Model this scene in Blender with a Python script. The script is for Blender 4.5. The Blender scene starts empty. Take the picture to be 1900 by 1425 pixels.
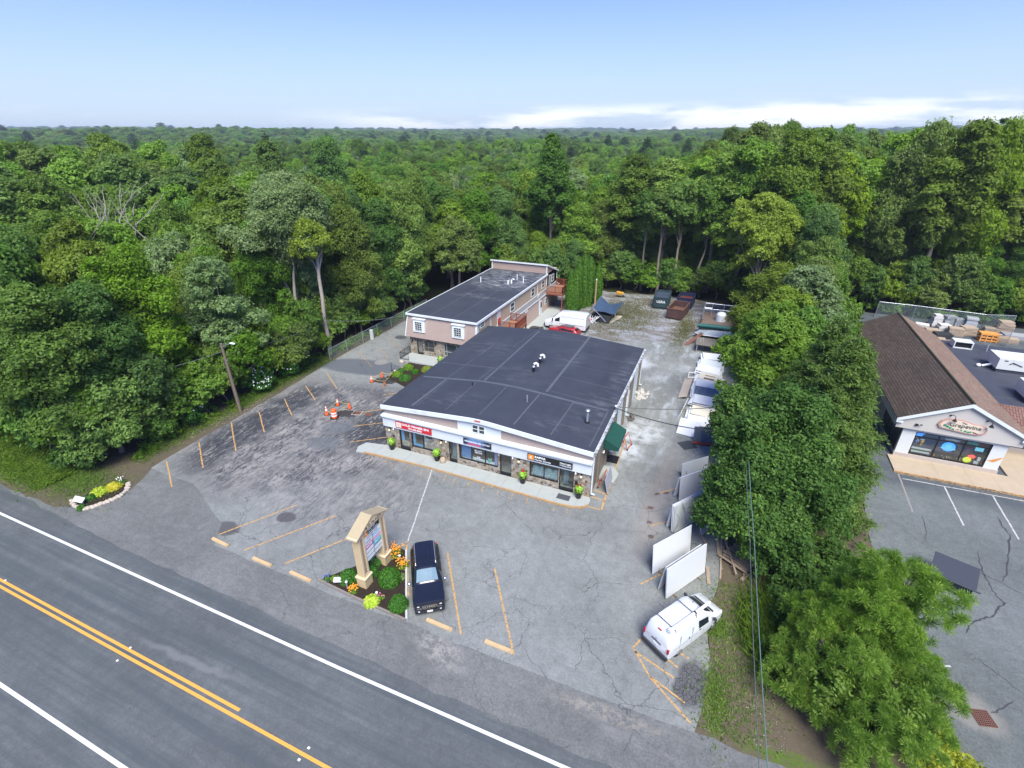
import bpy, bmesh, math, random
import numpy as np
from mathutils import Vector, Matrix
R = math.radians
scene = bpy.context.scene
COL = scene.collection
# ---------------------------------------------------------------- camera
FPX, CX, CY, CAMH = 931.83, 950.0, 712.5, 25.0        # focal length in pixels of a 1900 px wide picture
YAW, PITCH = R(-22.891), R(26.481)
fw = Vector((math.sin(YAW)*math.cos(PITCH), math.cos(YAW)*math.cos(PITCH), -math.sin(PITCH)))
rt = Vector((math.cos(YAW), -math.sin(YAW), 0.0))
up = rt.cross(fw)
cam_d = bpy.data.cameras.new('camera'); cam = bpy.data.objects.new('camera', cam_d); COL.objects.link(cam)
cam_d.sensor_width = 36.0; cam_d.lens = FPX/1900*36.0; cam_d.clip_start = 0.5; cam_d.clip_end = 12000
m = Matrix((rt, up, -fw)).transposed().to_4x4(); m.translation = (0, 0, CAMH); cam.matrix_world = m
scene.camera = cam

def P(x, y, z=0.0):
    "ground point (height z) seen at pixel x,y of the photograph"
    d = fw*FPX + rt*(x-CX) - up*(y-CY)
    return Vector((0, 0, CAMH)) + d*((z-CAMH)/d.z)
def IMG(X, Y, Z):
    d = Vector((X, Y, Z-CAMH)); k = d.dot(fw)
    if k <= 0.1: return (-9999, -9999)
    return (CX+FPX*d.dot(rt)/k, CY-FPX*d.dot(up)/k)

# ---------------------------------------------------------------- light
SUN_EL, SUN_AZ = R(56), R(150)      # azimuth measured from +Y clockwise
world = bpy.data.worlds.new("World"); scene.world = world; world.use_nodes = True
wn = world.node_tree.nodes; wl = world.node_tree.links
for n in list(wn): wn.remove(n)
wo = wn.new('ShaderNodeOutputWorld'); bg = wn.new('ShaderNodeBackground'); bg.inputs['Strength'].default_value = 0.13
sky = wn.new('ShaderNodeTexSky'); sky.sky_type = 'NISHITA'; sky.sun_disc = False
sky.sun_elevation = SUN_EL; sky.sun_rotation = SUN_AZ; sky.altitude = 0; sky.air_density = 1.0; sky.dust_density = 0.6; sky.ozone_density = 2.2
# bank of cloud low over the horizon
tc = wn.new('ShaderNodeTexCoord')
mp = wn.new('ShaderNodeMapping'); mp.inputs['Scale'].default_value = (2.6, 2.6, 15)
nz = wn.new('ShaderNodeTexNoise'); nz.inputs['Scale'].default_value = 1.9; nz.inputs['Detail'].default_value = 8; nz.inputs['Roughness'].default_value = .55
sp = wn.new('ShaderNodeSeparateXYZ')
wl.new(tc.outputs['Generated'], mp.inputs['Vector']); wl.new(mp.outputs['Vector'], nz.inputs['Vector']); wl.new(tc.outputs['Generated'], sp.inputs[0])
def wm(op, a, b=None, c=None, clamp=False):
    n = wn.new('ShaderNodeMath'); n.operation = op; n.use_clamp = clamp
    for i, v in enumerate((a, b, c)):
        if v is None: continue
        if isinstance(v, (int, float)): n.inputs[i].default_value = v
        else: wl.new(v, n.inputs[i])
    return n.outputs[0]
azf = wm('ADD', wm('MULTIPLY', sp.outputs['X'], 0.92), wm('MULTIPLY', sp.outputs['Y'], 0.38))     # grows towards the right
elt = wm('MULTIPLY_ADD', azf, 0.014, 0.046)                                  # top of the bank
env = wm('MULTIPLY', wm('SUBTRACT', elt, sp.outputs['Z']), 55, clamp=True)
az2 = wm('MULTIPLY_ADD', azf, 4.0, 1.6, clamp=True)
dens = wm('MULTIPLY', wm('MULTIPLY_ADD', nz.outputs['Fac'], 9.0, -3.9, clamp=True), wm('MULTIPLY', env, az2))
nz2 = wn.new('ShaderNodeTexNoise'); nz2.inputs['Scale'].default_value = 3; nz2.inputs['Detail'].default_value = 5
mp2 = wn.new('ShaderNodeMapping'); mp2.inputs['Scale'].default_value = (1.2, 1.2, 9); wl.new(tc.outputs['Generated'], mp2.inputs['Vector']); wl.new(mp2.outputs['Vector'], nz2.inputs['Vector'])
wisp = wm('MULTIPLY', wm('MULTIPLY_ADD', nz2.outputs['Fac'], 5.0, -3.0, clamp=True), wm('MULTIPLY', wm('SUBTRACT', 0.10, sp.outputs['Z']), 6, clamp=True))
dens2 = wm('MAXIMUM', dens, wm('MULTIPLY', wisp, 0.35))
mx = wn.new('ShaderNodeMix'); mx.data_type = 'RGBA'
hz = wn.new('ShaderNodeMix'); hz.data_type = 'RGBA'                             # pale band of moist air low in the sky
wl.new(wm('POWER', wm('SUBTRACT', 1.0, wm('MULTIPLY', wm('ABSOLUTE', sp.outputs['Z']), 2.6, clamp=True), clamp=True), 1.9), hz.inputs['Factor'])
tn = wn.new('ShaderNodeMix'); tn.data_type = 'RGBA'; tn.blend_type = 'MULTIPLY'; tn.inputs['Factor'].default_value = 1; tn.inputs['B'].default_value = (.40, .55, 1.10, 1); wl.new(sky.outputs[0], tn.inputs['A'])
wl.new(tn.outputs['Result'], hz.inputs['A']); hz.inputs['B'].default_value = (3.45, 4.1, 4.6, 1)
wl.new(dens2, mx.inputs['Factor']); wl.new(hz.outputs['Result'], mx.inputs['A']); mx.inputs['B'].default_value = (5.9, 6.0, 6.1, 1)
wl.new(mx.outputs['Result'], bg.inputs['Color']); wl.new(bg.outputs[0], wo.inputs['Surface'])

sun_d = bpy.data.lights.new('sun', 'SUN'); sun_d.energy = 4.3; sun_d.angle = R(32); sun_d.color = (1, .965, .86)
sun = bpy.data.objects.new('sun', sun_d); COL.objects.link(sun)
sd = Vector((math.sin(SUN_AZ)*math.cos(SUN_EL), math.cos(SUN_AZ)*math.cos(SUN_EL), math.sin(SUN_EL)))
sun.rotation_euler = sd.to_track_quat('Z', 'Y').to_euler()
scene.view_settings.view_transform = 'Standard'; scene.view_settings.look = 'None'
scene.view_settings.exposure = 0.72; scene.view_settings.gamma = 1.0
scene.cycles.max_bounces = 6; scene.cycles.diffuse_bounces = 3; scene.cycles.transparent_max_bounces = 8
scene.cycles.caustics_reflective = False; scene.cycles.caustics_refractive = False
scene.cycles.sample_clamp_indirect = 6

# ---------------------------------------------------------------- materials
class NT:
    def __init__(s, name):
        s.m = bpy.data.materials.new(name); s.m.use_nodes = True; s.t = s.m.node_tree; s.N = s.t.nodes; s.L = s.t.links
        s.b = s.N['Principled BSDF']; s.o = s.N['Material Output']
    def put(s, sock, v):
        if v is None: return
        if hasattr(v, 'is_output') or isinstance(v, bpy.types.NodeSocket): s.L.new(v, sock)
        else:
            if isinstance(v, (tuple, list)) and len(v) == 3 and sock.type == 'RGBA': v = (*v, 1)
            sock.default_value = v
    def wpos(s): return s.N.new('ShaderNodeNewGeometry').outputs['Position']
    def pos(s, kind='Object'): return s.N.new('ShaderNodeTexCoord').outputs[kind]
    def map(s, v, scale=(1, 1, 1), rot=(0, 0, 0), loc=(0, 0, 0)):
        n = s.N.new('ShaderNodeMapping'); s.put(n.inputs['Vector'], v)
        n.inputs['Scale'].default_value = scale; n.inputs['Rotation'].default_value = rot; n.inputs['Location'].default_value = loc
        return n.outputs[0]
    def noise(s, v, scale=1, detail=4, rough=.5, dist=0, out='Fac'):
        n = s.N.new('ShaderNodeTexNoise'); s.put(n.inputs['Vector'], v); n.inputs['Scale'].default_value = scale
        n.inputs['Detail'].default_value = detail; n.inputs['Roughness'].default_value = rough; n.inputs['Distortion'].default_value = dist
        return n.outputs[out]
    def vor(s, v, scale=1, feature='F1', out='Distance', rnd=1):
        n = s.N.new('ShaderNodeTexVoronoi'); n.feature = feature; s.put(n.inputs['Vector'], v); n.inputs['Scale'].default_value = scale
        n.inputs['Randomness'].default_value = rnd
        return n.outputs[out]
    def math(s, op, a, b=None, c=None, clamp=False):
        n = s.N.new('ShaderNodeMath'); n.operation = op; n.use_clamp = clamp
        for i, v in enumerate((a, b, c)): s.put(n.inputs[i], v)
        return n.outputs[0]
    def step(s, v, lo, hi, a=0., b=1.):
        n = s.N.new('ShaderNodeMapRange'); n.interpolation_type = 'SMOOTHSTEP'; s.put(n.inputs['Value'], v)
        n.inputs['From Min'].default_value = lo; n.inputs['From Max'].default_value = hi; n.inputs['To Min'].default_value = a; n.inputs['To Max'].default_value = b
        return n.outputs[0]
    def mix(s, f, a, b, mode='MIX'):
        n = s.N.new('ShaderNodeMix'); n.data_type = 'RGBA'; n.blend_type = mode
        s.put(n.inputs['Factor'], f); s.put(n.inputs['A'], a); s.put(n.inputs['B'], b); return n.outputs['Result']
    def vadd(s, a, b, op='ADD'):
        n = s.N.new('ShaderNodeVectorMath'); n.operation = op; s.put(n.inputs[0], a); s.put(n.inputs[1], b); return n.outputs[0]
    def warp(s, v, scale, amt):
        c = s.noise(v, scale, 3, .5, out='Color'); c2 = s.vadd(c, (.5, .5, .5), 'SUBTRACT')
        n = s.N.new('ShaderNodeVectorMath'); n.operation = 'SCALE'; s.put(n.inputs[0], c2); n.inputs['Scale'].default_value = amt
        return s.vadd(v, n.outputs[0])
    def blob(s, v, cx, cy, rx, ry, ang=0, soft=.35):
        "soft patch of ground with a given place and size, 1 inside"
        q = s.map(v, (1, 1, 0), (0, 0, 0), (-cx, -cy, 0)); q = s.map(q, (1, 1, 0), (0, 0, -ang)); q = s.map(q, (1/rx, 1/ry, 0))
        n = s.N.new('ShaderNodeVectorMath'); n.operation = 'LENGTH'; s.put(n.inputs[0], q)
        return s.step(n.outputs['Value'], 1-soft, 1+soft, 1, 0)
    def bump(s, h, d=.02, strength=.5):
        n = s.N.new('ShaderNodeBump'); s.put(n.inputs['Height'], h); n.inputs['Distance'].default_value = d; n.inputs['Strength'].default_value = strength
        s.L.new(n.outputs[0], s.b.inputs['Normal'])
    def fin(s, col, rough=.8, metal=0, spec=None):
        s.put(s.b.inputs['Base Color'], col); s.put(s.b.inputs['Roughness'], rough); s.put(s.b.inputs['Metallic'], metal)
        if spec is not None: s.b.inputs['Specular IOR Level'].default_value = spec
        return s.m
MC = {}
def pm(name, col, rough=.7, var=.12, scale=3., metal=0, spec=None, dirt=0, bump=0):
    if name in MC: return MC[name]
    n = NT(name); v = n.pos(); f = n.noise(v, scale, 5, .6)
    a = tuple(c*(1-var) for c in col); b = tuple(min(1, c*(1+var)) for c in col)
    c = n.mix(f, a, b)
    if dirt:
        g = n.step(n.noise(v, scale*.45, 6, .7), .5, .75); c = n.mix(n.math('MULTIPLY', g, dirt), c, (.09, .08, .065))
    if bump: n.bump(n.noise(v, scale*14, 4, .6), bump, .6)
    MC[name] = n.fin(c, rough, metal, spec); return MC[name]
def asphalt(name, base, agg=.22, cracks=1., tint=(1, 1, 1), extra=None, crscale=.3, crw=.008):
    n = NT(name); v = n.pos()
    fine = n.noise(v, 22, 3, .8); med = n.noise(v, 1.7, 7, .72); big = n.noise(v, .16, 5, .6)
    k = n.math('MULTIPLY', n.step(fine, .3, .7, 1-agg, 1+agg), n.step(med, .28, .72, .86, 1.13))
    k = n.math('MULTIPLY', k, n.step(big, .3, .7, .84, 1.14)); k = n.math('MULTIPLY', k, n.step(n.noise(v, 7.5, 3, .75), .32, .68, 1-agg*.8, 1+agg*.8))
    g = n.N.new('ShaderNodeVectorMath'); g.operation = 'SCALE'; g.inputs[0].default_value = tuple(base*t for t in tint); n.L.new(k, g.inputs['Scale'])
    col = g.outputs[0]
    if extra: col = extra(n, v, col)
    if cracks:
        w = n.warp(n.warp(v, .9, .9), 5, .12)
        d = n.vor(w, crscale, 'DISTANCE_TO_EDGE'); pres = n.step(n.noise(v, .22, 3, .6), .40, .52)
        cr = n.math('MULTIPLY', n.step(d, crw*.25, crw, 1, 0), pres)
        d2 = n.vor(w, crscale*5, 'DISTANCE_TO_EDGE'); p2 = n.step(n.noise(v, .2, 4, .6, ), .50, .60)
        cr2 = n.math('MULTIPLY', n.math('MULTIPLY', n.step(d2, .006, .035, 1, 0), p2), .5)
        cr = n.math('MULTIPLY', n.math('MAXIMUM', cr, cr2), .75*cracks)
        col = n.mix(cr, col, (.025, .025, .027))
    n.bump(n.math('ADD', fine, n.math('MULTIPLY', med, .5)), .012, .5)
    return n.fin(col, .88, 0, .3)

# ---------------------------------------------------------------- mesh helpers
def tag(o, label=None, cat=None, group=None, kind=None):
    if label: o['label'] = label
    if cat: o['category'] = cat
    if group: o['group'] = group
    if kind: o['kind'] = kind
    return o
def thing(name, label, cat, loc=(0, 0, 0), rz=0, group=None):
    o = bpy.data.objects.new(name, None); COL.objects.link(o); o.location = loc; o.rotation_euler = (0, 0, rz)
    o.empty_display_size = .3
    return tag(o, label, cat, group)
class MB:
    def __init__(s): s.v = []; s.f = []
    def add(s, vs, fs):
        k = len(s.v); s.v += [tuple(p) for p in vs]; s.f += [tuple(i+k for i in f) for f in fs]; return s
    def box(s, x0, x1, y0, y1, z0, z1):
        return s.add([(x0, y0, z0), (x1, y0, z0), (x1, y1, z0), (x0, y1, z0), (x0, y0, z1), (x1, y0, z1), (x1, y1, z1), (x0, y1, z1)],
                     [(0, 3, 2, 1), (4, 5, 6, 7), (0, 1, 5, 4), (1, 2, 6, 5), (2, 3, 7, 6), (3, 0, 4, 7)])
    def obox(s, c, size, rz=0, rx=0, ry=0):
        M = Matrix.Translation(c) @ Matrix.Rotation(rz, 4, 'Z') @ Matrix.Rotation(ry, 4, 'Y') @ Matrix.Rotation(rx, 4, 'X')
        a, b, h = size[0]/2, size[1]/2, size[2]/2
        vs = [M @ Vector(q) for q in ((-a, -b, -h), (a, -b, -h), (a, b, -h), (-a, b, -h), (-a, -b, h), (a, -b, h), (a, b, h), (-a, b, h))]
        return s.add(vs, [(0, 3, 2, 1), (4, 5, 6, 7), (0, 1, 5, 4), (1, 2, 6, 5), (2, 3, 7, 6), (3, 0, 4, 7)])
    def prism(s, poly, z0, z1):
        n = len(poly); vs = [(x, y, z0) for x, y in poly]+[(x, y, z1) for x, y in poly]
        return s.add(vs, [tuple(range(n-1, -1, -1)), tuple(range(n, 2*n))]+[(i, (i+1) % n, (i+1) % n+n, i+n) for i in range(n)])
    def prismy(s, poly, y0, y1):
        "outline in x,z pushed along y"
        n = len(poly); vs = [(x, y0, z) for x, z in poly]+[(x, y1, z) for x, z in poly]
        return s.add(vs, [tuple(range(n)), tuple(range(2*n-1, n-1, -1))]+[((i+1) % n, i, i+n, (i+1) % n+n) for i in range(n)])
    def prismx(s, poly, x0, x1):
        n = len(poly); vs = [(x0, y, z) for y, z in poly]+[(x1, y, z) for y, z in poly]
        return s.add(vs, [tuple(range(n-1, -1, -1)), tuple(range(n, 2*n))]+[(i, (i+1) % n, (i+1) % n+n, i+n) for i in range(n)])
    def tube(s, pts, rad, n=8, cap=True):
        pts = [Vector(p) for p in pts]; rad = rad if isinstance(rad, (list, tuple)) else [rad]*len(pts)
        k = len(s.v); rings = []
        for i, p in enumerate(pts):
            d = (pts[min(i+1, len(pts)-1)]-pts[max(i-1, 0)])
            if d.length < 1e-6: d = Vector((0, 0, 1))
            d.normalize(); a = d.cross(Vector((0, 0, 1)) if abs(d.z) < .9 else Vector((1, 0, 0))).normalized(); b = d.cross(a)
            for j in range(n):
                t = 2*math.pi*j/n; s.v.append(tuple(p+(a*math.cos(t)+b*math.sin(t))*rad[i]))
        for i in range(len(pts)-1):
            for j in range(n): s.f.append((k+i*n+j, k+(i+1)*n+j, k+(i+1)*n+(j+1) % n, k+i*n+(j+1) % n))
        if cap:
            s.f.append(tuple(k+j for j in range(n))); s.f.append(tuple(k+(len(pts)-1)*n+j for j in range(n-1, -1, -1)))
        return s
    def ell(s, c, r, nu=12, nv=8, top=True):
        k = len(s.v); c = Vector(c)
        for i in range(nv+1):
            ph = math.pi*i/nv-math.pi/2
            for j in range(nu):
                t = 2*math.pi*j/nu; s.v.append((c.x+r[0]*math.cos(ph)*math.cos(t), c.y+r[1]*math.cos(ph)*math.sin(t), c.z+r[2]*math.sin(ph)))
        for i in range(nv):
            for j in range(nu): s.f.append((k+i*nu+j, k+i*nu+(j+1) % nu, k+(i+1)*nu+(j+1) % nu, k+(i+1)*nu+j))
        return s
    def quad(s, a, b, c, d): return s.add([a, b, c, d], [(0, 1, 2, 3)])
    def build(s, name, mat, parent=None, world=False, smooth=None, bevel=0):
        me = bpy.data.meshes.new(name)
        off = Vector(parent.location) if (parent is not None and world) else Vector((0, 0, 0))
        if world and parent is not None and parent.parent is not None: off = off+Vector(parent.parent.location)
        me.from_pydata([tuple(Vector(p)-off) for p in s.v], [], s.f); me.materials.append(mat)
        if bevel:
            bm = bmesh.new(); bm.from_mesh(me); bmesh.ops.remove_doubles(bm, verts=bm.verts, dist=1e-5)
            bmesh.ops.bevel(bm, geom=bm.edges[:]+bm.verts[:], offset=bevel, segments=2, affect='EDGES', profile=.6)
            bm.to_mesh(me); bm.free()
        if smooth is not None:
            me.polygons.foreach_set('use_smooth', [True]*len(me.polygons)); me.set_sharp_from_angle(angle=R(smooth))
        me.update()
        o = bpy.data.objects.new(name, me); COL.objects.link(o)
        if parent is not None: o.parent = parent
        return o
def BX(*a): return MB().box(*a)
def copy_tree(o, parent=None):
    c = o.copy(); COL.objects.link(c); c.parent = parent
    for ch in list(o.children): copy_tree(ch, c)
    return c
def sheet(name, poly, z, mat, parent=None, label=None, kind='structure', jit=0, seed=1, sub=0):
    rng = random.Random(seed); pts = []
    n = len(poly)
    for i in range(n):
        a = Vector(poly[i]); b = Vector(poly[(i+1) % n]); k = max(1, int((b-a).length/sub)) if sub else 1
        for j in range(k):
            q = a.lerp(b, j/k)
            if jit and j: q = q+Vector((rng.uniform(-jit, jit), rng.uniform(-jit, jit)))
            pts.append((q.x, q.y, z))
    me = bpy.data.meshes.new(name); me.from_pydata(pts, [], [tuple(range(len(pts)))]); me.materials.append(mat)
    bm = bmesh.new(); bm.from_mesh(me); bmesh.ops.recalc_face_normals(bm, faces=bm.faces)
    for f in bm.faces:
        if f.normal.z < 0: f.normal_flip()
    bmesh.ops.triangulate(bm, faces=bm.faces); bm.to_mesh(me); bm.free()
    o = bpy.data.objects.new(name, me); COL.objects.link(o); o.parent = parent
    if kind: o['kind'] = kind
    if label: o['label'] = label
    return o
def text(name, body, size, loc, rot, mat, parent=None, extrude=.008, align='LEFT', sx=1., bold=0.0, shear=0.):
    c = bpy.data.curves.new(name, 'FONT'); c.body = body; c.size = size; c.extrude = extrude; c.align_x = align; c.offset = bold; c.shear = shear; c.resolution_u = 2
    t = bpy.data.objects.new(name, c); COL.objects.link(t); bpy.context.view_layer.update()
    me = bpy.data.meshes.new_from_object(t.evaluated_get(bpy.context.evaluated_depsgraph_get())); me.name = name
    bpy.data.objects.remove(t); bpy.data.curves.remove(c)
    me.materials.clear(); me.materials.append(mat)
    M = Matrix.Translation(loc) @ rot.to_matrix().to_4x4() @ Matrix.Diagonal((sx, 1, 1, 1))
    if parent is not None: M = Matrix.Translation(-Vector(parent.location)) @ M
    me.transform(M)
    o = bpy.data.objects.new(name, me); COL.objects.link(o); o.parent = parent
    return o
from mathutils import Euler
FACE_S = Euler((R(90), 0, 0))          # reads from the south (the road side)
FACE_E = Euler((R(90), 0, R(90)))      # reads from the east

# ---------------------------------------------------------------- ground, roads, lots
def terr(x, y):
    r = math.hypot(x, y-20)
    h = 0.0
    t = max(0, (r-500)/2500.); h += 24*min(1, t)**1.3
    h += (3.5*math.sin(x*.008+1.3)+3*math.sin(y*.006+x*.003))*min(1, max(0, (r-220)/400.))
    h -= 3*math.exp(-((r-350)/170.)**2)
    if x < -60: h += 1.5*min(1, (-60-x)/60.)*math.exp(-max(0, r-150)/200.)
    return h
def ext_ground(n, v, col): return col
gn = NT('forest_floor'); v = gn.pos(); c = gn.mix(gn.noise(v, .8, 6, .7), (.018, .022, .009), (.05, .042, .02)); c = gn.mix(gn.step(gn.noise(v, 3, 4, .7), .5, .7), c, (.02, .05, .01))
M_floor = gn.fin(c, .95, 0, .1)
def grid_ground():
    rs = [0, 15, 30, 60, 100, 140, 180, 220, 270, 330, 400, 480, 570, 680, 800, 950, 1150, 1400, 1700, 2100, 2600, 3200, 4000, 5500, 8000]
    na = 96; vs = [(0, 20, -.05)]; fs = []
    for r in rs[1:]:
        for j in range(na):
            a = 2*math.pi*j/na; x = r*math.cos(a); y = 20+r*math.sin(a); vs.append((x, y, terr(x, y)-.05))
    for j in range(na): fs.append((0, 1+j, 1+(j+1) % na))
    for i in range(len(rs)-2):
        for j in range(na):
            a = 1+i*na; b = a+na; fs.append((a+j, b+j, b+(j+1) % na, a+(j+1) % na))
    o = MB().add(vs, fs).build('ground', M_floor, smooth=60); o['kind'] = 'structure'; o['label'] = 'dark leafy forest floor stretching under the woods to the horizon'
grid_ground()

# main road ------------------------------------------------------
def ex_road(n, v, col):
    lanes = n.noise(n.map(v, (.035, 1.3, 1)), 1, 6, .7)
    col = n.mix(n.step(lanes, .35, .65, 0, .75), col, (.062, .074, .080))
    col = n.mix(n.math('MULTIPLY', n.step(n.noise(n.map(v, (.3, .5, 1)), .8, 6, .75), .5, .7), .25), col, (.15, .155, .16))
    q = n.blob(n.warp(v, 1, .5), -22.5, 9.3, 3.0, .18, .05, .6); col = n.mix(n.math('MULTIPLY', q, .4), col, (.22, .22, .22))
    return col
M_road = asphalt('road_asphalt', .108, .11, 0, (.94, 1.02, 1.02), ex_road)
road = sheet('road', [(-400, -4), (300, -4), (300, 13.9), (-10.9, 14.0), (-33, 14.2), (-50, 14.6), (-400, 15.6)], -.012, M_road, label='two lane asphalt road with white edge lines and a yellow centre line')
def paint(name, col, wear=.5, sc=6):
    n = NT(name); v = n.pos()
    f = n.noise(v, sc, 6, .75); c = n.mix(n.noise(v, 2, 4, .6), tuple(a*.85 for a in col), col)
    n.fin(c, .7)
    tr = n.N.new('ShaderNodeBsdfTransparent'); ms = n.N.new('ShaderNodeMixShader')
    n.L.new(n.step(f, wear-.06, wear+.06, 0, 1), ms.inputs[0]); n.L.new(tr.outputs[0], ms.inputs[2]); n.L.new(n.b.outputs[0], ms.inputs[1]); n.L.new(ms.outputs[0], n.o.inputs['Surface'])
    return n.m
M_white = paint('white_road_paint', (.66, .66, .62), .68, 11)
M_yel = paint('yellow_road_paint', (.72, .35, .06), .68, 11)
M_yel2 = paint('worn_yellow_paint', (.52, .31, .11), .56, 6)
M_yel3 = paint('faded_yellow_paint', (.50, .30, .12), .50, 5)
M_whl = paint('worn_white_paint', (.48, .48, .45), .58, 6)
def strip(name, a, b, w, z, mat, parent, seg=1.5, jit=.0, seed=0):
    a = Vector(a[:2]); b = Vector(b[:2]); d = b-a; L = d.length; d.normalize(); nn = Vector((-d.y, d.x)); k = max(1, int(L/seg)); rng = random.Random(seed+int(a.x*7+a.y*13))
    vs = []; fs = []
    for i in range(k+1):
        p = a+d*L*i/k; o1 = rng.uniform(-jit, jit); vs += [(*(p+nn*(w/2+o1)), z), (*(p-nn*(w/2-o1)), z)]
        if i: q = 2*i; fs.append((q-2, q-1, q+1, q))
    o = MB().add(vs, fs).build(name, mat, parent); return o
strip('white_edge_line', (-400, 12.1-1.05), (300, 13.1-.35), .16, -.007, M_white, road, 6)['label'] = 'white edge line beside the plaza shoulder'
road.children[0].data.transform(Matrix.Identity(4))
def set_line(o, pts, w, z):
    vs = []; fs = []
    for i, p in enumerate(pts):
        vs += [(p[0], p[1]+w/2, z), (p[0], p[1]-w/2, z)]
        if i: q = 2*i; fs.append((q-2, q-1, q+1, q))
    me = o.data; me.clear_geometry(); me.from_pydata(vs, [], fs); me.update()
set_line(road.children[0], [(-400, 11.6), (-46, 11.92), (-15, 12.04), (-2.6, 12.22), (60, 12.9), (300, 12.85)], .165, -.007)
o = strip('white_edge_line', (-400, 4.66), (300, 4.63), .17, -.007, M_white, road, 6); o['label'] = 'white edge line on the near side of the road'
o = strip('yellow_centre_line', (-400, 8.46), (-17.9, 8.44), .15, -.007, M_yel, road, 6); o['label'] = 'yellow line that stops short'
o = strip('yellow_centre_line', (-400, 8.13), (300, 8.15), .15, -.007, M_yel, road, 6); o['label'] = 'continuous yellow line'
M_mark = pm('marker_white', (.7, .66, .55), .5)
for k, (px, py) in enumerate([(10, 1077), (242, 1202), (218, 1226), (573, 1388), (555, 1410)]):
    q = P(px, py); MB().obox((q.x, q.y, .012), (.12, .10, .03)).build('lane_reflector', M_mark, road)
# shoulder apron -------------------------------------------------
def ex_sh(n, v, col):
    s = n.step(n.noise(n.map(v, (.35, 1.2, 1)), .9, 5, .65), .52, .75, 0, .55)
    col = n.mix(s, col, (.20, .198, .19))
    a = n.blob(v, -10.6, 15.0, 1.6, .7, -.3, .6); f = n.step(n.noise(v, 2.2, 6, .8), .42, .6)
    col = n.mix(n.math('MULTIPLY', n.math('MULTIPLY', a, f), .6), col, (.36, .34, .30))
    a = n.blob(v, -1.6, 15.2, 2.6, .35, .05, .6); col = n.mix(n.math('MULTIPLY', n.math('MULTIPLY', a, f), .6), col, (.3, .27, .22))
    return col
M_sh = asphalt('shoulder_asphalt', .138, .18, .5, (.99, 1.02, .98), ex_sh, .2, .006)
sheet('shoulder', [(-42, 14.3), (-50, 13.75), (-33, 13.15), (-10.9, 12.95), (20, 12.95), (60, 12.95), (60, 17), (8, 17.2), (3, 17), (-6, 17), (-20, 17), (-28, 17), (-30, 19), (-36, 21.5), (-41.6, 21.5), (-40.6, 17.4), (-41.2, 15)], -.006, M_sh, jit=.12, sub=1.2, label='dark asphalt apron between the road and the plaza lot')
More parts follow.
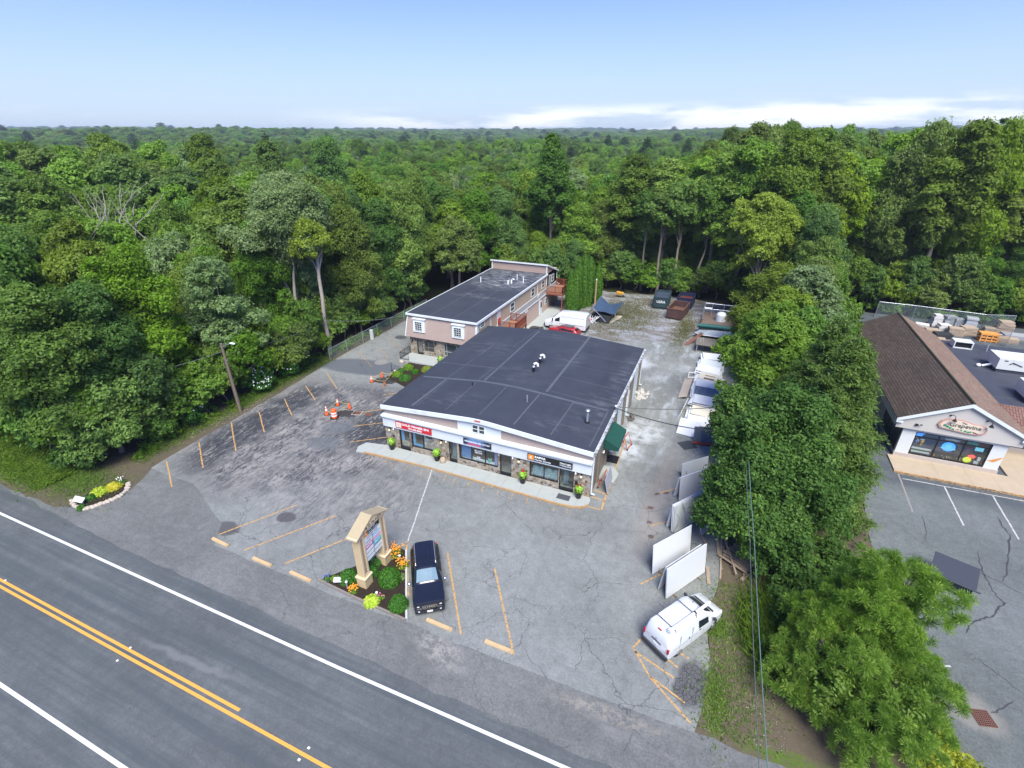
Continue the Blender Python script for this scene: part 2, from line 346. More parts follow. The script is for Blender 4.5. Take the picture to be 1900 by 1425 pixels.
# plaza lot ------------------------------------------------------
def ex_lot(n, v, col):
    w = n.warp(v, .25, 2.2)
    # scraped, streaked area on the left of the lot
    mask = n.blob(w, -34, 30, 10.5, 9.5, .3, .22)
    m2 = n.blob(w, -27.5, 32, 6, 7.5, 0, .25); mask = n.math('MAXIMUM', mask, m2)
    m3 = n.blob(w, -24, 24, 6, 4.5, .5, .4); mask = n.math('MAXIMUM', mask, n.math('MULTIPLY', m3, .55))
    st = n.warp(v, 1.1, .9); st = n.map(st, (2.6, .55, 1), (0, 0, R(-38)))
    s1 = n.noise(st, 1.5, 9, .82, .6); s2 = n.noise(v, .33, 4, .6)
    gf = n.noise(v, .5, 6, .7)
    lite = n.mix(n.step(gf, .35, .65), (.125, .125, .125), (.285, .268, .248))
    col = n.mix(n.math('MULTIPLY', mask, .85), col, lite)
    dk = n.math('MULTIPLY', n.step(s1, .47, .54), n.step(s2, .38, .6, .45, 1))
    edge = n.blob(w, -38.9, 29, 2.4, 14, 0, .5); edge2 = n.blob(w, -31, 41, 6, 3.2, .2, .4); e3 = n.blob(w, -27.5, 33, 3.4, 4.5, 0, .4)
    ex = n.math('MAXIMUM', n.math('MAXIMUM', edge, edge2), e3)
    dk2 = n.math('MULTIPLY', n.step(s1, .40, .50), ex)
    dk = n.math('MAXIMUM', n.math('MULTIPLY', dk, .9), dk2)
    col = n.mix(n.math('MULTIPLY', dk, n.math('MULTIPLY', mask, .95)), col, (.030, .034, .042))
    # newer smoother asphalt towards the alley and round patches
    for (x, y, rx, ry, a) in ((-31, 31.3, 1.6, 1.0, .3), (-30.6, 28.6, 1.5, 1.15, .4)):
        b = n.blob(n.warp(n.warp(v, .5, 1.3), 3, .4), x, y, rx, ry, a, .12); col = n.mix(n.math('MULTIPLY', b, .7), col, (.11, .12, .13))
    b = n.blob(n.warp(v, .4, 1.), -38, 43.5, 5.5, 2.0, .15, .15); col = n.mix(n.math('MULTIPLY', b, .85), col, (.085, .095, .108))
    b = n.blob(n.warp(v, 1, .3), -36.6, 45.5, .8, .8, 0, .12); col = n.mix(n.math('MULTIPLY', b, .8), col, (.23, .22, .2))
    b = n.blob(n.warp(v, 1, .5), -39.2, 53.5, .9, .7, 0, .2); col = n.mix(n.math('MULTIPLY', b, .8), col, (.04, .04, .045))
    # white stone dust on the drive beside the workshop
    dust = n.step(n.noise(n.warp(n.map(v, (1, .35, 1)), .5, 2), .6, 8, .68), .47, .72)
    b = n.math('MAXIMUM', n.blob(v, -2.3, 48, 4.8, 15, 0, .5), n.blob(v, -5, 39, 2.6, 4, 0, .5)); b = n.math('MAXIMUM', b, n.blob(v, -5, 62, 5, 6, 0, .5))
    col = n.mix(n.math('MULTIPLY', n.math('MULTIPLY', dust, b), .62), col, (.44, .47, .50))
    b = n.blob(n.warp(v, .7, 1.6), -4.6, 41.6, 1.9, 2.2, -.4, .5); col = n.mix(n.math('MULTIPLY', n.math('MULTIPLY', b, n.step(n.noise(v, 1.2, 6, .7), .35, .6)), .75), col, (.5, .52, .52))
    b = n.blob(n.warp(v, .7, 1.6), -5.2, 38.4, 1.3, 1.8, .3, .5); col = n.mix(n.math('MULTIPLY', n.math('MULTIPLY', b, n.step(n.noise(v, 1.2, 6, .7), .35, .6)), .8), col, (.5, .53, .55))
    b = n.blob(n.warp(v, .7, 1.6), -7.4, 57.5, 1.4, 1.5, .3, .5); col = n.mix(n.math('MULTIPLY', b, .65), col, (.52, .54, .57))
    b = n.blob(n.warp(v, .7, 1.2), -9.6, 59.5, 2.4, 1.2, .2, .5); col = n.mix(n.math('MULTIPLY', b, .6), col, (.34, .27, .2))
    # brown dirt tracks near the slabs
    b = n.blob(n.warp(v, .6, 1.2), -1.6, 32.5, .8, 6.0, -.06, .5); col = n.mix(n.math('MULTIPLY', n.math('MULTIPLY', b, n.noise(v, 1.4, 5, .7)), 1.0), col, (.23, .20, .18))
    for (x, y) in ((-1.9, 31.2), (-1.75, 29.5), (-1.4, 28.1), (-1.7, 33), (-1.1, 33.4)):
        b = n.blob(n.warp(v, 3, .4), x, y, .22, .16, .3, .4); col = n.mix(n.math('MULTIPLY', b, .8), col, (.085, .045, .035))
    # dark seams from road trench
    b = n.blob(n.warp(v, .8, .7), -26.2, 19.8, .75, .55, .2, .15); col = n.mix(n.math('MULTIPLY', b, .9), col, (.075, .073, .075))
    b = n.blob(n.warp(v, .8, .9), -29.3, 17.2, 1.1, .7, .2, .2); col = n.mix(n.math('MULTIPLY', b, .85), col, (.07, .07, .073))
    # broken asphalt by the verge
    b = n.blob(n.warp(v, 1.5, .8), 2.2, 18.3, .9, 1.3, -.2, .2); f = n.step(n.vor(v, 5, 'DISTANCE_TO_EDGE'), .02, .09)
    col = n.mix(n.math('MULTIPLY', b, .9), col, n.mix(f, (.02, .02, .02), (.085, .085, .088)))
    return col
M_lot = asphalt('lot_asphalt', .192, .15, .7, (.985, 1.03, .975), ex_lot, .3, .008)
LOT = [(-28.6, 15.75), (-20, 15.65), (-6, 15.75), (2.6, 15.95), (2.9, 17.5), (3.1, 19.5), (2.6, 22.5), (3.2, 26), (4.2, 40), (4.2, 66.5), (-4, 66.5), (-13, 63.0), (-25.5, 62.6), (-25.5, 49.0), (-35, 49.0), (-35, 66), (-42.6, 66), (-42.4, 44), (-41.7, 33), (-41.5, 25), (-41.2, 20), (-36, 19.9), (-30, 17.5)]
lot = sheet('parking_lot', LOT, -.001, M_lot, jit=.1, sub=1.5, label='cracked grey asphalt parking lot of the plaza')
# front seam white scratch and parking lines
ZP = .004
strip('scraped_line', (-19.46, 29.0), (-16.7, 21.2), .09, ZP, M_whl, lot, .5, .025)['label'] = 'whitish scraped line across the lot'
def pl(a, b, mat=None, w=.11): 
    return strip('parking_line', a, b, w, ZP, mat or M_yel2, lot, .8, .012)
for a, b in (((-29.2, 16.6), (-26.5, 21.1)), ((-26.35, 16.2), (-23.0, 21.3)), ((-22.95, 16.35), (-19.7, 21.3)), ((-19.4, 16.3), (-16.6, 21.0)),
             ((-16.75, 21.1), (-14.1, 17.3)), ((-13.65, 21.3), (-9.95, 16.25)), ((-10.2, 21.3), (-6.8, 16.3))): pl(a, b)
for i, (a, b) in enumerate((((-41.0, 21.2), (-37.2, 18.95)), ((-41.1, 24.35), (-37.2, 21.7)), ((-41.2, 27.9), (-36.8, 24.6)), ((-40.4, 30.5), (-36.95, 27.9)), ((-40.3, 33.7), (-36.9, 31.3)),
             ((-40.4, 36.9), (-37.1, 34.75)), ((-40.65, 40.5), (-36.85, 37.8)))): pl(a, b)
for a, b in (((-41.7, 47.4), (-36.85, 44.0)), ((-39.5, 49.3), (-36.6, 46.95)), ((-40.2, 52.6), (-36.4, 49.7)), ((-39.5, 56.5), (-36.4, 53.8))): pl(a, b, M_yel3, .09)
for a, b in (((-30.0, 32.0), (-27.5, 33.8)), ((-28.45, 29.65), (-25.8, 31.7)), ((-30.8, 34.55), (-28.2, 36.9)), ((-31.2, 38.5), (-28.8, 40.4))): pl(a, b)
pl((-5.55, 39.8), (-5.25, 29.45), M_yel2, .13)
for a, b in (((-6.35, 29.5), (-5.25, 29.5)), ((-6.4, 30.75), (-5.2, 30.55)), ((-6.3, 31.6), (-5.25, 31.4))): pl(a, b, M_yel2, .1)
for a, b in (((-.5, 20.2), (-.95, 19.2)), ((-.95, 19.2), (.1, 17.9)), ((.1, 17.9), (2.3, 16.3)), ((-.55, 19.9), (1.4, 18.95)), ((-.85, 19.0), (1.3, 18.3)), ((.15, 17.9), (1.95, 17.2)), ((.9, 20.0), (1.9, 19.7)), ((-1.35, 23.7), (-.2, 25.1)), ((-1.6, 29.2), (-.6, 30.1)), ((-1.5, 33.2), (-.3, 34.4))): pl(a, b, M_yel2, .1)
# yard behind: gravel, dirt and thin grass ------------------------
n = NT('yard_dirt'); v = n.pos(); w = n.warp(v, .3, 3)
c = n.mix(n.noise(v, 1.1, 8, .75), (.10, .088, .08), (.22, .2, .185)); c = n.mix(n.step(n.noise(n.map(v, (.5, 1.2, 1)), .5, 6, .7), .42, .6, 0, .8), c, (.30, .32, .35))
gf = n.math('MAXIMUM', n.blob(w, -13, 75, 5, 10, .1, .5), n.blob(w, -4, 72, 1.6, 8, .1, .5)); gf = n.math('MAXIMUM', gf, n.blob(w, -8, 87, 14, 3, 0, .4)); gf = n.math('MAXIMUM', gf, n.blob(w, -14.5, 66.5, 4, 2.6, 0, .4))
gf = n.math('MULTIPLY', n.math('MULTIPLY', gf, .75), n.step(n.noise(v, .9, 7, .75), .46, .62))
c = n.mix(gf, c, n.mix(n.noise(v, 3, 5, .7), (.065, .085, .02), (.14, .13, .045)))
n.bump(n.noise(v, 3, 6, .7), .06, .6); M_yard = n.fin(c, .95, 0, .1)
sheet('yard', [(-30, 61.8), (5.5, 61.8), (6, 80), (3, 86.5), (-8, 88.2), (-18, 86.5), (-24, 88), (-31, 86)], -.010, M_yard, jit=.35, sub=1.5, label='gravel and dirt yard with thin grass behind the buildings')
# verge of dirt and grass at left ---------------------------------
def verge_mat(name, spots, base=((.065, .055, .036), (.135, .115, .078))):
    n = NT(name); v = n.pos(); w = n.warp(v, .6, 1.6)
    c = n.mix(n.noise(v, 2.2, 8, .75), *base)
    for (x, y, rx, ry, a) in spots:
        g = n.math('MULTIPLY', n.blob(w, x, y, rx, ry, a, .45), n.step(n.noise(v, 2.4, 7, .8), .36, .56))
        c = n.mix(g, c, n.mix(n.noise(v, 6, 4, .7), (.05, .10, .015), (.12, .16, .035)))
    sp_ = n.step(n.vor(n.warp(v, 9, .2), 5.5), .06, .1, 1, 0); sp2 = n.step(n.noise(v, .7, 3, .6), .5, .6)
    c = n.mix(n.math('MULTIPLY', sp_, n.math('MULTIPLY', sp2, .75)), c, (.42, .40, .36))
    n.bump(n.noise(v, 8, 6, .75), .05, .7); return n.fin(c, .95, 0, .1)
M_vl = verge_mat('verge_left_soil', [(-50, 16.6, 5, 2.2, 0), (-43.6, 33, .8, 3.2, 0), (-44.5, 38, 1.2, 6, 0)])
sheet('verge', [(-70, 14.4), (-50, 13.9), (-43, 13.9), (-40.6, 15.2), (-39.9, 17.6), (-41.1, 20), (-41.3, 25), (-41.5, 33), (-42.3, 44), (-42.5, 70), (-52, 70), (-52, 25), (-70, 20)], -.003, M_vl, jit=.12, sub=1.1, label='strip of bare soil and thin grass left of the parking lot')
M_vr = verge_mat('verge_right_soil', [(3.2, 17.6, .6, 1.4, .1), (3.2, 22.1, .5, .8, 0), (6.5, 16.3, 2.0, .5, 0)], ((.068, .056, .038), (.15, .122, .085)))
sheet('verge', [(2.5, 15.95), (8, 15.95), (13.2, 18.6), (13.6, 21.5), (12.6, 24), (12.3, 30), (13.2, 45), (13.6, 84), (3.6, 84), (4.0, 66), (4.1, 40), (3.1, 26), (2.5, 22.5), (3.0, 19.5), (2.8, 17.5)], .003, M_vr, jit=.14, sub=.9, label='strip of brown soil with litter and grass between the two parking lots')
# neighbour's lot --------------------------------------------------
def ex_n(n, v, col):
    b = n.step(v_y(n, v), 40.5, 42.5); col = n.mix(n.math('MULTIPLY', b, n.step(n.noise(v, .6, 5, .6), .3, .6, .3, .7)), col, (.05, .06, .072))
    b = n.blob(n.warp(v, 1, .8), 14.6, 22.3, 1.5, 1.0, -.4, .35); col = n.mix(n.math('MULTIPLY', b, .5), col, (.27, .25, .21))
    return col
def v_y(n, v):
    s = n.N.new('ShaderNodeSeparateXYZ'); n.L.new(v, s.inputs[0]); return s.outputs['Y']
M_nlot = asphalt('shop_lot_asphalt', .135, .17, .35, (.93, 1.03, 1.0), ex_n, .16, .006)
nlot = sheet('shop_parking_lot', [(8, 15.9), (20, 14.6), (70, 14.6), (70, 91), (13.6, 91), (13.2, 45), (12.3, 30), (12.6, 24), (13.6, 21.5), (13.2, 18.6)], -.004, M_nlot, jit=.1, sub=1.5, label='blue grey asphalt lot in front of the neighbouring shop')
def nl(a, b, w=.11): return strip('parking_line', a, b, w, .001, M_whl, nlot, .8, .01)
nl((16.3, 42.72), (30, 43.2), .1); nl((19.09, 42.7), (18.96, 37.9)); nl((22.18, 42.8), (21.98, 37.7)); nl((25.4, 42.9), (25.2, 37.9)); nl((13.6, 24.2), (14.6, 24.6), .1)
strip('parking_line', (16.1, 43.4), (30, 42.95), .06, .0012, M_yel3, nlot, .6, .05)
o = strip('asphalt_seam', (16.15, 43.3), (16.0, 38.2), .12, .0015, pm('seam_grey', (.24, .22, .2), .9, .2), nlot, .5, .02)
# sealed cracks: dark tar lines
M_tar = pm('crack_tar', (.045, .045, .05), .7, .3)
def tar(pts, w):
    rng = random.Random(int(pts[0][0])); vs = []; fs = []; q = [P(*p) for p in pts]; qq = []
    for i in range(len(q)-1):
        for k in range(5):
            p = q[i].lerp(q[i+1], k/5); j = .06 if k else 0; qq.append(Vector((p.x+rng.uniform(-j, j), p.y+rng.uniform(-j, j), 0)))
    qq.append(q[-1])
    for i, p in enumerate(qq):
        d = (qq[min(i+1, len(qq)-1)]-qq[max(0, i-1)]).normalized(); nn = Vector((-d.y, d.x, 0)); ww = w*rng.uniform(.35, 1.05)/2*(1 if 0 < i < len(qq)-1 else .2)
        vs += [(p.x+nn.x*ww, p.y+nn.y*ww, .002), (p.x-nn.x*ww, p.y-nn.y*ww, .002)]
        if i: k = 2*i; fs.append((k-2, k-1, k+1, k))
    return MB().add(vs, fs).build('sealed_crack', M_tar, nlot)
tar([(1850, 957), (1858, 975), (1874, 992), (1872, 1025), (1868, 1060), (1859, 1080)], .12)
tar([(1814, 1022), (1822, 1060), (1836, 1085), (1848, 1105), (1866, 1122)], .10)
tar([(1735, 1034), (1760, 1045), (1800, 1060), (1822, 1065), (1860, 1082), (1900, 1105)], .08)
tar([(1866, 1118), (1852, 1130), (1840, 1145), (1820, 1148), (1800, 1160), (1792, 1175)], .12)
tar([(1813, 1222), (1850, 1250), (1900, 1288)], .07)
tar([(1838, 1322), (1860, 1315), (1880, 1300)], .08)
tar([(1710, 955), (1720, 990), (1712, 1010)], .05)

M_near = verge_mat('near_verge_soil', [(-36, 2.2, 14, 1.6, 0)], ((.06, .055, .035), (.12, .11, .07)))
sheet('verge', [(-120, 3.2), (-32.5, 3.0), (-29, 2.4), (-26.6, 1.2), (-25, -3), (-120, -3)], .004, M_near, jit=.15, sub=1., label='corner of rough grass on the near side of the road')
# ================================================================ buildings
def siding(name, col, lap=.13):
    n = NT(name); v = n.pos(); s = n.N.new('ShaderNodeSeparateXYZ'); n.L.new(v, s.inputs[0])
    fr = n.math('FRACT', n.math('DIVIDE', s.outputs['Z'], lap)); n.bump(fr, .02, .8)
    c = n.mix(n.noise(v, .7, 5, .6), tuple(a*.9 for a in col), tuple(min(1, a*1.08) for a in col)); c = n.mix(n.step(fr, 0, .12, .35, 0), c, tuple(a*.45 for a in col))  # thin shade line at each lap is mixed into the colour
    return n.fin(c, .6)
def stone(name, scale=4.2):
    n = NT(name); v = n.pos(); w = n.warp(v, 2, .35)
    c = n.vor(w, scale, 'F1', 'Color'); e = n.vor(w, scale, 'DISTANCE_TO_EDGE'); s = n.N.new('ShaderNodeSeparateXYZ'); n.L.new(c, s.inputs[0])
    a = n.mix(s.outputs[0], (.20, .155, .10), (.50, .43, .32)); a = n.mix(n.step(s.outputs[1], .72, .78), a, (.09, .065, .045)); a = n.mix(n.step(s.outputs[2], .6, .7), a, (.36, .33, .30)); a = n.mix(n.step(s.outputs[1], .2, .1), a, (.33, .22, .12))
    a = n.mix(n.math('MULTIPLY', n.noise(v, 9, 5, .7), .5), a, (.16, .14, .11))
    a = n.mix(n.step(e, .0, .06, 1, 0), a, (.42, .38, .31)); n.bump(n.step(e, 0, .12), .05, .8)
    return n.fin(a, .85)
def roofmat(name, col, patches=(), pcol=(.22, .23, .24)):
    n = NT(name); v = n.wpos(); c = n.mix(n.noise(v, .5, 7, .7), tuple(a*.72 for a in col), tuple(a*1.4 for a in col))
    c = n.mix(n.step(n.noise(n.map(v, (1, .25, 1)), .6, 5, .6), .5, .72, 0, .35), c, tuple(a*.6 for a in col))
    for (x, y, rx, ry, a, k) in patches:
        f = n.step(n.noise(n.map(v, (.5, 1.6, 1)), 1.3, 7, .7), .45, .68); c = n.mix(n.math('MULTIPLY', n.math('MULTIPLY', n.blob(n.warp(v, .7, 1.2), x, y, rx, ry, a, .5), f), k), c, pcol)
    return n.fin(c, .62, 0, .35)
M_trim = pm('white_trim', (.66, .70, .69), .5, .05, 1.2, dirt=.25)
M_trimp = pm('white_panel', (.60, .64, .645), .55, .06, .8, dirt=.18)
M_sid = siding('tan_siding', (.40, .315, .275)); M_sid2 = siding('yellow_tan_siding', (.52, .40, .28)); M_sid3 = siding('rose_tan_siding', (.43, .32, .265))
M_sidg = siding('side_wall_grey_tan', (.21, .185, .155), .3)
M_stone = stone('field_stone')
M_blk = pm('black_frame', (.012, .012, .014), .35, .1)
M_dk = pm('dark_interior', (.07, .068, .064), .8, .3, 1.5)
M_conc = pm('pale_concrete', (.34, .36, .335), .85, .1, 2.5, dirt=.15)
M_ykerb = paint('kerb_paint', (.46, .28, .12), .56, 5)
def glassm(name, tint=(.86, .9, .9), t=.72):
    n = NT(name); g = n.N.new('ShaderNodeBsdfGlossy'); g.inputs['Roughness'].default_value = .03; g.inputs['Color'].default_value = (.9, .95, 1, 1)
    tr = n.N.new('ShaderNodeBsdfTransparent'); tr.inputs['Color'].default_value = (*tint, 1); f0 = n.N.new('ShaderNodeLayerWeight'); f0.inputs['Blend'].default_value = .5; f1 = n.math('MULTIPLY_ADD', n.math('POWER', f0.outputs['Facing'], 2.5), .5, .07); f = f1.node
    ms = n.N.new('ShaderNodeMixShader'); n.L.new(f.outputs[0], ms.inputs[0]); n.L.new(tr.outputs[0], ms.inputs[1]); n.L.new(g.outputs[0], ms.inputs[2]); n.L.new(ms.outputs[0], n.o.inputs['Surface']); return n.m
M_gl = glassm('shop_glass'); 
n = NT('dark_window_glass'); M_gld = n.fin(n.mix(n.noise(n.pos(), .9, 3, .5), (.012, .018, .022), (.05, .07, .075)), .06, 0, .8)
M_chrome = pm('bright_metal', (.7, .7, .7), .25, .03, 3, 1)
M_galv = pm('galvanised_metal', (.5, .53, .55), .4, .1, 5, .7)
M_wplas = pm('white_plastic', (.8, .8, .78), .4, .04)
M_lampw = pm('wall_light_glass', (.85, .62, .35), .3, .05)

# ---------------- plaza building with the three shops
X0, X1, YF, YB = -24.9, -6.45, 30.6, 51.6; XR_ = -15.7; ZE, ZR = 4.25, 4.95
def rz_(x): # top of the roof, slightly rounded ridge
    t = abs(x-XR_)/(9.3); return ZR-(ZR-ZE)*(t+.04*math.exp(-(t/.15)**2)*0) if t > .12 else ZR-(ZR-ZE)*(.06+.5*t*t/.12)
pb = thing('plaza_building', 'low commercial building with dark rubber roof, stone shopfronts and white fascia', 'building', (-15.7, 41, 0))
B = lambda mb, name, mat, **k: mb.build(name, mat, k.pop('parent', pb), world=True, **k)
xs = [X0+(X1-X0)*i/24 for i in range(25)]
gab = lambda d: [(x, rz_(x)-d) for x in reversed(xs)]
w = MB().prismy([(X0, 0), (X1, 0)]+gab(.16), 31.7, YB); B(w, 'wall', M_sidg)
w = MB().prismy([(X0, 2.26), (X1, 2.26)]+gab(.2), 30.58, 31.7); B(w, 'front_wall', M_sid)
# stone facing
w = MB(); ops = [(-23.5, -22.42, .12), (-22.3, -20.02, .62), (-18.6, -17.83, .12), (-17.64, -14.09, .66), (-13.92, -12.9, .12), (-11.36, -8.97, .65), (-8.91, -7.74, .12)]
x = X0
for a, b, zs in ops:
    if a-x > .01: w.box(x, a, 30.42, 30.66, 0, 2.26)
    if zs > .2: w.box(a, b, 30.42, 30.66, 0, zs)
    x = b
w.box(x, X1, 30.42, 30.66, 0, 2.26); w.box(X0, X0+.2, 30.66, 31.7, 0, 2.26); w.box(X1-.2, X1, 30.66, 31.7, 0, 2.26)
B(w, 'stone_facing', M_stone)
for q in (-18.95, -12.4): B(MB().box(q, q+.1, 30.67, 31.69, 0, 2.25), 'inner_wall', M_dk)
w = MB().box(X0+.2, X1-.2, 30.67, 31.69, 0, .1); B(w, 'shop_floor', pm('shop_floor', (.30, .28, .25), .5))
# fascia
w = MB().box(X0-.06, X1+.06, 30.28, 30.56, 2.24, 3.25); B(w, 'fascia', M_trimp)
w = MB().box(X0-.1, X1+.1, 30.10, 30.57, 3.25, 3.40).box(X0-.08, X1+.08, 30.18, 30.28, 3.13, 3.25); B(w, 'cornice', M_trim)
w = MB().prismy([(-17.65, 3.4), (-13.82, 3.4)]+[(x, rz_(x)-.34) for x in (-13.82, -14.8, -15.7, -16.6, -17.65)], 30.50, 30.58); B(w, 'centre_panel', M_trimp)
for x in (-17.65, -13.92): B(MB().box(x, x+.1, 30.47, 30.5, 3.4, rz_(x)-.33), 'panel_trim', M_trim)
w = MB(); 
for i in range(24): 
    a, b = xs[i], xs[i+1]; ea = -.12 if i == 0 else 0; eb = .12 if i == 23 else 0
    w.add([(a+ea, 30.24, rz_(a)-.34), (b+eb, 30.24, rz_(b)-.34), (b+eb, 30.24, rz_(b)+.03), (a+ea, 30.24, rz_(a)+.03), (a+ea, 30.34, rz_(a)-.34), (b+eb, 30.34, rz_(b)-.34), (b+eb, 30.34, rz_(b)+.03), (a+ea, 30.34, rz_(a)+.03)],
          [(0, 1, 2, 3), (7, 6, 5, 4), (3, 2, 6, 7), (0, 4, 5, 1)])
w.box(X1+.02, X1+.12, 30.34, 51.8, ZE-.34, ZE-.02).box(X0-.12, X0-.02, 30.34, 51.8, ZE-.34, ZE-.02); B(w, 'roof_edge_trim', M_trim)
M_epdm = roofmat('black_rubber_roof', (.038, .043, .055), ((-8.5, 36.5, 1.5, 2.5, 0, .35), (-12.8, 45, 1.2, 2.5, 0, .4), (-7, 42, .8, 8, 0, .4), (-20, 33, 3, 1.2, .2, .3), (-16, 39, 3, 2, 0, .25), (-21, 45, 2.5, 3, 0, .25), (-10, 32.5, 2.5, 1, 0, .3), (-14, 50, 3, .8, 0, .35)), (.16, .17, .18))
w = MB()
for i in range(24):
    a, b = xs[i], xs[i+1]
    if i == 0: a -= .1
    if i == 23: b += .1
    za, zb = rz_(xs[i]), rz_(xs[i+1])
    w.quad((a, 30.34, za), (b, 30.34, zb), (b, 51.8, zb), (a, 51.8, za)); w.quad((a, 51.8, za-.12), (b, 51.8, zb-.12), (b, 51.8, zb), (a, 51.8, za))
    w.quad((a, 51.8, za-.12), (a, 51.6, za-.12), (b, 51.6, zb-.12), (b, 51.8, zb-.12))
roof = B(w, 'roof', M_epdm, smooth=30)
M_seam = pm('roof_seam', (.085, .094, .108), .6, .3, 1.5)
def seam(p, q, wd, mat=M_seam, fz=rz_, par=None, n=14, zt=.004):
    a = P(*p, 4.7); b = P(*q, 4.7)
    for _ in range(3): a = P(*p, fz(a.x)); b = P(*q, fz(b.x))
    a, b = Vector(a[:2]), Vector(b[:2]); d = (b-a).normalized(); nn = Vector((-d.y, d.x)); vs = []; fs = []
    for i in range(n+1):
        c = a.lerp(b, i/n)
        for s in (1, -1): 
            e = c+nn*wd/2*s; vs.append((e.x, e.y, fz(e.x)+zt))
        if i: k = 2*i; fs.append((k-2, k, k+1, k-1))
    o = MB().add(vs, fs).build('roof_seam', mat, None); o.parent = par or roof
    o.data.transform(Matrix.Translation(-Vector((par or roof).parent.location)))
    for f in o.data.polygons:
        if f.normal.z < 0: o.data.flip_normals(); break
def Z1(x, y): return (700+x/3.654, 460+y/3.654)
for a, b, wd in (((300, 870), (720, 905), .3), ((720, 905), (880, 932), .3), ((880, 932), (1110, 985), .28), ((1110, 985), (1570, 1105), .28), ((235, 1070), (470, 888), .24), ((262, 1070), (492, 888), .06),
                 ((462, 1100), (672, 912), .08), ((690, 1132), (880, 938), .08), ((925, 1197), (1100, 992), .12), ((1175, 1268), (1328, 1050), .09), ((1437, 1348), (1562, 1115), .08),
                 ((728, 898), (1100, 562), .2), ((1148, 975), (1442, 603), .24), ((482, 878), (790, 655), .07), ((672, 905), (790, 812), .06), ((610, 640), (960, 664), .06), ((790, 660), (600, 790), .05),
                 ((440, 776), (805, 815), .1), ((1240, 870), (1640, 965), .06), ((1380, 713), (1730, 787), .06), ((1150, 963), (1580, 1078), .06), ((805, 815), (1050, 835), .05), ((1050, 598), (1420, 640), .06), ((1090, 560), (930, 660), .05), ((1310, 790), (1680, 870), .04)):
    seam(Z1(*a), Z1(*b), wd)
for x in (-23.2, -20.2, -17.3, -14.9, -12.0, -9.0, -7.2): pass
# roof vents
def vent_goose(x, y):
    z = rz_(x)-.02; t = MB().tube([(x, y, z), (x, y, z+.5)], .13, 10); B(t, 'vent_base', M_blk)
    t = MB().tube([(x, y, z+.3), (x, y, z+.62), (x+.05, y+.02, z+.82), (x+.2, y+.08, z+.9), (x+.34, y+.12, z+.82), (x+.38, y+.14, z+.6)], .11, 10); o = B(t, 'vent_pipe', M_wplas, smooth=40); o['label'] = 'white gooseneck vent pipe'
vent_goose(-14.85, 40.4); vent_goose(-14.96, 42.5)
z = rz_(-7.91); B(MB().tube([(-7.91, 34.16, z-.02), (-7.91, 34.16, z+.12)], .2, 10), 'flue_flashing', M_blk); o = B(MB().tube([(-7.91, 34.16, z+.1), (-7.91, 34.16, z+1.0)], .11, 10).ell((-7.91, 34.16, z+1.08), (.2, .2, .12), 10, 6), 'flue', M_galv, smooth=40)
z = rz_(-13.3); B(MB().tube([(-13.31, 34.8, z-.02), (-13.31, 34.8, z+.62)], .07, 8), 'vent_pipe', M_galv); z = rz_(-19.)
B(MB().tube([(-19.02, 35.9, z-.02), (-19.02, 35.9, z+.3)], .06, 8), 'vent_pipe', M_blk)
# shopfront doors and windows
def shopdoor(x0, x1, z0, z1, y, par, hand=1, fr=.07, mat=None):
    f = MB().box(x0, x0+fr, y, y+.1, z0, z1).box(x1-fr, x1, y, y+.1, z0, z1).box(x0+fr, x1-fr, y, y+.1, z1-fr*1.2, z1).box(x0+fr, x1-fr, y, y+.1, z0, z0+.22)
    d = f.build('door', mat or M_blk, par, world=True)
    g = MB().box(x0+fr, x1-fr, y+.04, y+.055, z0+.22, z1-fr*1.2); g.v = [tuple(Vector(q)-Vector(par.location)) for q in g.v]; g.build('pane', M_gl, d)
    hx = x1-fr-.06 if hand > 0 else x0+fr+.06
    h = MB().tube([(hx, y-.02, z0+.8), (hx, y-.05, z0+.85), (hx, y-.05, z0+1.2), (hx, y-.02, z0+1.25)], .014, 6); h.v = [tuple(Vector(q)-Vector(par.location)) for q in h.v]; h.build('handle', M_chrome, d)
    return d
def shopwin(x0, x1, z0, z1, y, par, mull=(), fr=.06, hb=(), fm=None, gm=None, name='window', dep=.1):
    f = MB().box(x0, x0+fr, y, y+dep, z0, z1).box(x1-fr, x1, y, y+dep, z0, z1).box(x0+fr, x1-fr, y, y+dep, z1-fr, z1).box(x0+fr, x1-fr, y, y+dep, z0, z0+fr)
    for q in mull: f.box(q-fr/2, q+fr/2, y+.01, y+dep-.01, z0+fr, z1-fr)
    for q in hb: f.box(x0+fr, x1-fr, y+.012, y+dep-.012, q-fr/2, q+fr/2)
    d = f.build(name, fm or M_blk, par, world=True)
    g = MB().box(x0+fr, x1-fr, y+dep*.45, y+dep*.45+.012, z0+fr, z1-fr); g.v = [tuple(Vector(q)-Vector(par.location)) for q in g.v]; g.build('pane', gm or M_gl, d)
    return d
for a, b, h in ((-23.5, -22.42, 1), (-18.6, -17.83, -1), (-13.92, -12.9, 1), (-8.91, -7.74, -1)): shopdoor(a, b, .12, 2.2, 30.5, pb, h)
shopwin(-22.3, -20.02, .62, 2.2, 30.5, pb, (-21.15,)); shopwin(-17.64, -14.09, .66, 2.22, 30.5, pb, (-16.5, -15.25)); shopwin(-11.36, -8.97, .65, 2.24, 30.5, pb, (-10.17,))
